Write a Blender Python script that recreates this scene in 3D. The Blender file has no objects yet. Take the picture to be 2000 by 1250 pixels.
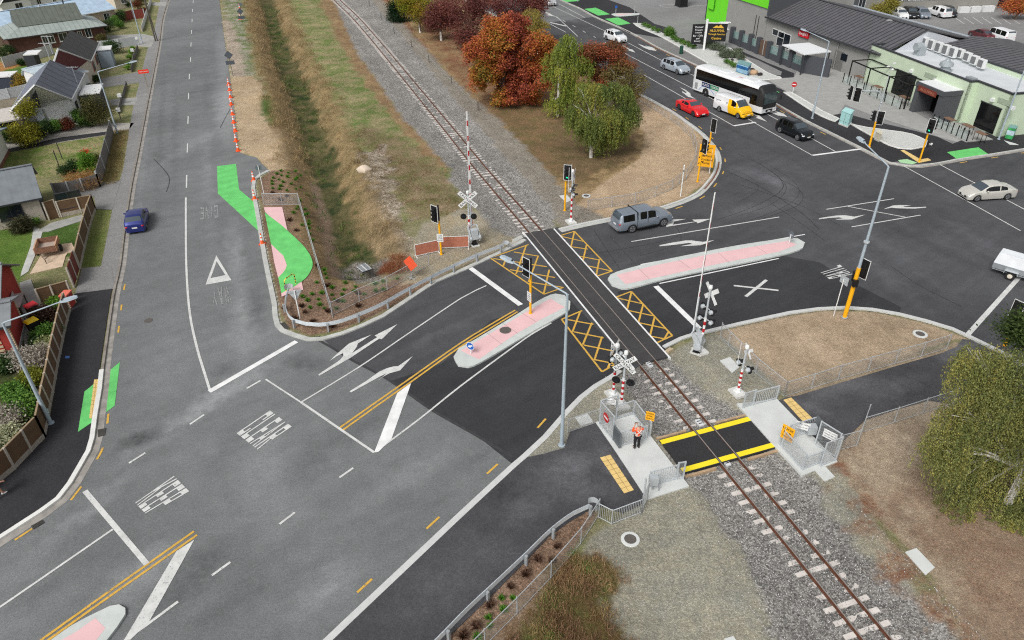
import bpy, bmesh, math, random
import numpy as np
from mathutils import Vector, Matrix, geometry
random.seed(7)
C = bpy.context.scene.collection
SC = bpy.context.scene
PI = math.pi
FPX, PITCH, ROLL, CAMH = 1420.0, math.radians(33.81), math.radians(-0.69), 28.5
fw = Vector((0, math.cos(PITCH), -math.sin(PITCH)))
up0 = Vector((0, math.sin(PITCH), math.cos(PITCH)))
rt0 = Vector((1, 0, 0))
RT = math.cos(ROLL)*rt0 + math.sin(ROLL)*up0
UP = -math.sin(ROLL)*rt0 + math.cos(ROLL)*up0
cam = bpy.data.cameras.new('camera'); camo = bpy.data.objects.new('camera', cam); C.objects.link(camo)
camo.matrix_world = Matrix(((RT.x, UP.x, -fw.x, 0), (RT.y, UP.y, -fw.y, 0), (RT.z, UP.z, -fw.z, CAMH), (0, 0, 0, 1)))
cam.sensor_width = 36; cam.lens = 36*FPX/2000; cam.clip_start = 0.5; cam.clip_end = 3000
SC.camera = camo
SUN_EL, SUN_AZ = 48, -148
w = bpy.data.worlds.new('World'); SC.world = w; w.use_nodes = True
wn = w.node_tree; bg = wn.nodes['Background']
sky = wn.nodes.new('ShaderNodeTexSky'); sky.sky_type = 'NISHITA'; sky.sun_disc = False
sky.sun_elevation = math.radians(SUN_EL); sky.sun_rotation = math.radians(SUN_AZ)
sky.air_density = 1.0; sky.dust_density = 4.0; sky.ozone_density = 1.0
hs = wn.nodes.new('ShaderNodeHueSaturation'); hs.inputs['Saturation'].default_value = 0.14
wn.links.new(sky.outputs[0], hs.inputs['Color']); wn.links.new(hs.outputs[0], bg.inputs[0]); bg.inputs[1].default_value = 0.095
sl = bpy.data.lights.new('sun', 'SUN'); sl.energy = 1.5; sl.angle = math.radians(24); sl.color = (1, .965, .92)
so = bpy.data.objects.new('sun', sl); C.objects.link(so)
_e, _a = math.radians(SUN_EL), math.radians(SUN_AZ)
sd = Vector((math.sin(_a)*math.cos(_e), math.cos(_a)*math.cos(_e), math.sin(_e)))
so.rotation_euler = (-sd).to_track_quat('-Z', 'Y').to_euler()
SC.view_settings.view_transform = 'Standard'; SC.view_settings.look = 'None'
SC.view_settings.exposure = 0.35; SC.view_settings.gamma = 1
SC.view_settings.use_curve_mapping = False
SC.cycles.use_denoising = False; SC.cycles.max_bounces = 5; SC.cycles.diffuse_bounces = 3; SC.cycles.transparent_max_bounces = 8; SC.cycles.caustics_reflective = SC.cycles.caustics_refractive = False
SC.cycles.filter_width = 1.15
def g(u, v, z=0.0):
 d = fw + RT*((u-1000)/FPX) - UP*((v-625)/FPX)
 t = (z-CAMH)/d.z
 return Vector((d.x*t, d.y*t, z))
def proj(p):
 q = Vector(p)-Vector((0, 0, CAMH)); k = q.dot(fw)
 return 1000+FPX*q.dot(RT)/k, 625-FPX*q.dot(UP)/k
def hgt(u, v, v2, z0=0.0):       # height of something standing at (u,v) whose top shows at row v2
 b = g(u, v, z0); lo, hi = z0, 26.0
 for _ in range(50):
  m = (lo+hi)/2
  if proj((b.x, b.y, m))[1] > v2: lo = m
  else: hi = m
 return lo-z0
def G(pts, z=0.0): return [g(u, v, z) for u, v in pts]
def ang(a, b, z=0.0):            # ground direction between two photo points
 d = g(*b, z)-g(*a, z); return math.atan2(d.y, d.x)
def S(r, gg, b):
 f = lambda c: (c/255/12.92) if c/255 <= .04045 else ((c/255+.055)/1.055)**2.4
 return (f(r), f(gg), f(b))
MATS = {}
def mat(name, col, rough=.6, metal=0.0, nz=.12, ns=3.0, bump=0.0, bs=20.0, alpha=1.0, emit=0, coat=0.0, world=False, spec=.5):
 if name in MATS: return MATS[name]
 m = bpy.data.materials.new(name); m.use_nodes = True; MATS[name] = m
 n = m.node_tree.nodes; l = m.node_tree.links; b = n['Principled BSDF']
 b.inputs['Roughness'].default_value = rough; b.inputs['Metallic'].default_value = metal
 b.inputs['Coat Weight'].default_value = coat; b.inputs['Specular IOR Level'].default_value = spec
 tc = n.new('ShaderNodeTexCoord')
 src = tc.outputs['Object']
 if world:
  ge = n.new('ShaderNodeNewGeometry'); src = ge.outputs['Position']
 if nz > 0:
  t = n.new('ShaderNodeTexNoise'); t.inputs['Scale'].default_value = ns; t.inputs['Detail'].default_value = 5
  l.new(src, t.inputs['Vector'])
  r = n.new('ShaderNodeMapRange'); r.inputs[1].default_value = .3; r.inputs[2].default_value = .7
  r.inputs[3].default_value = 1-nz; r.inputs[4].default_value = 1+nz
  l.new(t.outputs['Fac'], r.inputs[0])
  v = n.new('ShaderNodeVectorMath'); v.operation = 'SCALE'; v.inputs[0].default_value = col
  l.new(r.outputs[0], v.inputs['Scale']); l.new(v.outputs[0], b.inputs['Base Color'])
 else:
  b.inputs['Base Color'].default_value = (*col, 1)
 if bump > 0:
  t2 = n.new('ShaderNodeTexNoise'); t2.inputs['Scale'].default_value = bs; l.new(src, t2.inputs['Vector'])
  bp = n.new('ShaderNodeBump'); bp.inputs['Strength'].default_value = bump; bp.inputs['Distance'].default_value = .03
  l.new(t2.outputs['Fac'], bp.inputs['Height']); l.new(bp.outputs[0], b.inputs['Normal'])
 if emit: b.inputs['Emission Color'].default_value = (*col, 1); b.inputs['Emission Strength'].default_value = emit
 if alpha < 1: b.inputs['Alpha'].default_value = alpha
 return m
def stripes(name, c1, c2, scale, axis='X', rough=.6, duty=.5, world=False, nz=.1, metal=0.0):
 """bands of c2 in c1 along one object axis, period = 1/scale metres"""
 if name in MATS: return MATS[name]
 m = mat(name, c1, rough, metal, 0); n = m.node_tree.nodes; l = m.node_tree.links; b = n['Principled BSDF']
 tc = n.new('ShaderNodeTexCoord'); sx = n.new('ShaderNodeSeparateXYZ'); l.new(tc.outputs['Object'], sx.inputs[0])
 mu = n.new('ShaderNodeMath'); mu.operation = 'MULTIPLY'; mu.inputs[1].default_value = scale; l.new(sx.outputs[axis], mu.inputs[0])
 fr = n.new('ShaderNodeMath'); fr.operation = 'FRACT'; l.new(mu.outputs[0], fr.inputs[0])
 gt = n.new('ShaderNodeMath'); gt.operation = 'GREATER_THAN'; gt.inputs[1].default_value = duty; l.new(fr.outputs[0], gt.inputs[0])
 mx = n.new('ShaderNodeMix'); mx.data_type = 'RGBA'; mx.inputs[6].default_value = (*c1, 1); mx.inputs[7].default_value = (*c2, 1)
 l.new(gt.outputs[0], mx.inputs[0])
 t = n.new('ShaderNodeTexNoise'); t.inputs['Scale'].default_value = 1.3; t.inputs['Detail'].default_value = 6; l.new(tc.outputs['Object'], t.inputs['Vector'])
 r = n.new('ShaderNodeMapRange'); r.inputs[1].default_value = .3; r.inputs[2].default_value = .7; r.inputs[3].default_value = 1-nz; r.inputs[4].default_value = 1+nz
 l.new(t.outputs['Fac'], r.inputs[0])
 v = n.new('ShaderNodeVectorMath'); v.operation = 'SCALE'; l.new(mx.outputs[2], v.inputs[0]); l.new(r.outputs[0], v.inputs['Scale'])
 l.new(v.outputs[0], b.inputs['Base Color'])
 return m
def asphalt(name, col, spread=.22, stain=.5, streak=.12, crack=0.0, wear=()):
 if name in MATS: return MATS[name]
 m = bpy.data.materials.new(name); m.use_nodes = True; MATS[name] = m
 n = m.node_tree.nodes; l = m.node_tree.links; b = n['Principled BSDF']; b.inputs['Roughness'].default_value = .88
 b.inputs['Specular IOR Level'].default_value = .3
 ge = n.new('ShaderNodeNewGeometry'); pos = ge.outputs['Position']
 def noise(sc, det=5, rough=.6, vec=pos):
  t = n.new('ShaderNodeTexNoise'); t.inputs['Scale'].default_value = sc; t.inputs['Detail'].default_value = det; t.inputs['Roughness'].default_value = rough
  l.new(vec, t.inputs['Vector']); return t.outputs['Fac']
 def rng(x, a, bb, c, d):
  r = n.new('ShaderNodeMapRange'); r.inputs[1].default_value = a; r.inputs[2].default_value = bb; r.inputs[3].default_value = c; r.inputs[4].default_value = d
  l.new(x, r.inputs[0]); return r.outputs[0]
 def mul(a, bb):
  x = n.new('ShaderNodeMath'); x.operation = 'MULTIPLY'; l.new(a, x.inputs[0]); l.new(bb, x.inputs[1]); return x.outputs[0]
 big = rng(noise(.09, 5, .62), .34, .68, 1-spread, 1+spread*1.1)
 mid = rng(noise(.9, 9, .8), .3, .72, 1-spread*.9, 1+spread*.9)
 fine = rng(noise(9, 5, .85), .32, .68, .76, 1.24)
 grit = rng(noise(24, 4, .85), .33, .67, .6, 1.4)
 mp = n.new('ShaderNodeMapping'); mp.vector_type = 'TEXTURE'; mp.inputs['Rotation'].default_value = (0, 0, math.radians(36)); mp.inputs['Scale'].default_value = (14, 1.0, 1)
 l.new(pos, mp.inputs[0]); st = rng(noise(1.0, 4, .6, mp.outputs[0]), .35, .7, 1-streak, 1+streak)
 dk = rng(noise(.23, 7, .7), .60, .74, 1.0, 1-stain*.45)
 f = mul(mul(mul(big, mid), mul(fine, grit)), mul(st, dk))
 if crack:
  wv = n.new('ShaderNodeTexVoronoi'); wv.feature = 'DISTANCE_TO_EDGE'; wv.inputs['Scale'].default_value = .16
  nn = n.new('ShaderNodeTexNoise'); nn.inputs['Scale'].default_value = .8; nn.inputs['Detail'].default_value = 6; l.new(pos, nn.inputs['Vector'])
  vm = n.new('ShaderNodeVectorMath'); vm.operation = 'MULTIPLY_ADD'; l.new(nn.outputs['Color'], vm.inputs[0]); vm.inputs[1].default_value = (2.2, 2.2, 0); l.new(pos, vm.inputs[2])
  l.new(vm.outputs[0], wv.inputs['Vector']); cr = rng(wv.outputs['Distance'], .0, .006, 1-crack, 1)
  f = mul(f, cr)
 if wear:
  wn_ = n.new('ShaderNodeTexNoise'); wn_.inputs['Scale'].default_value = .8; wn_.inputs['Detail'].default_value = 7; wn_.inputs['Roughness'].default_value = .65; l.new(pos, wn_.inputs['Vector'])
  wv_ = n.new('ShaderNodeVectorMath'); wv_.operation = 'MULTIPLY_ADD'; l.new(wn_.outputs['Color'], wv_.inputs[0]); wv_.inputs[1].default_value = (2.4, 2.4, 0); l.new(pos, wv_.inputs[2])
  soft = rng(noise(2.2, 8, .75), .25, .7, .25, 1.25); acc = None
  for A_, B_, hw, ch in wear:
   pa, pb = g(*A_), g(*B_); c_ = (pa+pb)/2+Vector((1.2, 1.2, 0)); d_ = pb-pa; ln = max(hw, d_.length/2+hw)
   mp_ = n.new('ShaderNodeMapping'); mp_.vector_type = 'TEXTURE'; mp_.inputs['Location'].default_value = (c_.x, c_.y, 0); mp_.inputs['Rotation'].default_value = (0, 0, math.atan2(d_.y, d_.x)); mp_.inputs['Scale'].default_value = (ln, hw, 1)
   l.new(wv_.outputs[0], mp_.inputs[0]); le = n.new('ShaderNodeVectorMath'); le.operation = 'LENGTH'; l.new(mp_.outputs[0], le.inputs[0])
   q_ = mul(rng(le.outputs['Value'], .15, 1.1, ch*1.6 if ch > 0 else ch*1.35, 0), soft)
   if acc is None: acc = q_
   else: ad = n.new('ShaderNodeMath'); ad.operation = 'ADD'; l.new(acc, ad.inputs[0]); l.new(q_, ad.inputs[1]); acc = ad.outputs[0]
  ad = n.new('ShaderNodeMath'); ad.operation = 'ADD'; l.new(acc, ad.inputs[0]); ad.inputs[1].default_value = 1; f = mul(f, ad.outputs[0])
 v = n.new('ShaderNodeVectorMath'); v.operation = 'SCALE'; v.inputs[0].default_value = col; l.new(f, v.inputs['Scale'])
 l.new(v.outputs[0], b.inputs['Base Color'])
 bp = n.new('ShaderNodeBump'); bp.inputs['Strength'].default_value = .5; bp.inputs['Distance'].default_value = .01
 l.new(noise(60, 2), bp.inputs['Height']); l.new(bp.outputs[0], b.inputs['Normal'])
 return m
def paint(name, col, wear=.25, under=S(105, 107, 108), sc=9):
 if name in MATS: return MATS[name]
 m = mat(name, col, .6, 0, 0); n = m.node_tree.nodes; l = m.node_tree.links; b = n['Principled BSDF']
 ge = n.new('ShaderNodeNewGeometry')
 t = n.new('ShaderNodeTexNoise'); t.inputs['Scale'].default_value = sc; t.inputs['Detail'].default_value = 7; t.inputs['Roughness'].default_value = .7; l.new(ge.outputs['Position'], t.inputs['Vector'])
 r = n.new('ShaderNodeMapRange'); r.inputs[1].default_value = .72-wear*.6; r.inputs[2].default_value = .78-wear*.35; l.new(t.outputs['Fac'], r.inputs[0])
 t2 = n.new('ShaderNodeTexNoise'); t2.inputs['Scale'].default_value = 1.7; t2.inputs['Detail'].default_value = 5; l.new(ge.outputs['Position'], t2.inputs['Vector'])
 r2 = n.new('ShaderNodeMapRange'); r2.inputs[1].default_value = .3; r2.inputs[2].default_value = .7; r2.inputs[3].default_value = .84; r2.inputs[4].default_value = 1.08; l.new(t2.outputs['Fac'], r2.inputs[0])
 v = n.new('ShaderNodeVectorMath'); v.operation = 'SCALE'; v.inputs[0].default_value = col; l.new(r2.outputs[0], v.inputs['Scale'])
 mx = n.new('ShaderNodeMix'); mx.data_type = 'RGBA'; l.new(r.outputs[0], mx.inputs[0]); l.new(v.outputs[0], mx.inputs[6]); mx.inputs[7].default_value = (*under, 1)
 l.new(mx.outputs[2], b.inputs['Base Color'])
 return m
class MB:
 def __init__(s): s.v = []; s.f = []; s.M = None
 def add(s, vs, fs):
  k = len(s.v)
  s.v += [tuple(s.M @ Vector(p)) if s.M is not None else tuple(p) for p in vs]
  s.f += [tuple(i+k for i in f) for f in fs]; return s
 def box(s, c, d, rz=0.0, taper=1.0):
  x, y, z = d[0]/2, d[1]/2, d[2]/2; cs, sn = math.cos(rz), math.sin(rz); vs = []
  for dz, t in ((-z, 1), (z, taper)):
   for dx, dy in ((-x, -y), (x, -y), (x, y), (-x, y)):
    dx *= t; dy *= t
    vs.append((c[0]+dx*cs-dy*sn, c[1]+dx*sn+dy*cs, c[2]+dz))
  return s.add(vs, [(3, 2, 1, 0), (4, 5, 6, 7), (0, 1, 5, 4), (1, 2, 6, 5), (2, 3, 7, 6), (3, 0, 4, 7)])
 def cyl(s, a, b, r0, r1=None, n=10, cap=True):
  a, b = Vector(a), Vector(b); r1 = r0 if r1 is None else r1
  d = (b-a).normalized(); t = Vector((0, 0, 1)) if abs(d.z) < .95 else Vector((1, 0, 0))
  x = d.cross(t).normalized(); y = d.cross(x)
  vs = [tuple(a+(x*math.cos(2*PI*i/n)+y*math.sin(2*PI*i/n))*r0) for i in range(n)]
  vs += [tuple(b+(x*math.cos(2*PI*i/n)+y*math.sin(2*PI*i/n))*r1) for i in range(n)]
  fs = [(i, i+n, (i+1) % n+n, (i+1) % n) for i in range(n)]
  if cap: fs += [tuple(range(n)), tuple(range(2*n-1, n-1, -1))]
  return s.add(vs, fs)
 def tube(s, pts, r, n=8):
  pts = [Vector(p) for p in pts]; rs = r if isinstance(r, (list, tuple)) else [r]*len(pts)
  vs = []; fs = []; x = None
  for i, p in enumerate(pts):
   d = (pts[min(i+1, len(pts)-1)]-pts[max(i-1, 0)]).normalized()
   if x is None:
    t = Vector((0, 0, 1)) if abs(d.z) < .9 else Vector((1, 0, 0)); x = d.cross(t).normalized()
   else: x = (x-d*x.dot(d)).normalized()
   y = d.cross(x)
   vs += [tuple(p+(x*math.cos(2*PI*k/n)+y*math.sin(2*PI*k/n))*rs[i]) for k in range(n)]
  for i in range(len(pts)-1):
   for k in range(n): fs.append((i*n+k, i*n+n+k, i*n+n+(k+1) % n, i*n+(k+1) % n))
  fs += [tuple(range(n)), tuple(range(len(vs)-1, len(vs)-n-1, -1))]
  return s.add(vs, fs)
 def lathe(s, c, prof, n=16, axis='Z'):
  vs = []; fs = []
  for r, h in prof:
   for k in range(n):
    a = 2*PI*k/n; p = (r*math.cos(a), r*math.sin(a), h)
    if axis == 'Y': p = (p[0], p[2], p[1])
    if axis == 'X': p = (p[2], p[0], p[1])
    vs.append((c[0]+p[0], c[1]+p[1], c[2]+p[2]))
  for i in range(len(prof)-1):
   for k in range(n): fs.append((i*n+k, i*n+(k+1) % n, i*n+n+(k+1) % n, i*n+n+k))
  fs += [tuple(range(n-1, -1, -1)), tuple(range(len(vs)-n, len(vs)))]
  return s.add(vs, fs)
 def poly(s, pts, z0=None, z1=None):
  """flat polygon (pts carry z) or, with z0 and z1, a closed prism"""
  P = [Vector(p) for p in pts]
  tri = geometry.tessellate_polygon([[Vector((p.x, p.y, 0)) for p in P]])
  area = sum(P[i].x*P[(i+1) % len(P)].y-P[(i+1) % len(P)].x*P[i].y for i in range(len(P)))
  def up(t, q):
   a, b, c = (q[i] for i in t); cr = (b.x-a.x)*(c.y-a.y)-(b.y-a.y)*(c.x-a.x); return t if cr > 0 else t[::-1]
  tri = [up(t, P) for t in tri]
  if z0 is None: return s.add([tuple(p) for p in P], [tuple(t) for t in tri])
  n = len(P); vs = [(p.x, p.y, z1) for p in P]+[(p.x, p.y, z0) for p in P]
  fs = [tuple(t) for t in tri]
  for i in range(n):
   j = (i+1) % n; fs.append((i+n, j+n, j, i) if area > 0 else (j+n, i+n, i, j))
  fs += [tuple(i+n for i in t[::-1]) for t in tri]
  return s.add(vs, fs)
 def ribbon(s, pts, o0, o1, z0, z1=None):
  """strip beside a path, from sideways offset o0 to o1 (left is +); z1 gives a raised strip"""
  P = [Vector((p[0], p[1], 0)) for p in pts]; n = len(P); A = []; B = []
  for i, p in enumerate(P):
   d = (P[min(i+1, n-1)]-P[max(i-1, 0)]).normalized(); nn = Vector((-d.y, d.x, 0))
   A.append(p+nn*o0); B.append(p+nn*o1)
  if o0 > o1: A, B = B, A
  if z1 is None:
   vs = [(p.x, p.y, z0) for p in A]+[(p.x, p.y, z0) for p in B]
   return s.add(vs, [(i, i+1, n+i+1, n+i) for i in range(n-1)])
  vs = []
  for q, z in ((A, z0), (A, z1), (B, z1), (B, z0)): vs += [(p.x, p.y, z) for p in q]
  fs = []
  for k in range(3): fs += [(k*n+i, k*n+i+1, (k+1)*n+i+1, (k+1)*n+i) for i in range(n-1)]
  fs += [(0, n, 2*n, 3*n), (n-1, 4*n-1, 3*n-1, 2*n-1)]
  return s.add(vs, fs)
 def ell(s, c, r, n=12, m=8):
  vs = []; fs = []
  for i in range(m+1):
   t = PI*i/m
   for k in range(n):
    a = 2*PI*k/n; vs.append((c[0]+r[0]*math.sin(t)*math.cos(a), c[1]+r[1]*math.sin(t)*math.sin(a), c[2]+r[2]*math.cos(t)))
  for i in range(m):
   for k in range(n): fs.append((i*n+k, i*n+n+k, i*n+n+(k+1) % n, i*n+(k+1) % n))
  return s.add(vs, fs)
 def build(s, name, m, parent=None, smooth=False, loc=None):
  me = bpy.data.meshes.new(name); me.from_pydata(s.v, [], s.f); me.materials.append(m)
  if smooth:
   me.polygons.foreach_set('use_smooth', [True]*len(me.polygons))
   me.set_sharp_from_angle(angle=math.radians(38))
  me.update()
  o = bpy.data.objects.new(name, me); C.objects.link(o)
  if parent is not None: o.parent = parent
  if loc is not None: o.location = loc
  return o
def tag(o, label=None, cat=None, group=None, kind=None):
 if label: o['label'] = label
 if cat: o['category'] = cat
 if group: o['group'] = group
 if kind: o['kind'] = kind
 return o
def thing(name, label, cat, loc=(0, 0, 0), rz=0.0, group=None):
 o = bpy.data.objects.new(name, None); C.objects.link(o); o.location = loc; o.rotation_euler = (0, 0, rz)
 o.empty_display_size = .3
 return tag(o, label, cat, group)
def dup(root, loc, rz, label=None, group=None, scale=None):
 def cp(o, par):
  c = o.copy(); C.objects.link(c)
  if par is not None: c.parent = par
  for ch in o.children: cp(ch, c)
  return c
 r = cp(root, None); r.location = loc; r.rotation_euler = (0, 0, rz)
 if label: r['label'] = label
 if group: r['group'] = group
 if scale: r.scale = (scale,)*3
 return r
def smoothline(pts, step=1.2):
 P = [Vector((p[0], p[1], 0)) for p in pts]; out = []
 for i in range(len(P)-1):
  p0, p1, p2, p3 = P[max(i-1, 0)], P[i], P[i+1], P[min(i+2, len(P)-1)]
  n = max(1, int((p2-p1).length/step))
  for k in range(n):
   t = k/n
   out.append(.5*((2*p1)+(p2-p0)*t+(2*p0-5*p1+4*p2-p3)*t*t+(3*p1-p0-3*p2+p3)*t**3))
 out.append(P[-1]); return out
def offset(line, o):
 n = len(line); r = []
 for i, p in enumerate(line):
  d = (line[min(i+1, n-1)]-line[max(i-1, 0)]).normalized(); r.append(p+Vector((-d.y, d.x, 0))*o)
 return r
_T = {}
def letters(txt, bold=.012):
 if (txt, bold) in _T: return _T[(txt, bold)]
 cu = bpy.data.curves.new('lettering', 'FONT'); cu.body = txt; cu.resolution_u = 2
 cu.offset = bold
 o = bpy.data.objects.new('lettering', cu); C.objects.link(o)
 dg = bpy.context.evaluated_depsgraph_get(); me = bpy.data.meshes.new_from_object(o.evaluated_get(dg))
 vs = [v.co.copy() for v in me.vertices]; fs = [tuple(p.vertices) for p in me.polygons]
 bpy.data.objects.remove(o); bpy.data.curves.remove(cu); bpy.data.meshes.remove(me)
 x0 = min(v.x for v in vs); x1 = max(v.x for v in vs); y0 = min(v.y for v in vs); y1 = max(v.y for v in vs)
 _T[(txt, bold)] = ([((v.x-x0)/(x1-x0), (v.y-y0)/(y1-y0)) for v in vs], fs, (x1-x0)/(y1-y0)); return _T[(txt, bold)]
def text_on(mb, txt, org, ux, uy, wdt=None, h=None):
 """lettering lying on a plane: org = lower left corner, ux / uy unit vectors"""
 vs, fs, asp = letters(txt); org, ux, uy = Vector(org), Vector(ux), Vector(uy)
 if h is None: h = wdt/asp
 if wdt is None: wdt = h*asp
 mb.add([tuple(org+ux*(x*wdt)+uy*(y*h)) for x, y in vs], fs); return wdt
_B = {'E': [(0,0,.24,1), (.24,.84,1,1), (.24,.42,.85,.58), (.24,0,1,.16)], 'P': [(0,0,.24,1), (.24,.84,1,1), (.76,.58,1,.84), (.24,.42,1,.58)], 'K': [(0,0,.24,1), ((.24,.38),(.24,.58),(.78,1),(1,1)), ((.42,.56),(.62,.62),(1,0),(.76,0))],
      'C': [(0,0,.24,1), (.24,.84,1,1), (.24,0,1,.16), (.76,.68,1,.84), (.76,.16,1,.32)], 'L': [(0,0,.24,1), (.24,0,1,.16)], 'A': [((0,0),(.22,0),(.6,1),(.4,1)), ((1,0),(.78,0),(.45,.92),(.58,1)), (.3,.24,.72,.38)],
      'I': [(.38,0,.62,1)], 'G': [(0,0,.24,1), (.24,.84,1,1), (.24,0,1,.16), (.76,.68,1,.84), (.76,.16,1,.5), (.5,.38,.76,.5)], 'V': [((0,1),(.2,1),(.6,0),(.4,0)), ((1,1),(.8,1),(.45,.08),(.58,0))],
      'W': [((0,1),(.14,1),(.32,0),(.2,0)), ((.5,1),(.4,.9),(.2,0),(.32,0)), ((.42,1),(.56,1),(.82,0),(.7,0)), ((1,1),(.86,1),(.7,.1),(.8,0))], 'Y': [((0,1),(.22,1),(.6,.45),(.4,.45)), ((1,1),(.78,1),(.48,.55),(.6,.45)), (.4,0,.6,.46)]}
_B['R'] = _B['P']+[((.4,.42),(.62,.42),(1,0),(.76,0))]
def text_quad(mb, txt, tl, tr, br, bl):
 """stencil block letters stretched over four ground corners"""
 tl, tr, br, bl = map(Vector, (tl, tr, br, bl)); n = len(txt); q = 0
 for i, ch in enumerate(txt):
  for st in _B[ch]:
   if len(st) == 4 and not isinstance(st[0], tuple): x0, y0, x1, y1 = st; st = ((x0, y0), (x1, y0), (x1, y1), (x0, y1))
   out = []; q += 1
   for x, y in st:
    X_ = (i+.08+x*.8)/n; a = bl.lerp(br, X_); b = tl.lerp(tr, X_); p = a.lerp(b, y); out.append((p.x, p.y, p.z+q*.0004))
   mb.add(out, [(0, 1, 2, 3)])
# ================================================================== GROUND, ROADS
K1 = [(352,-80),(341,-40),(329,0),(318,38),(312,82),(302,136),(285,225),(271,300),(258.6,361),(246,443),(237,518),(228,558),(222,590),(217.6,621),(210,675),(203.5,723),(200,759),(191,813),(185.6,856),(178,882),(161,912),(142,945),(118,976),(83,1002),(0,1056),(-120,1135),(-260,1230)]
K2 = [(1207,722),(1199,728),(1187,736),(1158,753),(1130,775),(1100,806),(1060,852),(1020,889),(1000,906),(898,1000),(800,1092),(632,1250),(520,1360),(430,1450)]
K3 = [(1300,681),(1308,677),(1333,664.5),(1353.6,657.8),(1400,647),(1450,635),(1500,624),(1546,614),(1602,606.5),(1653.6,604),(1705,607.7),(1756,616.6),(1807,629.5),(1858,645),(1897,663),(1960,694),(2060,760),(2180,840)]
K4 = [(1093,450),(1110,446),(1144.5,438),(1193,428.5),(1250,417),(1293,407),(1329,395),(1362.5,379),(1382,359),(1396,339),(1402,316),(1398,297),(1390,284),(1371,263),(1355.6,250),(1340,239),(1310,218),(1280,201),(1250,185),(1200,157),(1065,84),(950,22),(870,-20),(790,-62)]
K5 = [(930,-85),(1020,-40),(1066,-15),(1098,2),(1132,17),(1161,33),(1209,54),(1240,69),(1285,94),(1330,115),(1374,135),(1450,171),(1500,196),(1569,234.5),(1636,268),(1679,289.5),(1710,306),(1735.5,319),(1769,325),(1794,326),(1830,321),(1884,311),(1935,303.6),(2000,293),(2150,268)]
K6 = [(1022,468),(1014,473),(995,482),(943,507),(902,526),(850,548),(830,560),(784,590.7),(745.6,616),(707,634),(669,649),(630,660),(605,661),(576,652),(556,644),(547,634),(543,618),(541,593),(535.7,569),(523,510),(515,464),(507.5,420),(502,389.6),(498.6,368),(500,354),(510,343.5),(528,334.6)]
K7 = [(528,334.6),(512,320),(500,307),(469,298),(464,270),(458,220),(450,160),(443,110),(436,60),(431,20),(426,-20),(420,-80)]
L1, L2, L3, L4, L5, L6, L7 = [smoothline(G(k)) for k in (K1, K2, K3, K4, K5, K6, K7)]
ROAD = L1+G([(-300,1500)])+L2[::-1]+G([(1240,719),(1291,692)])+L3+G([(2400,700),(2400,240)])+L5[::-1]+L4[::-1]+G([(1091,443),(1022,464)])+L6+L7[1:]
rng = np.random.RandomState(3)
def vnoise(X, Y, sc, seed=0):
 x = X*sc+seed*17.3; y = Y*sc-seed*9.1; xi = np.floor(x).astype(np.int64); yi = np.floor(y).astype(np.int64); fx = x-xi; fy = y-yi
 h = lambda a, b: (np.sin((a*127.1+b*311.7)+seed)*43758.5453) % 1.0
 fx = fx*fx*(3-2*fx); fy = fy*fy*(3-2*fy)
 return (h(xi, yi)*(1-fx)+h(xi+1, yi)*fx)*(1-fy)+(h(xi, yi+1)*(1-fx)+h(xi+1, yi+1)*fx)*fy
def fbm(X, Y, sc, seed=0): return (vnoise(X, Y, sc, seed)+.5*vnoise(X, Y, sc*2.1, seed+1)+.25*vnoise(X, Y, sc*4.3, seed+2))/1.75
def inpoly(X, Y, P):
 r = np.zeros(X.shape, bool); n = len(P)
 for i in range(n):
  x0, y0, x1, y1 = P[i][0], P[i][1], P[(i+1) % n][0], P[(i+1) % n][1]
  if y0 == y1: continue
  c = ((y0 > Y) != (y1 > Y)) & (X < (x1-x0)*(Y-y0)/(y1-y0)+x0); r ^= c
 return r
def dline(X, Y, P, closed=True):
 d = np.full(X.shape, 1e9); n = len(P)
 for i in range(n if closed else n-1):
  x0, y0, x1, y1 = P[i][0], P[i][1], P[(i+1) % n][0], P[(i+1) % n][1]
  L = (x1-x0)**2+(y1-y0)**2+1e-9; t = np.clip(((X-x0)*(x1-x0)+(Y-y0)*(y1-y0))/L, 0, 1)
  d = np.minimum(d, (X-x0-t*(x1-x0))**2+(Y-y0-t*(y1-y0))**2)
 return np.sqrt(d)
def sdf(X, Y, P):
 xs = [p[0] for p in P]; ys = [p[1] for p in P]
 out = np.full(X.shape, -9.0); m = (X > min(xs)-6) & (X < max(xs)+6) & (Y > min(ys)-6) & (Y < max(ys)+6)
 if m.any():
  x, y = X[m], Y[m]; d = dline(x, y, P); out[m] = np.where(inpoly(x, y, P), d, -d)
 return out
xs = np.concatenate([[-900, -500, -300, -220, -170], np.arange(-140, -50, .8), np.arange(-50, -36, .4), np.arange(-36, 46, .2), np.arange(46, 130, .7), [150, 180, 230, 320, 500, 900]])
ys = np.concatenate([[-60, 0, 10, 14], np.arange(16, 85, .2), np.arange(85, 120, .4), np.arange(120, 190, .8), [210, 240, 300, 400, 600, 1000]])
GX, GY = np.meshgrid(xs, ys); X = GX.ravel(); Y = GY.ravel(); N = len(X)
c1 = np.zeros((N, 3)); c2 = np.zeros((N, 3)); kk = np.zeros((N, 3))
def setc(m, a, b, k):
 m = m[:, None]; global c1, c2, kk
 c1 = c1*(1-m)+np.array(a)*m; c2 = c2*(1-m)+np.array(b)*m; kk = kk*(1-m)+np.array(k)*m
W1 = (fbm(X, Y, .9, 5)-.5); W2 = (fbm(X, Y, .25, 8)-.5); W3 = fbm(X, Y, 3.1, 11)-.5
def region(px, a, b, k, soft=.4, wob=.5, z=0):
 P = G(px); s = sdf(X, Y, P)+(W1*1.6+W3*.7)*wob; m = np.clip(.5+s/soft, 0, 1); setc(m, a, b, k); return m
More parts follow.
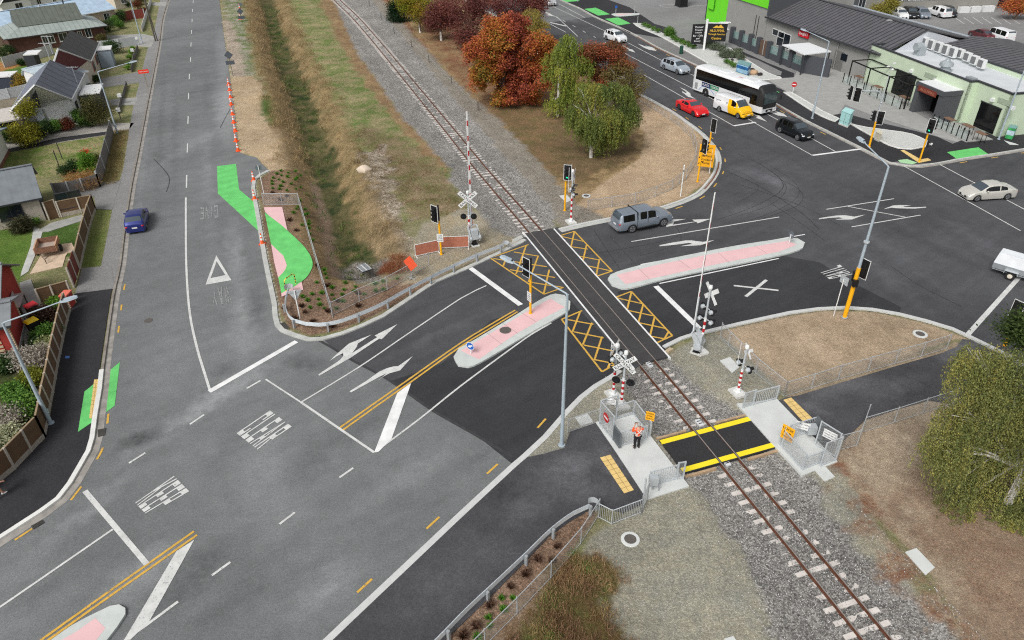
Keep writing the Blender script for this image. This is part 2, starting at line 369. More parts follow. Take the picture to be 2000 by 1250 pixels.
setc(np.ones(N), S(150,142,112), S(112,120,78), (.1, .5, .6))
region([(-1200,-150),(360,-150),(329,0),(270,320),(222,580),(150,960),(0,1068),(-400,1300),(-1200,900)], S(112,122,78), S(150,142,108), (.05,.6,.5))
TAN, GREEN = S(168,150,116), S(104,120,70)
region([(410,-120),(520,-120),(560,60),(640,250),(720,480),(720,560),(505,335),(440,100)], S(160,144,112), S(118,118,74), (.25,.6,.4))
region([(428,-60),(462,-60),(500,150),(520,230),(465,235),(446,120)], S(172,164,152), S(96,118,58), (.9,.75,.2), 1.2, 1.6)
region([(447,150),(492,148),(512,165),(512,215),(530,245),(568,255),(600,325),(528,336),(498,306),(468,298),(458,215)], S(196,176,148), S(172,150,120), (.2,.35,.2), .4, .4)
region([(434,40),(452,42),(472,100),(480,150),(450,150)], S(190,176,160), S(160,146,130), (.9,.4,0), .6, 1)
region([(512,188),(540,190),(555,235),(530,243),(512,225)], S(58,92,36), S(84,108,48), (0,.3,.8), .8, .8)
MULCH = [(528,335),(600,326),(606,345),(622,420),(640,470),(650,535),(690,556),(740,560),(800,532),(838,505),(905,500),(930,508),(850,545),(745,612),(669,645),(605,657),(560,640),(545,600),(520,480),(505,350)]
region(MULCH, S(158,132,112), S(122,98,80), (.75,.4,.5), .25, .25)
region([(560,-120),(640,-120),(640,0),(700,110),(790,230),(880,330),(880,360),(820,430),(760,470),(690,380),(620,200),(545,-20)], S(158,146,112), S(104,122,66), (.12,.75,.7), .8, .8)
region([(700,240),(860,300),(910,400),(900,420),(800,430),(730,330)], S(150,130,106), S(110,112,70), (.45,.6,.4), 1.2, 1.5)
region([(700,300),(745,285),(800,440),(810,510),(760,545),(715,520),(712,400)], S(186,174,158), S(124,112,92), (1.1,.8,.2), .8, 1.8)
region([(620,-120),(650,-30),(700,98),(790,226),(880,325),(870,338),(780,250),(690,130),(628,10),(600,-80)], S(132,106,80), S(158,136,102), (.2,.6,.6), .5, 1.2)
region([(700,-120),(1000,-120),(1250,180),(1345,240),(1395,300),(1390,350),(1330,392),(1130,440),(1040,350),(960,250),(860,130),(740,0)], S(176,152,112), S(134,112,84), (.15,.55,.5), .5, .8)
region([(700,-120),(720,-20),(800,90),(870,180),(960,290),(1060,390),(1075,370),(960,240),(850,110),(760,0),(730,-120)], S(128,78,56), S(150,126,96), (.2,.8,.4), .6, 1.6)
region([(820,60),(1000,60),(1250,190),(1240,290),(1160,330),(1080,300),(960,220),(880,150)], S(124,86,64), S(146,122,92), (.1,.7,.4), 2.5, 3)
region([(960,200),(1150,200),(1255,270),(1250,310),(1190,335),(1130,360),(1060,330),(990,280)], S(134,108,82), S(110,100,66), (.15,.7,.5), 1.4, 2.4)
region([(1180,200),(1250,190),(1345,242),(1392,300),(1385,352),(1330,390),(1285,404),(1130,438),(1120,405),(1180,355),(1250,310),(1260,260)], S(196,174,146), S(176,152,124), (.12,.4,.1), .35, .3)
region([(1105,200),(1180,195),(1250,240),(1255,285),(1220,320),(1120,345),(1080,320)], S(126,104,80), S(98,88,60), (.15,.7,.5), 1.2, 2.2)
region([(780,560),(820,440),(900,408),(1000,420),(1040,445),(1014,474),(930,512),(845,545)], S(158,154,142), S(172,158,130), (.45,.4,0), .5, .5)
region([(690,-60),(800,60),(900,170),(985,245),(1090,360),(1125,400),(1180,425),(1200,429),(1093,448),(1050,400),(940,280),(820,140),(700,10),(650,-60)], S(156,150,140), S(140,132,120), (.7,.5,.1), .6, .8)
region([(600,-120),(640,-30),(695,98),(785,228),(880,330),(875,350),(905,385),(960,445),(1022,466),(1091,443),(1075,400),(1000,320),(930,240),(830,125),(760,40),(700,-30),(660,-120)], S(158,155,151), S(142,140,136), (1.15,.2,0), .5, .6)
region([(1199,728),(1291,690),(1400,645),(1530,760),(1520,790),(1640,900),(1700,1000),(1850,1250),(1800,1400),(1000,1400),(1150,1050),(1240,985),(1180,840),(1100,890),(1000,925),(1040,865),(1100,800)], S(150,150,140), S(168,162,142), (.5,.35,0), .3, .3)
region([(1205,725),(1240,716),(1292,690),(1310,700),(1395,775),(1455,810),(1500,865),(1590,935),(1606,985),(1720,1110),(1860,1215),(1990,1400),(1560,1400),(1500,1190),(1440,1070),(1385,985),(1345,935),(1300,880),(1250,800)], S(160,157,153), S(144,142,138), (1.15,.2,0), .4, .6)
region([(1531,765),(1870,668),(1890,690),(1540,790)], S(176,160,136), S(150,134,112), (.3,.5,.1), .2, .1)
region([(1400,650),(1500,624),(1602,607),(1705,609),(1807,631),(1897,665),(1870,662),(1700,720),(1530,765),(1440,680)], S(192,172,146), S(164,144,120), (.2,.55,.2), .2, .1)
region([(1600,880),(1700,790),(1830,770),(2300,850),(2300,1500),(1950,1400),(1850,1180),(1760,1060),(1680,980),(1640,900)], S(182,166,144), S(156,138,118), (.3,.6,.2), .5, .8)
region([(1640,890),(1680,960),(1760,1070),(1850,1180),(1900,1250),(1880,1290),(1800,1190),(1700,1060),(1635,930)], S(138,102,80), S(164,148,128), (.4,.9,.2), .8, 2.2)
region([(1790,900),(2300,900),(2300,1500),(1980,1400),(1880,1150),(1790,1040),(1765,960)], S(142,120,102), S(156,136,116), (.25,.7,.4), 1.2, 2.0)
region([(1060,1044),(1112,1016),(1150,994),(1168,1004),(1160,1020),(1100,1100),(1000,1250),(900,1400),(640,1420),(840,1262)], S(158,132,112), S(124,98,80), (.75,.4,.5), .2, .2)
region([(1120,1070),(1170,1080),(1235,1140),(1180,1180),(1240,1260),(1300,1400),(930,1400),(1000,1240)], S(104,84,58), S(96,98,56), (.2,.7,.9), .5, 1.2)
region([(1000,1180),(1060,1130),(1050,1200),(960,1300),(900,1400),(940,1250)], S(160,142,122), S(130,104,80), (.4,.6,.3), .6, .8)
LAWN, LAWN2 = S(82,112,44), S(104,126,60)
region([(-300,590),(0,450),(62,445),(68,470),(40,560),(30,620),(-60,700),(-300,900)], LAWN, LAWN2, (0,.4,.7), .2, .1)
region([(82,452),(157,430),(150,498),(118,505),(75,470)], S(70,98,42), S(88,110,56), (0,.4,.7), .2, .1)
region([(0,305),(130,268),(216,262),(198,330),(100,345),(0,356)], S(160,148,112), S(104,124,62), (.05,.8,.6), .2, .1)
region([(-200,370),(0,300),(90,285),(60,330),(0,352),(-200,420)], S(98,124,52), S(134,134,86), (.0,.6,.6), .6, 1)
region([(-300,160),(0,138),(66,122),(58,150),(0,178),(-300,240)], S(80,118,44), S(96,122,58), (0,.4,.6), .3, .2)
region([(0,122),(66,106),(70,122),(0,140),(-200,170),(-200,150)], S(190,140,84), S(150,110,72), (.3,.5,.3), .3, .2)
region([(-200,190),(60,175),(60,215),(-200,240)], S(136,128,112), S(120,110,96), (.2,.5,.3), .4, .2)
region([(-100,700),(50,560),(110,580),(130,590),(60,880),(-100,960)], S(64,76,40), S(86,82,58), (.1,.7,.7), .6, .6)
region([(220,255),(252,252),(240,325),(232,358),(196,365),(205,330)], S(150,134,98), S(108,112,64), (.05,.7,1), .3, .4)
region([(172,408),(218,408),(197,520),(160,524)], S(112,128,66), S(132,134,84), (0,.6,.6), .1, .1)
DITCH = smoothline(G([(506,-60),(522,0),(538,60),(556,110),(583,175),(607,240),(628,310),(645,380),(668,430),(690,475),(700,505)]), 2)
dd = dline(X, Y, DITCH, False)
sw = dd+(W1*1.2)
m = np.clip((4.6-sw)/1.2, 0, 1); setc(m*.85, S(156,132,96), S(120,104,76), (.2,.6,1))
m = np.clip((1.1+1.5*fbm(X, Y, .5, 21)-sw)/.6, 0, 1)*np.clip(1.35-1.1*fbm(X, Y, .8, 33), .2, 1); setc(m, S(44,60,32), S(84,84,54), (.1,.8,.8))
RIP = G([(655,500),(690,478),(745,490),(770,500),(735,548),(700,556),(660,530)]); m = np.clip(.5+(sdf(X, Y, RIP)+W1)/.5, 0, 1); setc(m, S(150,144,136), S(110,106,100), (1.3,.3,0))
bank = G([(600,335),(612,325),(640,400),(650,470),(660,520),(645,530),(622,430)]); m = np.clip(.5+(sdf(X, Y, bank)+W1*.5)/.5, 0, 1); setc(m, S(150,130,112), S(132,112,94), (.4,.4,.1))
zz = -1.7*(1-np.clip((dd-.5)/3.4, 0, 1)**1.0)
zz = np.where(dd < 3.9, -1.7*(1-(np.clip((dd-.5)/3.4, 0, 1)**2*(3-2*np.clip((dd-.5)/3.4, 0, 1)))), 0)
sroad = sdf(X, Y, [tuple(p)[:2] for p in ROAD]); inroad = inpoly(X, Y, [tuple(p)[:2] for p in ROAD])
base = np.where(inroad, -.08, .02)
TRK = smoothline(G([(480,-160),(575,-80),(659,0),(712,53),(894,271.5),(932.8,320.5),(1047,451),(1266,709),(1300,749.5),(1502,990.4),(1715.6,1250),(1830,1390),(2010,1620)]), 1.0)
TRK = [sum(TRK[max(0,i-6):i+7], Vector())/len(TRK[max(0,i-6):i+7]) for i in range(len(TRK))]
TA = TRK[0]
dt = dline(X, Y, TRK[::3], False)
tr = np.clip((3.4-dt)/1.2, 0, 1)*(~inroad)
base = base*(1-tr)+(-.165)*tr+(W3*.11+.045*np.clip(1-dt/.5, 0, 1)+.02*np.clip((dt-1.0)/.3, 0, 1))*tr+(W3*.03)*(~inroad)*(kk[:, 0] > .6)+W2*.10*(~inroad)*(kk[:, 0] < .6)*np.clip((X+30)/4,0,1)*(X < 24)*(Y > 50)
flat = np.clip(1-np.clip(dline(X, Y, [tuple(p)[:2] for p in ROAD])-0.0, 0, 99)/1.2, 0, 1)*(~inroad)*(1-tr)
base = base*(1-flat)+.02*flat
Z = base+zz*(~inroad)
nx, ny = len(xs), len(ys)
me = bpy.data.meshes.new('ground')
me.vertices.add(N); me.vertices.foreach_set('co', np.stack([X, Y, Z], 1).astype(np.float32).ravel())
i, j = np.meshgrid(np.arange(nx-1), np.arange(ny-1)); a = (j*nx+i).ravel()
q = np.stack([a, a+1, a+nx+1, a+nx], 1).astype(np.int32); nf = len(q)
me.loops.add(nf*4); me.loops.foreach_set('vertex_index', q.ravel()); me.polygons.add(nf)
me.polygons.foreach_set('loop_start', (np.arange(nf)*4).astype(np.int32)); me.polygons.foreach_set('loop_total', np.full(nf, 4, np.int32))
me.polygons.foreach_set('use_smooth', [True]*nf); me.update(); me.validate()
for nm, arr in (('c1', c1), ('c2', c2), ('kk', kk)):
 at = me.attributes.new(nm, 'FLOAT_COLOR', 'POINT'); at.data.foreach_set('color', np.concatenate([arr, np.ones((N, 1))], 1).astype(np.float32).ravel())
gm = bpy.data.materials.new('ground'); gm.use_nodes = True; n = gm.node_tree.nodes; l = gm.node_tree.links; b = n['Principled BSDF']
b.inputs['Roughness'].default_value = .95; b.inputs['Specular IOR Level'].default_value = .15
def _a(nm): x = n.new('ShaderNodeAttribute'); x.attribute_name = nm; return x
A1, A2, A3 = _a('c1'), _a('c2'), _a('kk'); sp = n.new('ShaderNodeSeparateColor'); l.new(A3.outputs['Color'], sp.inputs[0])
ge = n.new('ShaderNodeNewGeometry')
def _n(sc, det=5, ro=.6, vec=None):
 t = n.new('ShaderNodeTexNoise'); t.inputs['Scale'].default_value = sc; t.inputs['Detail'].default_value = det; t.inputs['Roughness'].default_value = ro; l.new(vec or ge.outputs['Position'], t.inputs['Vector']); return t.outputs['Fac']
def _r(x, a_, b_, c_, d_):
 r = n.new('ShaderNodeMapRange'); l.new(x, r.inputs[0])
 for k_, vv in zip((1, 2, 3, 4), (a_, b_, c_, d_)):
  if isinstance(vv, (int, float)): r.inputs[k_].default_value = vv
  else: l.new(vv, r.inputs[k_])
 return r.outputs[0]
def _m(op, x, y):
 t = n.new('ShaderNodeMath'); t.operation = op
 for k_, vv in ((0, x), (1, y)):
  if isinstance(vv, (int, float)): t.inputs[k_].default_value = vv
  else: l.new(vv, t.inputs[k_])
 return t.outputs[0]
patch = _m('ADD', _m('MULTIPLY', _n(.42, 6, .68), .62), _m('MULTIPLY', _n(2.6, 5, .7), .38))
wd = _m('SUBTRACT', .2, _m('MULTIPLY', sp.outputs['Green'], .16))
pm = _r(patch, _m('SUBTRACT', .5, wd), _m('ADD', .5, wd), 0, 1)
mx = n.new('ShaderNodeMix'); mx.data_type = 'RGBA'; l.new(pm, mx.inputs[0]); l.new(A1.outputs['Color'], mx.inputs[6]); l.new(A2.outputs['Color'], mx.inputs[7])
vo = n.new('ShaderNodeTexVoronoi'); vo.inputs['Scale'].default_value = 13; l.new(ge.outputs['Position'], vo.inputs['Vector'])
vsp = n.new('ShaderNodeSeparateColor'); l.new(vo.outputs['Color'], vsp.inputs[0])
stone = _m('MULTIPLY', _r(vsp.outputs['Red'], 0, 1, .52, 1.42), _r(vo.outputs['Distance'], 0, .8, 1.28, .72))
s1 = _m('ADD', 1, _m('MULTIPLY', _m('SUBTRACT', stone, 1), sp.outputs['Red']))
fib = _m('MULTIPLY', _r(_n(5, 6, .8), .32, .68, .66, 1.34), _r(_n(20, 4, .8), .33, .67, .7, 1.3))
s2 = _m('ADD', 1, _m('MULTIPLY', _m('SUBTRACT', fib, 1), _m('ADD', .28, _m('MULTIPLY', sp.outputs['Blue'], .9))))
s3 = _m('MULTIPLY', _r(_n(.16, 4, .6), .33, .67, .86, 1.13), _r(_n(1.1, 7, .75), .3, .62, .84, 1.1))
tot = _m('MULTIPLY', _m('MULTIPLY', s1, s2), s3)
vm = n.new('ShaderNodeVectorMath'); vm.operation = 'SCALE'; l.new(mx.outputs[2], vm.inputs[0]); l.new(tot, vm.inputs['Scale']); l.new(vm.outputs[0], b.inputs['Base Color'])
bp = n.new('ShaderNodeBump'); bp.inputs['Strength'].default_value = .8; bp.inputs['Distance'].default_value = .05
l.new(_m('MULTIPLY', _m('ADD', stone, fib), .5), bp.inputs['Height']); l.new(bp.outputs[0], b.inputs['Normal'])
me.materials.append(gm); go = bpy.data.objects.new('ground', me); C.objects.link(go); tag(go, kind='structure')
def gz(x, y):
 i = np.clip(np.searchsorted(xs, x)-1, 0, nx-2); j = np.clip(np.searchsorted(ys, y)-1, 0, ny-2); return float(Z[j*nx+i])
OLD = asphalt('asphalt_old', S(116,118,119), .16, .6, .06, crack=.0, wear=[((436,140),(447,280),1.6,.5),((430,60),(440,150),1.2,.3),((425,250),(300,330),1.3,.16),((395,200),(420,560),.7,.14),((452,420),(470,600),.9,.28),((470,560),(480,700),1.2,.22),
 ((322,120),(300,480),.55,-.13),((345,120),(338,480),.5,-.12),((290,200),(262,520),.5,.12),((405,120),(395,300),.5,-.1),((320,840),(560,690),1.0,.42),((240,900),(420,790),.8,.3),((60,1090),(260,920),.8,.25),((250,865),(320,845),.9,-.45),
 ((500,560),(505,650),.9,-.28),((545,700),(640,715),1.0,-.3),((600,900),(560,960),1.6,-.25),((640,860),(780,800),1.2,-.2),((520,880),(560,1000),2.0,.2),((220,1160),(330,1080),1.2,.3),((330,1170),(430,1080),1.5,-.3),((380,1240),(560,1060),1.0,-.2),((600,1200),(700,1080),1.2,.2),((120,1120),(20,1200),1.0,-.15),((680,1000),(900,860),1.0,.18),((420,900),(500,830),1.0,-.15),((350,620),(300,760),2.2,.1)])
NEW = asphalt('asphalt_new', S(78,79,82), .2, .3, .1, wear=[((1440,330),(1540,360),1.6,.4),((1500,340),(1560,400),1.4,.35),((1400,420),(1530,400),1.4,.25),((1560,360),(1840,560),1.1,.22),((1700,420),(1990,560),1.0,-.18),((1580,330),(1960,500),.8,-.15),((1650,470),(1800,600),1.0,.22),((1280,440),(1400,420),.8,-.2),
 ((1250,160),(1600,340),.6,-.2),((1270,140),(1640,310),.6,.15),((1100,40),(1250,120),.6,-.15),((700,660),(900,560),.8,-.14),((760,700),(960,600),.6,.16),((1000,520),(930,560),1,-.15),((1120,470),(1200,510),.6,-.2),((1850,430),(1980,520),1.2,.2),((1480,600),(1700,560),.9,.12),((1140,45),(1080,30),2,.5)])
NEWER = asphalt('asphalt_fresh', S(58,59,62), .16, .3, .12)
PATH = asphalt('asphalt_path', S(52,52,55), .2, .1, .03)
PATH2 = asphalt('asphalt_path_dusty', S(74,74,77), .2, .2, .03, wear=[((1080,930),(1140,900),1.2,.7),((1100,960),(1180,960),1.0,.5),((980,1010),(1060,980),1.0,.35),((900,1060),(1000,1080),1.2,.25),((1180,880),(1210,940),.7,.5),((1000,940),(960,990),.9,-.25),((800,1180),(900,1120),1.5,.25),((1600,770),(1700,740),1.0,.5),((1700,770),(1800,740),.9,.35),((1850,690),(1890,680),1.5,1.0),((1560,790),(1600,800),.8,.4)])
FOOT = asphalt('footpath_grey', S(136,136,135), .12, .3, .04)
CONC = mat('concrete', S(186,187,183), .85, nz=.14, ns=1.6, bump=.2, bs=30, world=True)
CONCL = mat('concrete_new', S(206,209,207), .8, nz=.07, ns=1.2, bump=.1, bs=30, world=True)
CONCD = mat('concrete_grey', S(158,158,154), .85, nz=.16, ns=1.8, world=True)
tag(MB().poly([(p.x, p.y, 0) for p in ROAD]).build('road', OLD), kind='structure')
road = bpy.data.objects['road']
Z1, Z2, Z3 = .004, .009, .014
def sheet(name, px, m, z, parent=None, kind='structure', smooth=False):
 P = G(px) if not smooth else smoothline(G(px+[px[0]]))[:-1]
 o = MB().poly([(p.x, p.y, z) for p in P]).build(name, m, parent)
 if parent is None: tag(o, kind=kind)
 return o
i5 = L5.index(min(L5, key=lambda p: (p-g(1161, 33)).length)); i4 = L4.index(min(L4, key=lambda p: (p-g(1000, 50)).length))
i2 = L2.index(min(L2, key=lambda p: (p-g(1000, 906)).length)); i6 = L6.index(min(L6, key=lambda p: (p-g(622, 661)).length))
newp = L2[:i2+1][::-1]+G([(1240,719),(1291,692)])+L3+G([(2400,700),(2400,240)])+L5[i5:][::-1]+L4[:i4][::-1]+G([(1091,443),(1022,464)])+L6[:i6+1]+G([(650,680),(690,705),(748,735),(800,770),(850,805),(930,850),(1000,893)])
_in = [p for p in newp]
tag(MB().poly([(p.x, p.y, Z1) for p in newp]).build('new_road_surface', NEW), kind='structure')
seam = MB(); seam.ribbon(smoothline(G([(622,664),(650,680),(690,705),(748,735),(800,770),(850,805),(930,850),(1000,893)])), -.1, .1, Z2)
seam.build('tar_joint', mat('tar', S(58,58,60), .7, nz=.2, world=True), road)
lane2 = L2[:i2+1][::-1]+G([(1240,719),(1107,580),(960,625),(860,712),(760,745),(850,805),(930,850)])
tag(MB().poly([(p.x, p.y, Z1+.002) for p in lane2]).build('darker_lane', NEWER), kind='structure')
east = G([(1291,692),(1205,570),(1262,552),(1400,527),(1530,500),(1600,512),(1680,560),(1760,600)])+[p for p in L3 if p.x < g(1756, 616).x][::-1]
tag(MB().poly([(p.x, p.y, Z1+.002) for p in east]).build('darker_lane', NEWER), kind='structure')
def kerb(line, side, wk=.16, wc=.34, h=.12, m=CONC, mc=None, name='kerb', part=None):
 """raised kerb on the verge side of the line, flat channel on the road side"""
 a = MB().ribbon(line, 0, side*wk, -.02, h); o = a.build(name, m); tag(o, kind='structure')
 if wc: tag(MB().ribbon(line, -side*wc, 0, Z2).build('gutter', mc or CONCD), kind='structure')
GUT = mat('gutter_pale', S(168,164,156), .9, nz=.25, ns=1.2, world=True)
GUTD = mat('gutter_old', S(150,146,140), .9, nz=.3, ns=1.5, world=True)
KOLD = mat('kerb_old', S(140,134,126), .9, nz=.25, ns=2, world=True)
KWH = mat('kerb_white', S(224,224,220), .8, nz=.08, ns=2, world=True)
i1 = L1.index(min(L1, key=lambda p: (p-g(203, 723)).length))
kerb(L1[:i1+1], -1, .16, .36, .11, KOLD, GUTD); kerb(L1[i1:], -1, .26, .42, .12, KWH, GUTD)
kerb(L2, 1, .34, 0, .06, mat('kerb_new', S(200,202,200), .8, nz=.06, world=True))
kerb(L3, 1, .30, 0, .10, mat('kerb_new', (0, 0, 0)))
kerb(L4, 1, .22, .40, .12, mat('kerb_new', (0, 0, 0)), CONC)
kerb(L5, -1 if 0 else 1, .2, .3, .12, CONC, GUTD)
kerb(L6, 1, .36, .5, .10, CONC, GUT)
LEAF = mat('leaf_litter', S(120,78,58), .9, nz=.5, ns=9, world=True)
tag(MB().ribbon([p for p in L4 if g(1400,322).y-7 < p.y < g(1400,322).y+1 and p.x > 18], -.05, -.2, Z2+.003).build('fallen_leaves', LEAF), kind='stuff')
tag(MB().ribbon([p for p in L5 if g(1569,234).y < p.y < g(1240,69).y], -.04, .0-.28, Z2+.003).build('fallen_leaves', LEAF), kind='stuff')
off1 = offset(L1, -.16)
PATHZ = .10
fo = G([(336,-60),(322,-40),(311,8),(303,51),(298,74),(288,95),(283,113),(271,166),(261,202),(252,253),(242,320),(232,359),(219,409),(197,520),(192,560)], PATHZ)
ia = L1.index(min(L1, key=lambda p: (p-g(226, 566)).length)); ja = L1.index(min(L1, key=lambda p: (p-g(340, -45)).length))
fp = [p for p in off1[ja:ia+1]]+fo[::-1]
tag(MB().poly([(p.x, p.y, 0) for p in fp], -.1, .06).build('footpath', FOOT), kind='structure')
off1b = offset(L1, -.26)
dp = [p for p in off1b[ia:]]+G([(-260,1090),(0,942),(62,880),(88,858),(99,812),(110,739),(123,675),(138,600),(145,574)], .06)
tag(MB().poly([(p.x, p.y, 0) for p in dp], -.1, .064).build('shared_path', PATH), kind='structure')
def pad(name, px, m, z=.08, kind='structure', z0=-.15, parent=None):
 P = G(px, z); o = MB().poly([(p.x, p.y, 0) for p in P], z0, z).build(name, m, parent)
 if parent is None: tag(o, kind=kind)
 return o
pad('driveway', [(147,573),(225,563),(217,520),(197,520),(160,524)], FOOT, .072)
pad('driveway', [(140,372),(192,357),(236,352),(219,409),(188,408),(183,383),(106,386)], FOOT, .072)
pad('driveway', [(10,262),(220,240),(262,240),(252,253),(222,255),(216,262),(0,297)], mat('gravel_drive', S(164,160,154), .95, nz=.25, ns=6, world=True), .06)
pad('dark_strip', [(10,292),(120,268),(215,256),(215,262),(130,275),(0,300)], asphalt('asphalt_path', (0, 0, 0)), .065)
pad('driveway', [(185,155),(272,140),(290,140),(280,160),(190,172)], FOOT, .07)
pad('driveway', [(200,197),(236,192),(270,190),(264,204),(200,207)], CONCD, .07)
pad('driveway', [(196,70),(280,66),(303,72),(296,92),(270,90),(200,82)], CONCD, .07)
pad('driveway', [(296,5),(330,3),(326,12),(296,10)], CONCD, .07)
pad('garden_path', [(66,442),(84,450),(72,490),(55,530),(40,540),(42,530),(60,480)], CONC, .07)
pad('garden_path', [(70,452),(100,435),(165,418),(168,428),(95,452)], CONCD, .072)
pad('brick_patio', [(85,490),(108,478),(140,474),(148,490),(132,494),(128,500),(122,520),(58,535)], mat('brick_paving', S(206,184,160), .85, nz=.12, ns=2, world=True), .07)
pad('garden_path', [(38,552),(60,545),(80,600),(62,620),(70,680),(48,690),(45,640)], CONCD, .072)
FORE = asphalt('forecourt', S(134,134,134), .10, .2, .04)
PAVE = mat('paving', S(160,160,157), .85, nz=.10, ns=1.2, world=True)
off5 = offset(L5, .2)
j0 = 0; farp = off5+G([(2150,200),(2300,-20),(1900,-120),(1300,-160)])
tag(MB().poly([(p.x, p.y, 0) for p in farp], -.12, .062).build('forecourt', FORE), kind='structure')
def strip5(name, o0, o1, u0, u1, m, z):
 a = L5.index(min(L5, key=lambda p: (p-g(*u0)).length)); b_ = L5.index(min(L5, key=lambda p: (p-g(*u1)).length))
 tag(MB().ribbon(L5[a:b_+1], o0, o1, z).build(name, m), kind='structure')
strip5('dark_path', .2, 4.6, (1098,2), (1228,62), PATH, .068)
strip5('dark_path', .2, 4.2, (1370,133), (1735,319), PATH, .068)
strip5('footpath', .2, 3.4, (1228,62), (1376,136), asphalt('footpath2', S(124,124,123), .1, .2, .05), .069)
sheet('paving', [(1628,237),(1500,157),(1476,140),(1440,140),(1500,150),(1552,151),(1560,128),(1640,132),(1700,170),(1860,262),(1910,290),(1838,270),(1700,225),(1650,205)], PAVE, .066)
sheet('dark_path', [(1345,84),(1372,84),(1440,97),(1500,124),(1551,144),(1550,152),(1500,155),(1430,150),(1525,148),(1527,141),(1480,118),(1430,102),(1398,92)], PATH, .07)
sheet('dark_path', [(1252,40),(1316,58),(1312,62),(1290,60),(1344,84),(1336,88),(1270,62)], PATH, .07)
sheet('dark_path', [(1610,228),(1650,222),(1700,236),(1780,255),(1830,268),(1900,300),(1840,318),(1780,322),(1730,312),(1690,290),(1630,258),(1600,243)], PATH, .071)
sheet('dark_path', [(1910,262),(2100,235),(2100,275),(1935,301),(1880,309),(1850,300),(1840,290)], PATH, .0705)
sheet('dark_path', [(1112,-5),(1165,-8),(1230,15),(1290,55),(1345,84),(1230,65),(1180,38),(1140,15)], PATH, .0715)
STONES = mat('pale_stones', S(196,198,194), .95, nz=.22, ns=9, bump=.6, bs=14, world=True)
BED1 = [(1236,45),(1252,46),(1262,50),(1330,80),(1368,92),(1420,92),(1440,104),(1500,142),(1524,150),(1527,153),(1480,157),(1450,156),(1426,148),(1340,100),(1290,72),(1250,55)]
BED2 = [(1529,180),(1545,180),(1610,218),(1640,232),(1632,238),(1590,220)]
BED3 = [(1656,240),(1690,248),(1740,255),(1782,262),(1822,281),(1820,284),(1780,292),(1755,290),(1735,284),(1700,265)]
for bd in (BED1, BED2, BED3):
 P = smoothline(G(bd+[bd[0]], .1), .8)[:-1]
 tag(MB().poly([(p.x, p.y, 0) for p in P], -.05, .15).build('garden_bed_kerb', KWH), kind='structure')
 cx = sum((p for p in P), Vector())/len(P)
 inn = offset(P+[P[0], P[1]], .22 if sum(P[i].x*P[(i+1) % len(P)].y-P[(i+1) % len(P)].x*P[i].y for i in range(len(P))) > 0 else -.22)[:-2]
 tag(MB().poly([(p.x, p.y, .155) for p in inn]).build('stone_bed', STONES), kind='structure')
PINK = mat('pink_concrete', S(228,188,190), .85, nz=.05, ns=1.1, world=True)
def island(outline, inner, joints=()):
 P = smoothline(G(outline+[outline[0]], .1), .5)[:-1]
 o = MB().poly([(p.x, p.y, 0) for p in P], -.02, .13).build('traffic_island', mat('island_concrete', S(198,203,200), .8, nz=.08, ns=2, world=True)); tag(o, kind='structure')
 Q = G(inner, .13); MB().poly([(p.x, p.y, .134) for p in Q]).build('pink_infill', PINK, o)
 for a, b_ in joints: MB().ribbon(G([a, b_]), -.012, .012, .138).build('joint', mat('joint', S(140,128,126), .9, nz=0), o)
 return o
island([(886,697),(896,681),(920,668),(1000,620),(1060,583),(1085,574),(1103,577),(1114,590),(1113,604),(1090,620),(1040,648),(990,678),(942,706),(915,717),(895,714)],
       [(900,685),(960,650),(1030,608),(1075,583),(1103,600),(1060,622),(1000,657),(935,702)], [((948,651),(980,675)),((1018,614),(1048,632)),((980,633),(1012,655))])
island([(1187,545),(1192,537),(1205,531),(1260,516),(1350,497),(1450,478),(1540,465),(1558,466),(1572,474),(1568,484),(1550,492),(1500,504),(1400,524),(1300,545),(1240,561),(1215,564),(1195,557)],
       [(1204,537),(1280,518),(1400,494),(1540,470),(1556,478),(1520,492),(1400,516),(1300,538),(1222,555)], [((1246,526),(1268,548)),((1324,510),(1350,528)),((1402,496),(1424,516)),((1472,482),(1498,498))])
island([(90,1258),(140,1222),(190,1196),(215,1184),(233,1181),(245,1188),(245,1200),(228,1226),(200,1262),(150,1330),(40,1330)],
       [(117,1252),(150,1233),(186,1207),(206,1227),(196,1240),(130,1325),(60,1325)], [])
island([(1194,28),(1202,26),(1230,26),(1248,26),(1250,28),(1240,30),(1206,32)], [(1201,27),(1236,26.6),(1210,30)]) if 1 else None
PANEL = asphalt('rubber_panel', S(70,69,70), .12, .5, .06)
_cs = [0.0]
for _i in range(1, len(TRK)): _cs.append(_cs[-1]+(TRK[_i]-TRK[_i-1]).length)
def along(t, off, z=0.0):        # t metres along the track, off metres to its east side
 i = max(0, min(len(TRK)-2, int(np.searchsorted(_cs, t))-1)); f = (t-_cs[i])/(_cs[i+1]-_cs[i])
 d = (TRK[i+1]-TRK[i]).normalized(); p = TRK[i].lerp(TRK[i+1], f); return Vector((p.x-d.y*off, p.y+d.x*off, z))
def tdirat(t): return (along(t+.5, 0)-along(t-.5, 0)).normalized()
def tpos(u, v):
 p = g(u, v); i = min(range(len(TRK)), key=lambda k: (TRK[k]-p).length); i = min(i, len(TRK)-2); d = (TRK[i+1]-TRK[i]).normalized()
 return _cs[i]+(p-TRK[i]).dot(d), (p-TRK[i]).dot(Vector((-d.y, d.x, 0)))
k2 = offset(L2, .34)
ja = k2.index(min(k2, key=lambda p: (p-g(1040, 880)).length))
edge = [p for p in k2[ja:]]+G([(560,1560),(852,1268),(915,1208),(972,1153),(1026,1098),(1071,1050),(1110,1022),(1150,998),(1180,990),(1216,1004),(1256,984),(1256,957),(1204,883),(1164,826),(1114,842),(1103,876),(1060,888)])
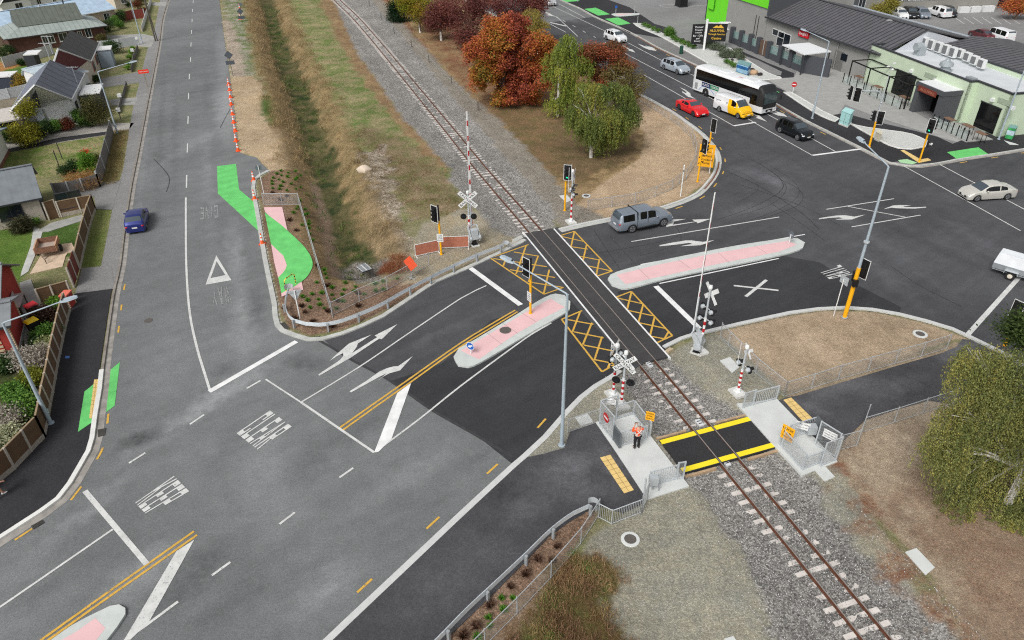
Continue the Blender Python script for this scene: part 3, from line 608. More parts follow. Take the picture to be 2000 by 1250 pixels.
tag(MB().poly([(p.x, p.y, 0) for p in edge], -.1, .056).build('shared_path', PATH2), kind='structure')
pad('shared_path', [(1519,783),(1534,776),(1560,772),(1660,742),(1760,712),(1838,690),(1868,677),(1880,662),(1898,664),(1960,695),(2060,760),(1940,800),(1815,782),(1760,797),(1690,820),(1640,868),(1622,884),(1560,826)], PATH2, .056)
pad('concrete_slab', [(1163,824),(1234,804),(1283,867),(1346,949),(1264,975),(1203,882)], CONCL, .10)
pad('concrete_slab', [(1439,788),(1518,779.5),(1563,826),(1636,901),(1567,928),(1505,862)], CONCL, .10)
pad('concrete_pad', [(1123,814),(1147,806),(1159,824),(1135,831)], CONCL, .09)
pad('concrete_pad', [(1406,704),(1426,697),(1444,717),(1430,728)], CONCL, .06)
pad('concrete_pad', [(1768,1078),(1790,1070),(1826,1108),(1808,1123)], CONCL, .06)
pad('concrete_pad', [(1591,918),(1612,911),(1631,931),(1611,940)], CONCL, .06)
pad('concrete_pad', [(1092,382),(1107,380),(1117,391),(1106,395)], CONCL, .06)
pad('concrete_pad', [(1415,1247),(1432,1242),(1442,1255),(1420,1262)], CONCL, .06)
pad('concrete_apron', [(1299,684),(1308,678),(1316,681),(1306,686)], mat('apron', S(186,168,140), .9, nz=.1, world=True), .05)
pad('concrete_apron', [(1006,472),(1022,464),(1018,459),(1000,468)], CONC, .05)
rt_ = thing('railway_track', 'rusty single railway track on pale concrete sleepers and grey ballast', 'railway track')
RUST = mat('rail_rust', S(104,66,48), .8, .1, nz=.25, ns=6, world=True)
RTOP = mat('rail_top', S(150,146,142), .45, .2, nz=.15, ns=4, world=True)
RSHY = mat('rail_top_worn', S(128,120,112), .4, .6, nz=.1, ns=4, world=True)
TMAX = _cs[-1]
for sgn in (-1, 1):
 ln = [along(t, sgn*.57) for t in np.arange(0, TMAX, 1.5)]
 mb = MB().ribbon(ln, -.036, .036, -.02, .024); mb.ribbon(ln, -.011, .011, -.12, -.02); mb.ribbon(ln, -.07, .07, -.145, -.12)
 r = mb.build('rail', RUST, rt_); MB().ribbon(ln, -.03, .03, .0262).build('running_surface', RTOP, r)
SLP = mat('sleeper_concrete', S(208,202,196), .9, nz=.14, ns=2.5, world=True)
SLT = mat('sleeper_timber', S(98,92,86), .95, nz=.25, ns=3, world=True)
t_n0, t_n1 = tpos(757, 118)[0], tpos(1044, 449)[0]; t_s0 = tpos(1262, 716)[0]; t_w0, t_w1 = tpos(1372, 835)[0], tpos(1425, 900)[0]
tlist = [t for t in np.arange(TMAX-1, 2, -.66) if not (t_n1+.1 < t < t_s0) and not (t_w0-.2 < t < t_w1+.2)]
rr = random.Random(4); far = MB()
for i, t in enumerate(tlist):
 d = tdirat(t); a = math.atan2(d.y, d.x)+PI/2
 old = t < t_n0
 zt = rr.choice([-.128, -.15, -.155, -.16]) if not old else -.13
 c = along(t, .0, zt-.09)
 if t > tpos(1300, 749)[0]: L = 2.35
 else: L = 2.2
 if i < 98: MB().box(c, (L, .25, .18), a).build('sleeper', SLP, rt_)
 else: far.box(c, (L, .24, .18), a)
fo_ = far.build('sleeper', SLP, rt_); fo_['kind'] = 'stuff'
PAN = asphalt('rubber_panel', S(72,71,71), .12, .3, .1)
t0, t1 = tpos(1030, 455)[0], tpos(1266, 706)[0]
def blk(name, o0, o1, m, z, ta=None, tb=None, z0=-.12):
 ln = [along(t, 0) for t in np.linspace(ta if ta is not None else t0, tb if tb is not None else t1, 24)]
 return tag(MB().ribbon(ln, o0, o1, z0, z).build(name, m), kind='structure')
blk('crossing_panel', -1.08, -.63, PAN, .018); blk('crossing_panel', -.50, .50, PAN, .018); blk('crossing_panel', .63, 1.52, PAN, .018)
WP = paint('white_paint', S(214,215,213), .26); WPF = paint('white_paint_faded', S(196,197,196), .62); YP = paint('yellow_paint', S(220,174,70), .3, sc=7)
WPN = paint('white_paint_new', S(236,237,237), .03)
blk('white_edge', -1.2, -1.085, WPN, .03, t0-.3, t1+.4); blk('white_edge', 1.525, 1.64, WPN, .03, t0+.1, t1+.2)
for k in range(1, 13):
 tt = t0+(t1-t0)*k/13; ln = [along(tt-.012, 0), along(tt+.012, 0)]
 for o0, o1 in ((-1.08, -.63), (-.50, .50), (.63, 1.52)): MB().ribbon(ln, o0, o1, .0195).build('panel_joint', mat('joint_dark', S(48,47,47), .9, nz=0), bpy.data.objects['crossing_panel'])
PB = asphalt('foot_panel', S(52,52,54), .12, .2, .05)
ua, ub = tpos(1283, 862)[0]-.05, tpos(1330, 925)[0]+.05
blk('footway_panel', -2.84, -.63, PB, .02, ua, ub); blk('footway_panel', -.50, .50, PB, .02, ua, ub); blk('footway_panel', .63, 2.98, PB, .02, ua, ub)
YB = mat('tactile_yellow', S(248,226,40), .6, nz=.04, ns=2, world=True)
for ta, tb in ((ua+.04, ua+.38), (ub-.40, ub-.06)):
 for o0, o1 in ((-2.84, -.64), (-.49, .49), (.64, 2.98)): blk('yellow_edge_strip', o0, o1, YB, .026, ta, tb)
TIM = mat('timber_edge', S(176,150,120), .9, nz=.2, world=True)
for o0, o1 in ((-2.9, -1.0), (1.0, 3.0)): blk('timber_edging', o0, o1, TIM, .0, ua-.26, ua-.12, -.2); blk('timber_edging', o0, o1, TIM, .0, ub+.12, ub+.26, -.2)
TT = [random.Random(2)]
AX = mat('axle_white', S(216,218,220), .6, nz=.05); DKM = mat('dark_metal', S(44,45,48), .5, .4, nz=.1)
for (u, v) in ((1418,903),(1268,712),(1366,826)):
 p = g(u, v, -.08); t_, o_ = tpos(u, v); d = tdirat(t_)
 o = thing('axle_counter', {1418: 'white rail sensor box between the rails south of the footpath crossing', 1268: 'white rail sensor box between the rails at the south edge of the road crossing', 1366: 'white rail sensor box between the rails north of the footpath crossing'}[u], 'rail sensor', p, math.atan2(d.y, d.x), 'white rail sensors')
 MB().box((0, 0, .0), (.55, .3, .1)).build('housing', AX, o); MB().box((-.1, 0, .06), (.05, .22, .02)).box((.1, 0, .06), (.05, .22, .02)).build('clamp', DKM, o)
# ================================================================== ROAD MARKINGS (painted parts of the road)
def zm(ox, oy, s): return lambda pts: [(ox+x/s, oy+y/s) for x, y in pts]
_lz = [0]
def line(px, w=.12, m=None, name='white_line', z=Z3, smooth=False):
 _lz[0] = (_lz[0]+1) % 12; z += _lz[0]*.0004
 P = smoothline(G(px), .8) if smooth or len(px) > 2 else G(px)
 return MB().ribbon(P, -w/2, w/2, z).build(name, m or WP, road)
def shape(px, m=None, name='turn_arrow', z=Z3+.007):
 return MB().poly([(p.x, p.y, z) for p in G(px)]).build(name, m or WP, road)
A = zm(400, 560, 3.906); B = zm(1150, 280, 3.906); D = zm(1500, 150, 3.906); E8 = zm(1000, 560, 4.8075); F5 = zm(850, 280, 3.906)
Q4 = zm(0, 880, 3.378); Q3 = zm(0, 580, 3.906); Q2 = zm(0, 300, 3.906); R6 = zm(1060, 0, 5.556); Z0 = zm(1250, 0, 5); N6 = zm(400, 300, 3.906); S7 = zm(1500, 440, 3.906)
cl = [(377.2,6),(376,23.5),(375,43.5),(374,66),(373,91),(372,121),(369.6,155.1),(368,194),(367,241.9),(365.8,298.2)]
for u, v in cl:
 p = g(u, v); q = g(390, -333.0+1e-3) if 0 else None
 d = (g(377.2, 6)-g(364.2, 367)).normalized(); MB().ribbon([p, p+d*3], -.06, .06, Z3).build('centre_line_dash', WP, road)
line([(364.2,367),(364.8,342)], .13, name='centre_line_dash')
line([(378,-4),(379,-16)], .12, name='centre_line_dash')
line([(363,386),(363,440),(363.5,500),(366,560),(372,620),(385,680),(400,730),(411,765)], .16)
line([(409,765),(579,667)], .38, WPN, 'give_way_line')
tri = Q2([(1650,775),(1568,1000),(1765,965)]); inn = Q2([(1653,822),(1607,950),(1720,927)])
P1, P2 = G(tri, Z3), G(inn, Z3)
mbt = MB(); mbt.add([tuple(p) for p in P1+P2], [(0, 1, 4, 3), (1, 2, 5, 4), (2, 0, 3, 5)]); mbt.build('give_way_triangle', WP, road)
def words(txt, cs, m=None, name='lettering'):
 mb = MB(); text_quad(mb, txt, *G(cs, Z3)); mb.build(name, m or WP, road)
words('GIVE', Q2([(1670,487),(1525,506),(1664,390),(1524,412)])[:2]+Q2([(1524,412),(1664,390)]), WPF)
words('WAY', Q2([(1775,1135),(1612,1170),(1612,1035),(1738,1008)]), WPF)
words('KEEP', Q4([(1145,165),(1252,272),(975,432),(890,343)]))
words('CLEAR', A([(495,942),(668,1070),(408,1247),(240,1115)]))
words('RAIL', S7([(470,412),(388,350),(545,298),(645,375)]))
line([(1433,558),(1520.5,567.5)], .2); line([(1456.5,579.5),(1497,547)], .24)
line([(519,741),(588,786)], .11); line([(588,786),(731,884)], .15)
line([(588,786),(700,718),(800,650),(900,583),(930,567),(950,558)], .11)
line([(737,880),(820,818),(900,754),(1000,680),(1040,652),(1077,631)], .12)
line([(915,521),(1017,596)], .42, WPN, 'stop_line'); line([(1281,559),(1366,642)], .42, WPN, 'stop_line')
for px in ([(663,836),(740,782),(800,740),(900,670),(960,633),(1006,606)], [(670,840),(740,790),(800,748),(900,677),(960,640),(1011,609)]): line(px, .13, YP, 'yellow_line', smooth=True)
for px in ([(81,1250),(200,1165),(300,1094),(379,1038)], [(95,1250),(200,1175),(300,1105),(385,1045)]):
 line([(px[0][0]-90, px[0][1]+66)]+px, .13, YP, 'yellow_line', smooth=True)
shape([(803,749),(799,751),(776,768),(731,884),(739,883),(765,857)], WPN, 'painted_bar')
shape(Q4([(1283,590),(1165,665),(820,1250),(860,1250),(985,1130)]), WP, 'painted_bar')
line([(166,959),(226,1030),(287,1102)], .26, name='stop_line'); line([(-60,1226),(0,1186),(220.5,1034)], .12); line([(243,1252),(291.6,1217),(348,1175)], .14)
for a_, b_ in (((482,759),(509,743.5)),((371,829),(399,810)),((252,905),(284,884.6)),((546,1024),(576,1001)),((414,1124),(450,1098)),((663,933),(690,914))): line([a_, b_], .13, WP, 'white_dash')
shape(A([(865,672),(875,680),(1000,608),(1110,545),(1330,398),(1350,402),(1470,287),(1295,374),(1316,386),(1125,508),(1160,460),(1168,435),(1272,367),(1150,415),(1100,435),(1000,522),(950,570),(1010,530),(1055,508),(1058,530),(1030,562)]), WP)
shape(A([(1103,800),(1117,808),(1230,745),(1330,690),(1385,664),(1312,725),(1360,688),(1410,662),(1490,640),(1588,530),(1475,608),(1440,610),(1385,625),(1330,650),(1230,722)]), WP)
shape(B([(640,622),(645,630),(820,600),(830,612),(932,577),(788,584),(812,598)]), WP); shape(B([(585,590),(600,584),(742,578),(650,598),(640,630),(590,640)]), WP)
shape(B([(540,778),(540,787),(640,777),(720,767),(765,760),(790,768),(695,787),(850,779),(885,768),(957,740),(870,753),(830,748),(785,742),(740,742),(640,758)]), WP)
line([(1233,472),(1522,424)], .12); line([(1251,517),(1572,458)], .12, WPN); line([(1288,554),(1521,505)], .12, WPN)
shape(D([(387,1080),(390,1088),(470,1078),(540,1074),(575,1080),(512,1092),(640,1090),(680,1075),(745,1052),(660,1068),(590,1058),(520,1060)]), WP)
shape(D([(878,1012),(950,984),(1000,980),(1093,982),(1030,990),(1040,993),(1100,997),(1208,993),(1205,999),(1120,1007),(1000,1005),(940,1000)]), WP)
for s_ in ([(444,1012),(960,931)],[(610,990),(1050,1072)],[(638,1146),(1163,1056)]): line(D(s_), .12)
line([(1078,12),(1089,17),(1186,63),(1292,118),(1374,157),(1500,224),(1633,297)], .12); line([(1202,94),(1250,120),(1394,195),(1500,255),(1587,304)], .12); line([(1255,145),(1433,246)], .12)
line([(1433,246),(1476,239)], .3, WPN, 'stop_line'); line([(1587,303.5),(1682,291)], .3, WPN, 'stop_line')
for s_ in ([(150,180),(380,395)],[(170,40),(455,190)],[(40,240),(250,350)]): line(R6(s_), .13)
line(R6([(80,245),(260,285)]), .5, name='painted_bar'); shape(R6([(30,135),(60,135),(125,178),(40,165)]), WP, 'painted_bar'); line(R6([(40,130),(180,205)]), .13)
for s_ in ([(220,222),(250,240)],[(325,275),(355,295)],[(435,335),(465,355)],[(550,395),(575,410)],[(675,460),(710,485)]): line(R6(s_), .13, name='white_dash')
shape(R6([(848,490),(860,486),(945,534),(972,538),(1005,572),(920,545),(932,540)])); shape(R6([(1028,473),(1100,500),(1150,515),(1108,495),(1170,510),(1200,520),(1235,555),(1150,540),(1090,515)]))
shape(Z0([(385,853),(440,876),(490,912),(497,940),(545,967),(470,947),(415,905),(408,890),(450,912),(455,900)])); shape(Z0([(1100,1110),(1140,1130),(1160,1125),(1238,1190),(1130,1150),(1150,1145)])); shape(Z0([(1205,1048),(1280,1085),(1350,1110),(1300,1080),(1400,1110),(1440,1142),(1350,1130),(1270,1100)]))
line([(1766,325),(1880,388),(1993,451)], .12); line([(1835.4,321.5),(2000,408.6),(2100,462)], .12); line([(2010,520),(1889,655)], .32, WP, 'stop_line')
for Zf, segs in ((F5, ([(712,773),(420,875)],[(420,875),(830,1152)],[(830,1152),(978,1100)],[(545,865),(520,935)],[(693,783),(617,997)],[(785,862),(712,1060)],[(870,965),(828,1145)],[(600,830),(790,862)],[(445,880),(850,942)],[(570,965),(915,1025)],[(720,1060),(975,1100)])),
                 (F5, ([(945,707),(1062,672)],[(1062,672),(1350,975)],[(1350,975),(1230,1015)],[(1062,672),(1035,795)],[(1155,775),(1125,905)],[(1252,885),(1228,1012)],[(950,708),(1135,750)],[(1025,788),(1165,808)],[(1090,860),(1248,890)],[(1160,935),(1345,975)])),
                 (E8, ([(658,225),(465,308)],[(465,308),(845,800)],[(845,800),(965,730)],[(640,235),(568,425)],[(750,340),(665,545)],[(845,470),(775,685)],[(950,600),(935,640)],[(920,715),(900,765)],[(520,310),(765,355)],[(580,425),(860,482)],[(675,550),(960,607)],[(770,685),(965,725)])),
                 (E8, ([(968,103),(1120,45)],[(1120,45),(1505,460)],[(1505,460),(1350,532)],[(1122,50),(1078,225)],[(1232,165),(1185,345)],[(1340,280),(1295,465)],[(1470,425),(1430,490)],[(975,105),(1220,160)],[(1080,222),(1325,275)],[(1185,338),(1440,393)],[(1295,465),(1425,490)]))):
 mb = MB()
 for k, s_ in enumerate(segs): mb.ribbon(G(Zf(s_)), -.065, .065, Z3+.0004*k)
 mb.build('yellow_hatch', YP, road)
def ydash(L, side, a, b_, off=.58, step=3.0, phase=0):
 i0 = L.index(min(L, key=lambda p: (p-g(*a)).length)); i1_ = L.index(min(L, key=lambda p: (p-g(*b_)).length)); q = offset(L, side*off)[min(i0, i1_):max(i0, i1_)+1]
 s_ = phase; acc = 0; run = []
 for i in range(1, len(q)):
  seg = (q[i]-q[i-1]).length; n_ = max(1, int(seg/.1))
  for k in range(n_):
   pos_ = (acc+seg*k/n_-phase) % step; p = q[i-1].lerp(q[i], k/n_)
   if pos_ < 1.0: run.append(p)
   else:
    if len(run) > 3: MB().ribbon(run[::3]+[run[-1]], -.06, .06, Z3).build('yellow_dash', YP, road)
    run = []
  acc += seg
ydash(L1, 1, (226,562), (205,700)); ydash(L1, 1, (190,815), (-40,1080)); ydash(L2, -1, (1100,805), (632,1250), .6, 4.6, 1.0); ydash(L3, -1, (1385,650), (1880,655), .6, 4.0)
ydash(L4, -1, (1250,420), (1290,205), .75, 3.4); ydash(L6, -1, (930,515), (500,370), .8, 4.4, 1.0); ydash(L5, -1, (1285,94), (1374,135), .7, 4); ydash(L5, -1, (1500,197), (1640,270), .7, 4); ydash(L5, -1, (1860,315), (2000,293), .6, 4)
GRN = mat('green_surfacing', S(104,200,110), .85, nz=.14, ns=1.1, bump=.2, bs=50, world=True)
def colour(name, px, m, z, sm=False):
 P = G(px, z-.01); o = MB().poly([(p.x, p.y, z) for p in P]).build(name, m); tag(o, kind='structure')
colour('green_cycle_surface', N6([(93,97),(238,78),(262,275),(395,385),(430,610),(100,305)]), GRN, Z2+.002)
pk = [N6([(450,410),(590,408),(632,590),(640,600),(560,540),(460,445)]), N6([(505,685),(600,780),(626,850),(615,890),(560,948),(530,830)]), N6([(738,975),(752,1040),(690,1050),(586,1092),(584,1066),(690,1008)])]
for q in pk: colour('pink_surface', q, PINK, .075)
gq = smoothline(G(N6([(590,550),(740,690),(800,770),(822,830),(815,880),(770,950),(690,1010)]), .07), .3)
gq = G(N6([(457,448)]), .07)+gq+G(N6([(585,1065),(560,945),(600,905),(622,870),(626,845),(600,780),(505,690)]), .07)
tag(MB().poly([(p.x, p.y, .08) for p in gq]).build('green_cycle_surface', GRN), kind='structure')
TAC = mat('tactile_tan', S(226,196,128), .8, nz=.08, ns=2.2, world=True)
colour('green_cycle_surface', Q3([(915,497),(845,555),(810,880),(875,830)]), GRN, Z3+.002)
colour('green_cycle_surface', Q3([(778,615),(645,722),(595,1030),(737,933)]), GRN, .07)
def tiles(px4, nx_, ny_, z):
 a, b_, c, d = G(px4, z); o = MB().add([(p.x, p.y, z) for p in (a, b_, c, d)], [(0, 1, 2, 3)])
 t = o.build('tactile_paving', TAC); tag(t, kind='structure'); mb = MB()
 for i in range(1, nx_): mb.ribbon([a.lerp(b_, i/nx_), d.lerp(c, i/nx_)], -.012, .012, z+.003)
 for j in range(1, ny_): mb.ribbon([a.lerp(d, j/ny_), b_.lerp(c, j/ny_)], -.012, .012, z+.0034)
 mb.build('tile_joint', mat('tile_joint', S(150,124,80), .9, nz=0), t)
 dots = MB(); n1, n2 = nx_*4, ny_*4
 for i in range(n1):
  for j in range(n2):
   p = a.lerp(b_, (i+.5)/n1).lerp(d.lerp(c, (i+.5)/n1), (j+.5)/n2); dots.cyl((p.x, p.y, z), (p.x, p.y, z+.008), .02, .014, 5)
 dots.build('stud', TAC, t)
tiles(Q3([(718,630),(752,626),(718,928),(680,925)]), 2, 9, .076)
Z11 = zm(1100, 740, 5); Z13 = zm(1380, 640, 3.906)
tiles(Z11([(360,768),(460,740),(690,1085),(595,1118)]), 2, 8, .062); tiles(Z13([(585,550),(645,532),(812,695),(735,716)]), 2, 6, .062)
for q in (R6([(450,98),(575,83),(730,155),(605,170)]), R6([(675,205),(820,190),(955,255),(820,275)]), R6([(205,0),(420,-20),(390,12),(240,22)]), Z0([(1160,800),(1362,902),(1240,922),(1140,850)]), D([(1365,575),(1605,538),(1680,590),(1440,627)])): colour('green_cycle_surface', q, GRN, .08)
colour('tactile_paving', D([(1010,562),(1035,557),(1165,630),(1220,620),(1245,638),(1150,657)]), TAC, .082)
colour('pale_green_paving', D([(990,636),(1060,628),(1140,655),(1100,668),(1010,655)]), mat('pale_green', S(168,212,164), .8, nz=.08, world=True), .081)
TYR = mat('tyre_rubber_mark', S(60,60,62), .9, nz=.2, ns=3, world=True, alpha=.55)
for px, w_ in (               ([(1420,335),(1480,362),(1560,412),(1600,448)], .09), ([(1450,362),(1560,400),(1640,440)], .08), ([(1300,420),(1330,470),(1250,500)], .05),
               ([(1440,300),(1500,330),(1530,365),(1480,400),(1400,430)], .07), ([(1500,340),(1560,370),(1560,400),(1480,430)], .06), ([(1190,460),(1240,515)], .05),
               ([(1740,520),(1800,560),(1880,600)], .07), ([(1510,400),(1570,440),(1610,470)], .07), ([(1480,310),(1545,350),(1560,380),(1520,410),(1450,435)], .05), ([(1460,305),(1520,345),(1535,372),(1500,402),(1430,425)], .05), ([(1430,330),(1470,350),(1480,372),(1440,395)], .05), ([(300,310),(330,345),(325,375)], .1), ([(1130,500),(1300,470),(1350,440)], .06), ([(1160,450),(1220,540)], .06), ([(430,250),(470,160),(440,120)], .1)):
 MB().ribbon(smoothline(G(px), .8), -w_/2, w_/2, Z1+.004).build('tyre_mark', TYR, road)
IRON = mat('cast_iron', S(104,98,94), .7, .3, nz=.2, ns=12, world=True)
def manhole(u, v, r, rim, z, lab):
 p = g(u, v, z); t = thing('manhole', lab, 'manhole cover', (p.x, p.y, z), 0, 'manhole covers')
 if rim: MB().lathe((0, 0, 0), [(rim, 0), (rim, .05), (rim*.96, .06), (r, .06), (r, 0)], 24).build('concrete_rim', CONCL, t)
 MB().lathe((0, 0, 0), [(r*.98, 0), (r*.98, .045 if rim else .012), (r*.9, .05 if rim else .014)], 24).build('cover', IRON, t)
manhole(1231, 1054, .3, .46, .02, 'round iron manhole cover in a white concrete ring on the gravel')
manhole(1797, 653, .3, .47, .02, 'round grey manhole cover in a concrete ring inside the fenced sand triangle')
manhole(1145, 383, .26, .42, .02, 'round manhole cover in a concrete ring beside the barrier signal post')
manhole(987, 645, .42, 0, .135, 'dark round manhole cover in the pink traffic island')
manhole(290, 626, .3, 0, .003, 'dark round manhole cover in the left road lane')
def drain(px, lab):
 P = G(px, .02); c = sum(P, Vector())/4; t = thing('drain_grate', lab, 'drain', (c.x, c.y, 0), 0, 'roadside drains')
 MB().poly([(p.x-c.x, p.y-c.y, 0) for p in P], .0, .02).build('sump', mat('sump_black', S(30,30,30), .9, nz=0), t)
 mb = MB()
 for i in range(9):
  a, b_ = P[0].lerp(P[1], (i+.5)/9), P[3].lerp(P[2], (i+.5)/9); mb.ribbon([(a.x-c.x, a.y-c.y), (b_.x-c.x, b_.y-c.y)], -.018, .018, .02, .032)
 mb.build('bar', mat('grate', S(86,84,80), .7, .4, nz=.1), t)
E6z = zm(400, 560, 3.906)
drain(E6z([(565,285),(610,270),(650,318),(610,330)]), 'black drain grate in the kerb on the left of the nose')
drain(E6z([(795,385),(880,378),(870,405),(825,402)]), 'black drain grate at the bottom of the nose kerb')
drain(Q4([(205,497),(280,455),(295,475),(222,520)]), 'slotted drain grate in the kerb at the lower left')
drain(Q3([(745,1012),(810,1000),(800,1055),(748,1068)]), 'dark drain grate in the kerb below the green crossing patch')
tag(MB().poly([(p.x, p.y, 0) for p in G(Q3([(498,450),(532,450),(528,466),(496,468)]), .07)], .05, .069).build('blue_marker', mat('blue_mark', S(92,140,216), .7, nz=.05)), 'small blue square sheet lying on the dark path', 'marker')
# ================================================================== STREET FURNITURE
GALV = mat('galvanised', S(192,198,202), .5, .12, nz=.10, ns=5)
GALVD = mat('galvanised_dull', S(160,165,168), .6, .1, nz=.12, ns=5)
LPOLE = mat('lamp_post_grey', S(172,186,196), .55, .08, nz=.08, ns=3)
BLK = mat('signal_black', S(26,27,29), .5, nz=.1); WHT = mat('white_enamel', S(232,234,234), .45, nz=.04)
YEL = mat('signal_yellow', S(250,182,20), .45, nz=.06, ns=3); RED = mat('signal_red', S(188,30,36), .5, nz=.06)
LENS = mat('dark_lens', S(40,34,36), .15, nz=.1); LRED = mat('lens_red', S(90,20,24), .2, nz=0); LGRN = mat('lens_green', (.02, .75, .38), .3, nz=0, emit=1.2)
CONCW = mat('footing', S(206,206,202), .85, nz=.1)
ORG = mat('cone_orange', S(250,96,40), .55, nz=.06); YSIGN = mat('sign_yellow', S(250,180,24), .55, nz=.04); SIGNBK = mat('sign_back', S(118,128,136), .45, .4, nz=.08)
INK = mat('ink_black', S(24,24,26), .6, nz=0); BLU = mat('sign_blue', S(30,96,190), .45, nz=.03); ORS = mat('sign_orange', S(232,92,56), .6, nz=.06)
def face(b, t): d = g(*t)-g(*b); return math.atan2(d.y, d.x)
def street_lamp(base, elbow, head, lab, col=None, r=.1, h=None, root=None):
 b = g(*base); b.z = .05
 H = h or hgt(base[0], base[1], elbow[1], .05)
 t = root or thing('street_lamp', lab, 'street lamp', b, 0, 'street lamps')
 hd = g(head[0], head[1], H+.9)-Vector((b.x, b.y, 0)); d = Vector((hd.x, hd.y, 0)).normalized(); L = min(4.2, Vector((hd.x, hd.y, 0)).length)
 m = col or LPOLE
 MB().cyl((0, 0, 0), (0, 0, H), r, r*.55, 10).cyl((0, 0, 0), (0, 0, .06), r*1.7).box((d.x*.1, d.y*.1, .9), (.1, .1, .3)).build('post', m, t, True)
 e = Vector((d.x*L, d.y*L, H+L*.16))
 MB().tube([(0, 0, H-.02), (d.x*.12, d.y*.12, H+.03), tuple(e)], [.05, .045, .035], 8).build('arm', WHT if L > 3.6 else m, t, True)
 a = math.atan2(d.y, d.x)
 mb = MB(); mb.M = Matrix.Translation(e) @ Matrix.Rotation(a, 4, 'Z') @ Matrix.Rotation(-.12, 4, 'Y')
 mb.add([(0, -.07, -.03), (.3, -.17, -.05), (.8, -.15, -.04), (.9, -.09, -.03), (.9, .09, -.03), (.8, .15, -.04), (.3, .17, -.05), (0, .07, -.03),
   (0, -.05, .05), (.3, -.12, .09), (.75, -.10, .07), (.88, -.06, .03), (.88, .06, .03), (.75, .10, .07), (.3, .12, .09), (0, .05, .05)],
           [(7, 6, 5, 4, 3, 2, 1, 0), (8, 9, 10, 11, 12, 13, 14, 15)]+[(i, (i+1) % 8, (i+1) % 8+8, i+8) for i in range(8)])
 hdm = mb.build('lamp_head', m, t, True)
 mb2 = MB(); mb2.M = mb.M; mb2.box((.55, 0, -.055), (.4, .2, .02)); mb2.build('lens', mat('lamp_lens', S(220,220,214), .2, nz=0), hdm)
 mb3 = MB(); mb3.M = mb.M; mb3.cyl((.14, 0, .06), (.14, 0, .12), .045); mb3.build('photocell', INK, hdm)
 return t
street_lamp((100,828), (2.6,632.5), (112,578), 'tall pale grey street lamp by the fence on the dark path', r=.12)
street_lamp((229.6,261), (197,141), (250,117), 'grey street lamp beside the hedge-lined driveway')
street_lamp((278,84.5), (252,-40), (300,-60), 'grey street lamp by the long white garden fence', h=10)
street_lamp((1097,871), (1107,576), (1004,503), 'tall grey street lamp leaning its arm over the yellow hatched crossing', r=.115)
street_lamp((1586,232), (1612,82), (1577,55), 'grey street lamp on the far kerb near the bus')
street_lamp((1950,273), (2004,98), (2040,60), 'thin grey street lamp at the corner of the pale green building')
street_lamp((1128,3), (1126,-110), (1180,-140), 'street lamp cut by the top edge beside the green crossing', h=9)
b = g(304, 81); t = thing('power_pole', 'dark double timber power pole on the left footpath', 'power pole', b)
TPOLE = mat('old_timber', S(92,86,78), .9, nz=.25, ns=2)
MB().cyl((0, 0, 0), (0, 0, 9), .12, .09).build('post', TPOLE, t, True); MB().cyl((.3, .1, 0), (.05, .02, 8), .1, .07).build('brace', TPOLE, t, True)
def signal_head(par, x, y, z, a, lit=None, n=3, board=True):
 """black three-light head facing direction a (parent frame)"""
 mb = MB(); M = Matrix.Translation((x, y, z)) @ Matrix.Rotation(a, 4, 'Z'); mb.M = M
 mb.box((0, 0, 0), (.2, .32, .34*n)); h = mb.build('signal_head', BLK, par)
 if board:
  k = MB(); k.M = M; k.box((-.02, 0, .02), (.03, .66, .34*n+.36)); k.build('backboard', BLK, h)
  k = MB(); k.M = M
  hh = .34*n/2+.2
  for dy, dz, sy, sz in ((-.34, .02, .035, hh*2), (.34, .02, .035, hh*2), (0, hh+.02, .7, .035), (0, -hh+.02, .7, .035)): k.box((-.018, dy, dz), (.035, sy, sz))
  k.build('white_border', WHT, h)
 for i in range(n):
  zz_ = (n-1)*.17-.34*i
  k = MB(); k.M = M; k.cyl((.1, 0, zz_), (.115, 0, zz_), .11, .11, 12)
  k.build('lens', LGRN if (lit == 'g' and i == n-1) else (LRED if lit == 'r' and i == 0 else LENS), h)
  k = MB(); k.M = M
  vs = []; q = 9
  for s_ in range(q):
   th = math.radians(-35+250*s_/(q-1)); c_, sn_ = math.cos(th)*.125, math.sin(th)*.125
   vs += [(.1, c_, zz_+sn_), (.36-.1*(abs(math.radians(90)-th) > 1.2), c_, zz_+sn_)]
  k.add(vs, [(2*j, 2*j+1, 2*j+3, 2*j+2) for j in range(q-1)]); k.build('visor', BLK, h)
 return h
def pole(base, topv, lab, r=.085, sleeve=1.3, heads=(), cap=True, zb=.05, H=None):
 b = g(*base); H = H or hgt(base[0], base[1], topv, zb)
 t = thing('traffic_signal', lab, 'traffic signal', (b.x, b.y, zb), 0, 'yellow traffic signal poles')
 MB().cyl((0, 0, 0), (0, 0, H-sleeve), r, r, 12).cyl((0, 0, 0), (0, 0, .05), r*1.5).build('pole', YEL, t, True)
 MB().cyl((0, 0, H-sleeve-.02), (0, 0, H), r*.95, r*.9, 12).build('sleeve', BLK, t, True)
 for off, a, z, lit, n_ in heads:
  x, y = off; hx = signal_head(t, x, y, H+z, a, lit, n_)
  MB().box((x/2, y/2, H+z+.3), (max(.05, abs(x)+.05), max(.05, abs(y)+.05), .05)).box((x/2, y/2, H+z-.3), (max(.05, abs(x)+.05), max(.05, abs(y)+.05), .05)).build('bracket', GALVD, t)
 return t, H
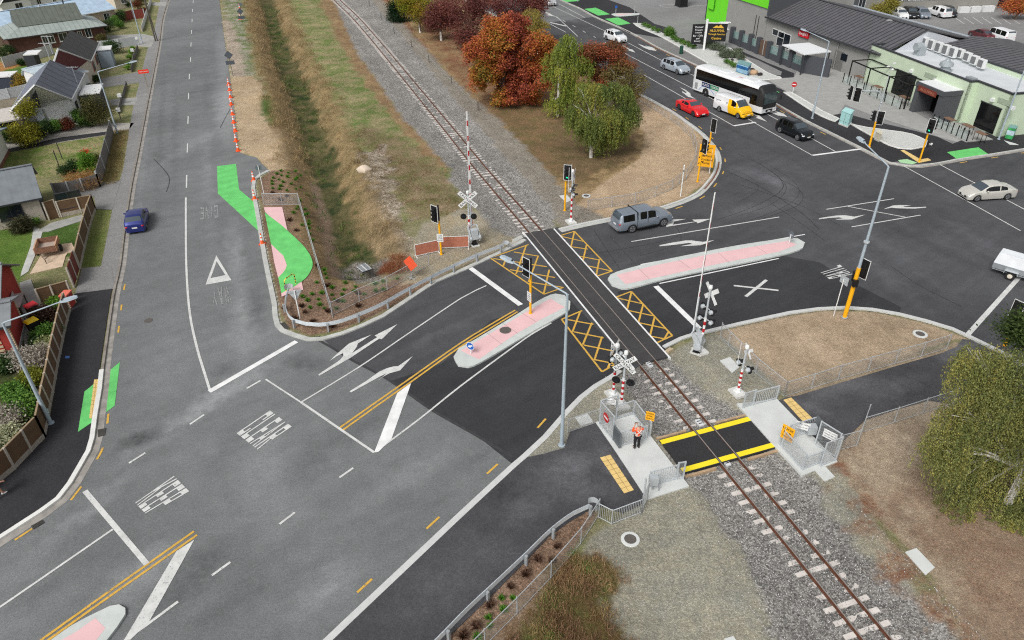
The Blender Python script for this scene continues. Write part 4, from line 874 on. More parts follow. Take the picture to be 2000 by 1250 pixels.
def plate(par, c, a, w_, h_, m, txt=(), ink=INK, name='sign_plate', fs=.1, th=.012, back=None):
 """flat plate facing direction a, text lines centred"""
 M = Matrix.Translation(c) @ Matrix.Rotation(a, 4, 'Z')
 k = MB(); k.M = M; k.box((0, 0, 0), (th, w_, h_)); o = k.build(name, m, par)
 if txt:
  k = MB(); k.M = M; n_ = len(txt); lh = h_*.86/n_
  for i, s_ in enumerate(txt):
   if not s_.strip(): continue
   _, _, asp = letters(s_); hh = min(lh*.66, w_*.88/asp); ww = hh*asp
   text_on(k, s_, (th/2+.003, -ww/2, h_*.43-lh*(i+.5)-hh/2), (0, 1, 0), (0, 0, 1), ww, hh)
  k.build('lettering', ink, o)
 if back:
  k = MB(); k.M = M; k.box((-th/2-.002, 0, 0), (.004, w_*.98, h_*.98)); k.build('back', back, o)
 return o
a = face((862,498), (600,640)); t, H = pole((862,498), 402, 'yellow traffic signal pole behind the guardrail with a stop here sign', heads=[((-.32*1, -.05), a, -.75, None, 3)])
a2 = face((862,498), (840,700)); plate(t, (.12*math.cos(a2), .12*math.sin(a2), H*.36), a2, .5, .72, WHT, ('STOP', 'HERE', 'ON RED', 'SIGNAL'))
a = face((1036,615), (760,760)); t, H = pole((1036,615), 507, 'yellow traffic signal pole standing on the pink island with a side sign', zb=.13, heads=[((-.32, .0), a, -.75, None, 3)])
a2 = face((1036,615), (860,680)); plate(t, (.12*math.cos(a2), .12*math.sin(a2), H*.32), a2, .5, .75, WHT, ('STOP', 'HERE', 'ON RED', 'SIGNAL'))
a = face((1103,412), (1000,640)); pole((1103,412), 321, 'yellow traffic signal pole next to the striped crossing post by the ballast, green lit', heads=[((.12, -.3), a, -.72, 'g', 3)])
a = face((1362,356), (1560,330)); pole((1362,356), 272, 'yellow traffic signal pole behind the yellow road works sign', heads=[((.3, .05), a, -.8, None, 3)])
a = face((1385,297), (1560,240)); pole((1383,300), 231, 'yellow traffic signal pole at the kerb beside the red car lane', heads=[((.1, -.25), a+PI*.0, -.75, 'r', 3)])
b = g(1697, 288); HM = hgt(1697, 288, 196, .06); t = thing('traffic_signal', 'yellow signal mast with a curved grey arm over the main road', 'traffic signal', (b.x, b.y, .06), 0, 'yellow traffic signal poles')
HY = hgt(1697, 288, 238, .06)
MB().cyl((0, 0, 0), (0, 0, HY), .11, .1, 12).cyl((0, 0, 0), (0, 0, .05), .17).build('pole', YEL, t, True)
ea = g(1668, 178, HM+1.0)-Vector((b.x, b.y, 0)); dd_ = Vector((ea.x, ea.y, 0)).normalized(); LA = Vector((ea.x, ea.y, 0)).length
MB().tube([(0, 0, HY), (0, 0, HM), (dd_.x*.15, dd_.y*.15, HM+.5), (dd_.x*.6, dd_.y*.6, HM+.9), (dd_.x*LA, dd_.y*LA, HM+1.0)], [.085, .07, .06, .055, .045], 10).build('mast_arm', GALV, t, True)
MB().cyl((0, 0, HM-.3), (0, 0, HM-.22), .14).build('collar', GALV, t)
ac = face((1697,288), (1350,300)); ac2 = face((1697,288), (1300,520))
signal_head(t, dd_.x*LA-.3, dd_.y*LA, HM+.75, ac, None); signal_head(t, dd_.x*LA+.35, dd_.y*LA-.2, HM+.6, ac2, 'r')
signal_head(t, -.35, .0, HY+.6, ac, None, board=False); signal_head(t, .25, -.2, HY+.4, ac2+.4, 'r')
MB().cyl((.1, .1, HM-.1), (.1, .1, hgt(1697, 288, 126, 0)), .035, .03).build('camera_pole', GALV, t, True)
zc = hgt(1697, 288, 131, 0)
MB().ell((.25, 0, zc-.3), (.13, .13, .11)).box((-.25, 0, zc), (.35, .1, .1)).box((.3, .1, zc+.3), (.25, .12, .12)).build('camera', WHT, t)
a = face((1795,317), (1480,520)); t, H = pole((1795,317), 232, 'yellow traffic signal pole on the corner tactile paving, green lit', heads=[((-.1, -.28), a, -.75, 'g', 3), ((.35, .1), a+PI*.75, -.75, None, 3)], zb=.06)
signal_head(t, .3, .0, H*.42, face((1795,317), (2000,350)), None, 2, False)
b = g(1649, 621); t = street_lamp((1649,621), (1736.8,326.6), (1692,268), '', r=.13); t.name = 'signal_lamp_post'
tag(t, 'tall combined post, yellow below and grey above, with a street lamp and black signals', 'lamp post'); del t['group']
H = hgt(1649, 621, 524, .05); MB().cyl((0, 0, 0), (0, 0, H), .15, .14, 14).build('yellow_sleeve', YEL, t, True); MB().cyl((0, 0, H+1.9), (0, 0, H+2.0), .19).build('collar', GALV, t)
a = face((1649,621), (1990,470)); signal_head(t, .45, .15, H-.2, a, None); signal_head(t, .1, .35, H-.9, a+.9, None, 2, False)
MB().box((-.05, -.2, H-1.1), (.3, .25, .5)).build('controller', BLK, t)
b_ = (1962,676); a = face(b_, (2300,500)); pole(b_, 594, 'yellow traffic signal pole at the right edge rising behind the birch crown', heads=[((.0, .3), a, -.75, None, 3)])
def striped(t, z0, z1, r=.085, n=8, z_first=True):
 wp = MB(); rp = MB()
 st = (z1-z0)/n
 for i in range(n): (wp if i % 2 else rp).cyl((0, 0, z0+i*st), (0, 0, z0+(i+1)*st), r, r, 12)
 wp.build('white_band', WHT, t, True); rp.build('red_band', RED, t, True)
def crossbuck(t, z, a, s=1.0, back=False, x=.14):
 for nm, an, txt in (('crossing_board', -42, 'CROSSING'), ('railway_board', 42 if not back else 48, 'RAIL  WAY')):
  M = Matrix.Translation((0, 0, z)) @ Matrix.Rotation(a, 4, 'Z') @ Matrix.Translation((x+(.012 if txt[0] == 'C' else 0), 0, 0)) @ Matrix.Rotation(math.radians(-an if 0 else an)*-1*-1, 4, 'X')
  k = MB(); k.M = M; k.box((0, 0, 0), (.01, 1.25*s, .23*s)); o = k.build(nm, WHT, t)
  k = MB(); k.M = M; w_ = 1.1*s; text_on(k, txt, (.0075, -w_/2, -.075*s), (0, 1, 0), (0, 0, 1), w_, .15*s); k.build('lettering', INK, o)
def flasher(t, y, z, a, r=.26, dx=.05):
 M = Matrix.Translation((0, 0, z)) @ Matrix.Rotation(a, 4, 'Z')
 k = MB(); k.M = M; k.lathe((dx, y, 0), [(r, .0), (r, .02), (r*.98, .03)], 18, 'X'); o = k.build('flashing_lamp', BLK, t)
 k = MB(); k.M = M; k.lathe((dx+.03, y, 0), [(r*.4, 0), (r*.4, .03)], 14, 'X'); k.build('lens', LENS, o)
 k = MB(); k.M = M; k.lathe((dx-.2, y, 0), [(.05, 0), (.13, .04), (.15, .2)], 12, 'X'); k.build('lamp_case', GALV, o)
 k = MB(); k.M = M; vs = []; q = 9
 for s_ in range(q):
  th = math.radians(0+180*s_/(q-1)); vs += [(dx+.03, y+math.cos(th)*r*.5, math.sin(th)*r*.5), (dx+.32, y+math.cos(th)*r*.5, math.sin(th)*r*.45)]
 k.add(vs, [(2*j, 2*j+1, 2*j+3, 2*j+2) for j in range(q-1)]); k.build('hood', BLK, o)
def xsignal(base, topv, lab, a, pairs=((1.0, 0),), zb=.05, buck=.88, s=1.0, foot=True, extra=None, rod=False):
 b = g(*base); H = hgt(base[0], base[1], topv, zb)
 t = thing('crossing_signal', lab, 'crossing signal', (b.x, b.y, zb), 0, 'railway crossing signals')
 if foot:
  ra = math.atan2(tdirat(100).y, tdirat(100).x)
  MB().box((0, 0, .08), (.95, .75, .16), ra, .97).build('footing', CONCW, t)
  MB().box((0, 0, .19), (.42, .42, .05), ra).cyl((0, 0, .16), (0, 0, .5), .13, .11, 10).box((0, 0, .3), (.34, .04, .28), ra).box((0, 0, .3), (.04, .34, .28), ra).build('base_flange', WHT, t)
 hs_ = H*.52; striped(t, .48, hs_, .085, 8)
 MB().cyl((0, 0, hs_-.02), (0, 0, H*.97), .07, .06, 12).build('upper_post', GALV, t, True)
 MB().lathe((0, 0, H*.93), [(.05, 0), (.12, .04), (.13, .2), (.1, .26), (.03, .28)], 14).build('bell', WHT, t, True)
 crossbuck(t, H*buck, a, s)
 for zf, da in pairs:
  M = Matrix.Translation((0, 0, H*zf)) @ Matrix.Rotation(a+da, 4, 'Z'); k = MB(); k.M = M
  k.tube([(.0, -.42, .02), (.05, -.2, .06), (.05, .2, .06), (.0, .42, .02)], .03, 6); k.build('cross_arm', GALV, t)
  for y in (-.42, .42): flasher(t, y, H*zf, a+da)
 if rod: MB().cyl((-.3, .2, H*.55), (-.3, .2, H*1.0), .018).cyl((.2, .35, H*.45), (.2, .35, H*.92), .018).build('steady_rod', WHT, t)
 return t, H
af = face((925,480), (700,760))
def barrier(base, tipv, lab, a, zb=.05, tipu=None):
 b = g(*base); HB = hgt(base[0], base[1], tipv, zb)
 t = thing('barrier_mechanism', lab, 'railway barrier', (b.x, b.y, zb), 0, 'railway crossing barriers')
 MB().box((0, 0, .06), (.8, .62, .12), a).build('footing', CONCW, t)
 MB().box((0, 0, .38), (.3, .3, .55), a, .8).box((0, 0, .14), (.5, .5, .05), a).build('pedestal', BLK, t)
 MB().box((0, 0, 1.05), (.5, .58, .85), a, .9).build('motor_case', GALV, t)
 for s_ in (-1, 1):
  M = Matrix.Rotation(a, 4, 'Z'); k = MB(); k.M = M
  k.add([(-.25, s_*.36, .45), (.1, s_*.36, .45), (.2, s_*.36, 1.0), (.42, s_*.36, 1.5), (.3, s_*.36, 1.75), (.02, s_*.36, 1.4), (-.22, s_*.36, 1.0)]+[(-.25, s_*.42, .45), (.1, s_*.42, .45), (.2, s_*.42, 1.0), (.42, s_*.42, 1.5), (.3, s_*.42, 1.75), (.02, s_*.42, 1.4), (-.22, s_*.42, 1.0)],
              [tuple(range(7)), tuple(range(13, 6, -1))]+[(i, (i+1) % 7, (i+1) % 7+7, i+7) for i in range(7)])
  k.cyl((-.12, s_*.3, .75), (-.12, s_*.5, .75), .2, .2, 14); k.build('counterweight_arm', GALV, t)
 M = Matrix.Rotation(a, 4, 'Z')
 k = MB(); k.M = M; k.box((.42, .0, 1.65), (.1, .82, .08)); k.build('boom_bracket', GALV, t)
 z0 = 1.6; wb = MB(); rb = MB(); wb.M = rb.M = M; n_ = 16; st = (HB-z0)/n_
 for i in range(n_):
  zc_ = z0+st*(i+.5); w_ = .20-.09*i/n_
  wb.box((.45, 0, zc_), (.06, w_, st*.999)); 
  if i % 2 == 0: rb.box((.4165, 0, zc_), (.004, w_*.8, st*.7)); rb.box((.4835, 0, zc_), (.004, w_*.6, st*.6))
 bo = wb.build('boom', WHT, t); rb.build('red_reflector', RED, bo)
 k = MB(); k.M = M; k.box((.40, .05, z0+1.2), (.06, .12, 2.8)); k.build('boom_stiffener', GALV, t)
 return t, HB
xsignal((918,476), 372, 'crossing signal with readable crossbuck behind the guardrail north-west of the track', face((918,476), (880,800)), ((.52, 0),), buck=.84, foot=True, s=1.5)
barrier((927,480), 222, 'railway barrier with its long boom raised, beside the guardrail end', face((927,480), (760,300)))
xsignal((1115,436), 330, 'crossing signal seen side-on beside the yellow signal pole, north side', face((1115,436), (1500,480)), ((.66, 0), (.56, .5)), rod=True)
ab = face((1363,690), (1700,640))
xsignal((1367,688), 556, 'crossing signal with four lamps seen from behind beside the south-east barrier', face((1367,688), (1800,560)), ((.64, .0), (.48, .35)), s=1.25, buck=.86)
barrier((1361,690), 380, 'railway barrier with its long white boom raised, south-east of the crossing', face((1361,690), (1200,640)))
xsignal((1440,770), 676, 'slim crossing signal seen from behind in front of the wire fence', face((1440,770), (1800,700)), ((.58, .2),), rod=True, s=.8)
xsignal((1197,774), 672, 'left of the two crossing signals above the pedestrian cage, lamps turned to the road', face((1197,774), (900,620)), ((.76, 0), (.62, .7)), rod=True, s=.85, buck=.9)
xsignal((1213,794), 686, 'right of the two crossing signals above the pedestrian cage, crossbuck readable', face((1213,794), (1140,1000)), ((.47, .0),), buck=.80, s=1.3)
WIRE = mat('fence_wire', S(190,194,196), .5, .1, nz=.05); FPOST = mat('fence_post', S(172,176,178), .6, .1, nz=.1)
def wire_fence(px, lab, h=1.2, sp=2.4, name='wire_fence', step=.11, vert=False, z=.03, r=.03, toprail=True, bottom=True, wirew=.011, worldpts=None, topm=None):
 P = worldpts or G(px); o = P[0]; t = thing(name, lab, 'fence', (o.x, o.y, z))
 m_ = MB(); top = MB(); low = MB(); posts = []
 for i in range(len(P)-1):
  A_, B_ = P[i]-o, P[i+1]-o; d = B_-A_; L = d.length; u = d/L; A_.z = B_.z = 0
  n_ = max(1, round(L/sp))
  for k in range(n_+(i == len(P)-2)): posts.append(A_+u*(L*k/n_))
  if toprail: top.cyl((A_.x, A_.y, h), (B_.x, B_.y, h), .024, .024, 6)
  if bottom: low.cyl((A_.x, A_.y, .06), (B_.x, B_.y, .06), .016, .016, 5)
  nn = Vector((-u.y, u.x, 0))
  if vert:
   x = 0
   while x < L: p = A_+u*x; m_.box((p.x, p.y, h/2), (wirew, wirew, h-.04), math.atan2(u.y, u.x)); x += step
  else:
   x = -h
   while x < L:
    for s_ in (1, -1):
     xa, xb, za, zb_ = x, x+h, .05, h
     if xa < 0: za += -xa; xa = 0
     if xb > L: zb_ -= xb-L; xb = L
     if xb > xa:
      if s_ < 0: za, zb_ = h+.05-za, h+.05-zb_
      a_, b2 = A_+u*xa, A_+u*xb; w_ = wirew/2*1.4
      m_.add([(a_.x, a_.y, za-w_), (b2.x, b2.y, zb_-w_), (b2.x, b2.y, zb_+w_), (a_.x, a_.y, za+w_)], [(0, 1, 2, 3)])
    x += step*1.35
 for p in posts: MB().cyl((p.x, p.y, 0), (p.x, p.y, h+.05), r, r, 8).ell((p.x, p.y, h+.06), (r*1.2, r*1.2, r*.8), 8, 4).build('post', FPOST, t, True)
 if toprail: top.build('top_rail', topm or FPOST, t)
 if bottom: low.build('bottom_rail', topm or FPOST, t)
 m_.build('mesh', WIRE, t); return t
Fz = zm(1500, 440, 3.906)
wire_fence([(1406,660),(1422,677),(1475,730),(1531,776)], 'wire mesh fence running beside the gravel from the kerb to the footpath slab', 1.15)
wire_fence([(1531,776),(1584,760),(1636,743),(1694,727),(1747,712),(1798,698),(1848,682)], 'long wire mesh fence along the lower edge of the sand triangle', 1.15)
wire_fence([(1632,882),(1672,872),(1690,822)], 'short angled wire mesh fence beside the right pedestrian cage', 1.15)
wire_fence([(1682,846),(1745,827),(1801,809),(1860,790)], 'wire mesh fence below the dark path near the big birch', 1.15)
wire_fence([(1148,412),(1194,405),(1240,398),(1280,385),(1312,371),(1340,350),(1357,322),(1359,298),(1350,270),(1325,246),(1296,226),(1265,208),(1245,196),(1215,180)], 'low wire mesh fence following the curve of the sandy corner', 1.0, 2.0)
wire_fence([(516,401),(552,401),(585,401),(650,621)], 'wire mesh fence round the planted nose, bent at two corners', 1.15, 2.4)
wire_fence([(650,617),(703,590),(757,567),(805,540),(838,519)], 'wire mesh fence at the top of the culvert garden', 1.1, 2.2)
wire_fence([(1109,846),(1186,820)], 'wire mesh fence between the lamp post and the left pedestrian cage', 1.0, 3)
wire_fence([(880,1330),(1010,1200),(1076,1130),(1134,1063),(1169,1008)], 'long wire mesh fence between the mulch garden and the weeds', 1.15)
wire_fence([(1169,1012),(1194,1025),(1252,1003)], 'silver vertical bar railing beside the shared path end', 1.0, 1.6, name='bar_railing', vert=True, step=.1, wirew=.016, topm=GALV)
wire_fence([(1252,1003),(1264,976)], 'short silver railing joining the path end and the slab corner', 1.2, 1.5, name='bar_railing', vert=True, step=.1, wirew=.016)
tr_ = random.Random(9)
t = thing('old_wire_fence', 'old fence of leaning wooden posts along the ballast beside the park', 'fence', g(722, 12))
pts = [(722,12),(745,38),(770,66),(804,92),(838,122),(882,163),(934,216)]; o = g(722, 12)
for u, v in pts: p = g(u, v)-o; MB().box((p.x, p.y, .5), (.12, .12, 1.1)).build('post', TPOLE, t)
k = MB()
for zz_ in (.45, .8): k.tube([tuple(g(u, v)-o+Vector((0, 0, zz_))) for u, v in pts], .012, 4)
k.build('wire', FPOST, t)
for (u, v), lb in (((1329,384), 'thin white marker post at the kerb of the sandy corner'), ((165+0, 300), '')):
 if lb:
  p = g(u, v); t = thing('marker_post', lb, 'marker post', p); H = hgt(u, v, 323); MB().cyl((0, 0, 0), (0, 0, H), .05, .05, 10).lathe((0, 0, H), [(.05, 0), (.03, .04), (.0, .06)], 10).build('post', WHT, t, True); MB().cyl((0, 0, H*.8), (0, 0, H*.86), .0505).build('reflector', SIGNBK, t)
GR = mat('guardrail_steel', S(220,228,234), .42, .15, nz=.08, ns=4)
def guardrail(px, lab, side, h=.72, end_bulb=None, smooth=True, sp=2.0):
 P = smoothline(G(px), .5); o = P[0]; t = thing('guardrail', lab, 'guardrail', (o.x, o.y, .03)); Q = [p-o for p in P]
 prof = [(0, .31), (.045, .27), (.045, .22), (0, .175), (0, .135), (.045, .09), (.045, .04), (0, 0)]
 vs = []; fs = []; n_ = len(Q)
 for off, zo in prof:
  for p in offset([Vector((q.x, q.y, 0)) for q in Q], side*off): vs.append((p.x, p.y, h-.31+zo))
 for j in range(len(prof)-1):
  for i in range(n_-1): fs.append((j*n_+i, j*n_+i+1, (j+1)*n_+i+1, (j+1)*n_+i))
 m_ = MB().add(vs, fs); vs2 = []
 top = offset(Q, 0); m_.ribbon(Q, -.012, .0, h-.31, h)
 m_.build('w_beam', GR, t, True)
 acc = 0; back = offset(Q, -side*.12)
 for i in range(1, n_):
  acc += (Q[i]-Q[i-1]).length
  if acc >= sp:
   acc = 0; d = (Q[min(i+1, n_-1)]-Q[i-1]).normalized(); MB().box((back[i].x, back[i].y, (h-.04)/2), (.11, .14, h-.04), math.atan2(d.y, d.x)).build('post', GALVD, t)
 for e in end_bulb or ():
  p = Q[e]; q = Q[1 if e == 0 else -2]; d = (p-q).normalized(); k = MB(); c = p+d*.2
  vs = []; fs = []
  for j in range(13):
   th = math.radians(-100+200*j/12)+math.atan2(d.y, d.x)
   for zz_ in (h-.36, h+.02): vs.append((c.x+math.cos(th)*.32, c.y+math.sin(th)*.32, zz_))
  k.add(vs, [(2*j, 2*j+2, 2*j+3, 2*j+1) for j in range(12)]); k.build('rounded_end', GALV, t, True)
 return t
guardrail([(566,578),(562,592),(560,610),(565,628),(578,640),(600,646),(625,648),(660,643),(700,629),(745,609),(790,583),(840,556),(885,533),(930,512),(984,491)], 'curved silver guardrail wrapping the nose and running to the crossing', 1, end_bulb=(0, -1))
guardrail([(790,1330),(853,1269),(912,1208),(968,1155),(1024,1102),(1077,1050),(1120,1018),(1150,1004)], 'long silver guardrail beside the bottom shared path', 1, end_bulb=(-1,))
t = thing('bike_hoop', 'yellow and black striped hoop barrier on the green cycle ramp', 'hoop barrier', g(568, 562, .07)); k = MB(); kb = MB()
e0, e1 = g(559, 568, .07)-g(568, 562, .07), g(578, 554, .07)-g(568, 562, .07)
hz = .95; path = [e0, e0+Vector((0, 0, hz*.85)), e0.lerp(e1, .15)+Vector((0, 0, hz)), e0.lerp(e1, .85)+Vector((0, 0, hz)), e1+Vector((0, 0, hz*.85)), e1]
k.tube([tuple(p) for p in path], .038, 8).build('hoop', mat('hoop_yellow', S(236,206,70), .5, nz=.05), t, True)
for a_, b_ in ((path[0], path[1]), (path[4], path[5]), (path[2], path[3])):
 for s_ in (.2, .5, .8): p, q = a_.lerp(b_, s_-.07), a_.lerp(b_, s_+.07); kb.cyl(tuple(p), tuple(q), .041, .041, 8)
kb.build('black_band', INK, t)
def gx(u, v, z=.1): p = g(u, v, z); return p
def cage_panel(t, a_, b_, h=1.5, kind='mesh', name='panel', z=0):
 A_, B_ = a_, b_; d = B_-A_; L = d.length; u = d/L; an = math.atan2(u.y, u.x); k = MB()
 for p in (A_, B_): k.box((p.x, p.y, z+h/2), (.07, .07, h+.06), an)
 for zz_ in (.08, h): m0 = (A_+B_)/2; k.box((m0.x, m0.y, z+zz_), (L, .05, .05), an)
 o = k.build(name, GALV, t); w_ = MB(); x = .08; st = .13 if kind == 'bars' else .055
 while x < L: p = A_+u*x; w_.box((p.x, p.y, z+h/2), (.028 if kind == 'bars' else .009, .012, h-.1), an); x += st
 w_.build('bars' if kind == 'bars' else 'wire_mesh', GALV if kind == 'bars' else WIRE, o); return o
t = thing('pedestrian_cage', 'galvanised swing gate cage on the left concrete slab with a round no entry sign', 'pedestrian gate', gx(1203, 850)); o = gx(1203, 850)
W_ = lambda u, v: gx(u, v)-o
c0, c1_, c2_, c3_ = W_(1171,829), W_(1204,872), W_(1236,808), W_(1269,852)
cage_panel(t, W_(1171,830), W_(1196,860), 1.75, name='entry_panel'); cage_panel(t, W_(1171,829), W_(1203,819), 1.8, name='top_panel')
p_ = W_(1171,830).lerp(W_(1196,860), .5); an = face((1183,845), (1000,900)); ax = Vector((math.cos(an), math.sin(an), 0))
pp = p_+ax*.06; k = MB(); k.M = Matrix.Translation((pp.x, pp.y, 1.15)) @ Matrix.Rotation(an, 4, 'Z'); k.lathe((0, 0, 0), [(.3, 0), (.3, .02)], 24, 'X'); nd = k.build('no_entry_disc', RED, t)
k2_ = MB(); k2_.M = k.M; k2_.box((.024, 0, 0), (.006, .42, .11)); k2_.build('white_bar', WHT, nd)
plate(t, (W_(1187,824)+Vector((0, -.06, 1.55))), face((1187,824), (1187,1000)), .7, .35, WHT, ('DO NOT ENTER', 'EMERGENCY EXIT', 'ONLY'))
k = MB(); a_, b_ = W_(1196,858), W_(1210,878); m0 = (a_+b_)/2; k.box((m0.x, m0.y, .62), ((b_-a_).length, .12, 1.0), math.atan2((b_-a_).y, (b_-a_).x)); k.build('latch_panel', mat('panel_grey', S(112,118,122), .4, .4, nz=.06), t)
cage_panel(t, W_(1209,872), W_(1261,859), 1.05, 'bars', name='swing_gate')
cage_panel(t, W_(1237,809), W_(1269,852), 1.05, name='side_fence'); cage_panel(t, W_(1203,819), W_(1237,809), 1.05, name='rear_fence')
p_ = W_(1266,848); plate(t, (p_.x-.02, p_.y, 1.35), face((1266,848), (1180,1100)), .5, .62, YSIGN, ('LOOK', 'FOR', 'TRAINS'))
MB().ell((W_(1194,800).x, W_(1194,800).y+.3, .5), (.22, .22, .26)).build('bell_dome', WHT, t, True)
t = thing('swing_gate', 'galvanised bar gate with a grey control box at the lower end of the left slab', 'pedestrian gate', gx(1264, 965)); o = gx(1264, 965)
cage_panel(t, W_(1268,950), W_(1321,936), 1.05, 'bars', name='gate_leaf'); cage_panel(t, W_(1321,936), W_(1334,934), 1.2, name='end_fence')
MB().cyl(tuple(W_(1256,980)), tuple(W_(1256,980)+Vector((0, 0, 1.7))), .045).build('latch_post', GALV, t, True)
q_ = W_(1274,956); MB().box((q_.x, q_.y, .7), (.45, .35, .5)).build('control_box', mat('box_grey', S(188,194,198), .5, .2, nz=.05), t); MB().box((q_.x, q_.y, .22), (.08, .08, .45)).box((q_.x+.3, q_.y-.1, .22), (.04, .04, .45)).build('stand', GALVD, t)
t = thing('pedestrian_cage', 'galvanised gate cage on the right concrete slab with white notices', 'pedestrian gate', gx(1590, 880)); o = gx(1590, 880)
cage_panel(t, W_(1522,868), W_(1567,918), 1.15, name='side_fence'); cage_panel(t, W_(1567,918), W_(1600,905), .9, name='rear_fence')
cage_panel(t, W_(1538,858), W_(1588,842), 1.05, 'bars', name='swing_gate')
k = MB(); a_, b_ = W_(1588,842), W_(1604,864); m0 = (a_+b_)/2; k.box((m0.x, m0.y, .62), ((b_-a_).length, .1, 1.1), math.atan2((b_-a_).y, (b_-a_).x)); k.build('latch_panel', mat('panel_grey', (0, 0, 0)), t)
cage_panel(t, W_(1592,868), W_(1630,893), 1.7, name='entry_panel'); cage_panel(t, W_(1602,911), W_(1632,899), 1.7, name='top_panel')
q_ = W_(1580,852); MB().box((q_.x, q_.y-.1, .62), (.45, .38, .55)).build('control_box', mat('box_grey', (0, 0, 0)), t)
plate(t, W_(1562,850)+Vector((0, -.06, .75)), face((1562,850), (1500,1100)), .75, .5, WHT, ('WAIT HERE', 'UNTIL GATE OPENS')); plate(t, W_(1612,880)+Vector((-.05, -.08, 1.2)), face((1612,880), (1500,1000)), .75, .55, WHT, ('DO NOT ENTER', 'WHEN BELLS', 'ARE RINGING'))
MB().cyl(tuple(W_(1526,872)), tuple(W_(1526,872)+Vector((0, 0, 1.5))), .035).build('sign_post', GALV, t, True)
plate(t, W_(1530,874)+Vector((0, -.05, 1.1)), face((1530,874), (1380,1000)), .72, .95, YSIGN, ('LOOK', 'FOR', 'TRAINS')); 
t = thing('swing_gate', 'galvanised bar gate at the upper end of the right slab', 'pedestrian gate', gx(1480, 780)); o = gx(1480, 780)
cage_panel(t, W_(1451,797), W_(1470,791), 1.15, name='end_fence'); cage_panel(t, W_(1470,791), W_(1516,779), 1.0, 'bars', name='gate_leaf')
OM = mat('debris_net', S(176,112,90), .8, nz=.22, ns=6)
for a_, b_, lb in (((812,503),(858,493), 'left orange mesh site barrier propped behind the guardrail'), ((862,487),(916,485), 'right orange mesh site barrier beside the striped post')):
 p, q = g(*a_), g(*b_); o = p; d = q-p; L = d.length; an = math.atan2(d.y, d.x); t = thing('mesh_barrier', lb, 'site barrier', (p.x, p.y, .05), an, 'orange site barriers')
 MB().box((L/2, 0, .6), (L-.06, .012, .95)).build('net', OM, t); k = MB()
 k.box((0, 0, .6), (.04, .04, 1.05)).box((L, 0, .6), (.04, .04, 1.05)).box((L/2, 0, 1.1), (L, .04, .04)).box((L/2, 0, .1), (L, .04, .04)); k.build('frame', WHT, t)
 MB().box((.05, 0, .02), (.06, .6, .05)).box((L-.05, 0, .02), (.06, .6, .05)).build('foot', WHT, t)
p = g(805, 545); a = face((805,545), (700,620)); t = thing('warning_sign', 'orange diamond warning sign seen nearly edge-on at the culvert fence', 'road sign', (p.x, p.y, .04), a)
k = MB(); k.M = Matrix.Translation((.03, 0, 1.35)) @ Matrix.Rotation(PI/4, 4, 'X'); k.box((0, 0, 0), (.015, .95, .95)); k.build('diamond', ORS, t)
MB().box((0, 0, .7), (.04, .04, 1.4)).box((0, 0, .03), (.7, .05, .05)).box((0, 0, .03), (.05, .7, .05)).build('stand', GALVD, t)
def signpost(base, topv, lab, a, builder, m=WHT, r=.035, z0=.05, name='road_sign'):
 b = g(*base, z0); H = hgt(base[0], base[1], topv, z0); t = thing(name, lab, 'road sign', b, a)
 MB().cyl((0, 0, 0), (0, 0, H), r, r, 10).build('post', m, t, True); builder(t, H); return t
def tri_sign(t, H):
 k = MB(); s_ = .5; k.add([(.05, -s_, H), (.05, s_, H), (.05, 0, H-.86)]+[(.07, -s_, H), (.07, s_, H), (.07, 0, H-.86)], [(0, 1, 2), (5, 4, 3), (0, 3, 4, 1), (1, 4, 5, 2), (2, 5, 3, 0)]); o = k.build('triangle_plate', mat('sign_back_pale', S(200,206,210), .45, .3, nz=.06), t)
 MB().box((.045, 0, H-.15), (.03, .7, .04)).box((.045, 0, H-.5), (.03, .3, .04)).build('bracket', GALVD, t)
signpost((586,622), 568, 'white post with a grey-backed triangular give way sign at the nose', face((586,622), (560,300)), tri_sign, r=.045)
def rect_sign(t, H, w_=.55, h_=.45, zc_=None):
 MB().box((-.05, 0, (zc_ or H-.25)), (.015, w_, h_)).build('plate', SIGNBK, t)
signpost((516,380), 323, 'white post with a small grey-backed plate by the mulch garden kerb', face((516,380), (500,600)), rect_sign)
def disc_back(t, H, r=.32):
 k = MB(); k.lathe((-.06, 0, H-.05), [(r, 0), (r, .015)], 20, 'X'); k.build('disc', SIGNBK, t); MB().box((-.04, 0, H-.05), (.02, .4, .03)).build('bracket', GALV, t)
signpost((1541,476), 458, 'grey-backed round sign on a short white post at the east tip of the pink island', face((1541,476), (1100,560)), disc_back, z0=.13)
def square_back(t, H):
 k = MB(); k.M = Matrix.Translation((-.06, 0, H-.1)); k.box((0, 0, 0), (.015, .75, .6)); k.build('plate', mat('sign_back_pale', (0, 0, 0)), t); MB().box((-.04, 0, H), (.02, .5, .03)).box((-.04, 0, H-.2), (.02, .5, .03)).build('bracket', GALV, t)
signpost((1628,617), 545, 'grey-backed sign on a white post beside the yellow signal column', face((1628,617), (1300,690)), square_back)
def keep_left(t, H):
 k = MB(); k.lathe((.04, 0, H-.3), [(.3, 0), (.3, .012)], 24, 'X'); o = k.build('blue_disc', WHT, t)
 k = MB(); k.lathe((.053, 0, H-.3), [(.27, 0), (.27, .004)], 24, 'X'); k.build('blue_face', BLU, o)
 k = MB(); k.M = Matrix.Translation((.061, 0, H-.3)) @ Matrix.Rotation(math.radians(30), 4, 'X')
 k.add([(0, .2, .05), (0, -.02, .05), (0, -.02, .13), (0, -.2, 0), (0, -.02, -.13), (0, -.02, -.05), (0, .2, -.05)], [(0, 1, 2, 3, 4, 5, 6)]); k.build('arrow', WHT, o)
signpost((920,691), 668, 'blue keep left disc with a white arrow on the west tip of the pink island', face((920,691), (760,840)), keep_left, z0=.13)
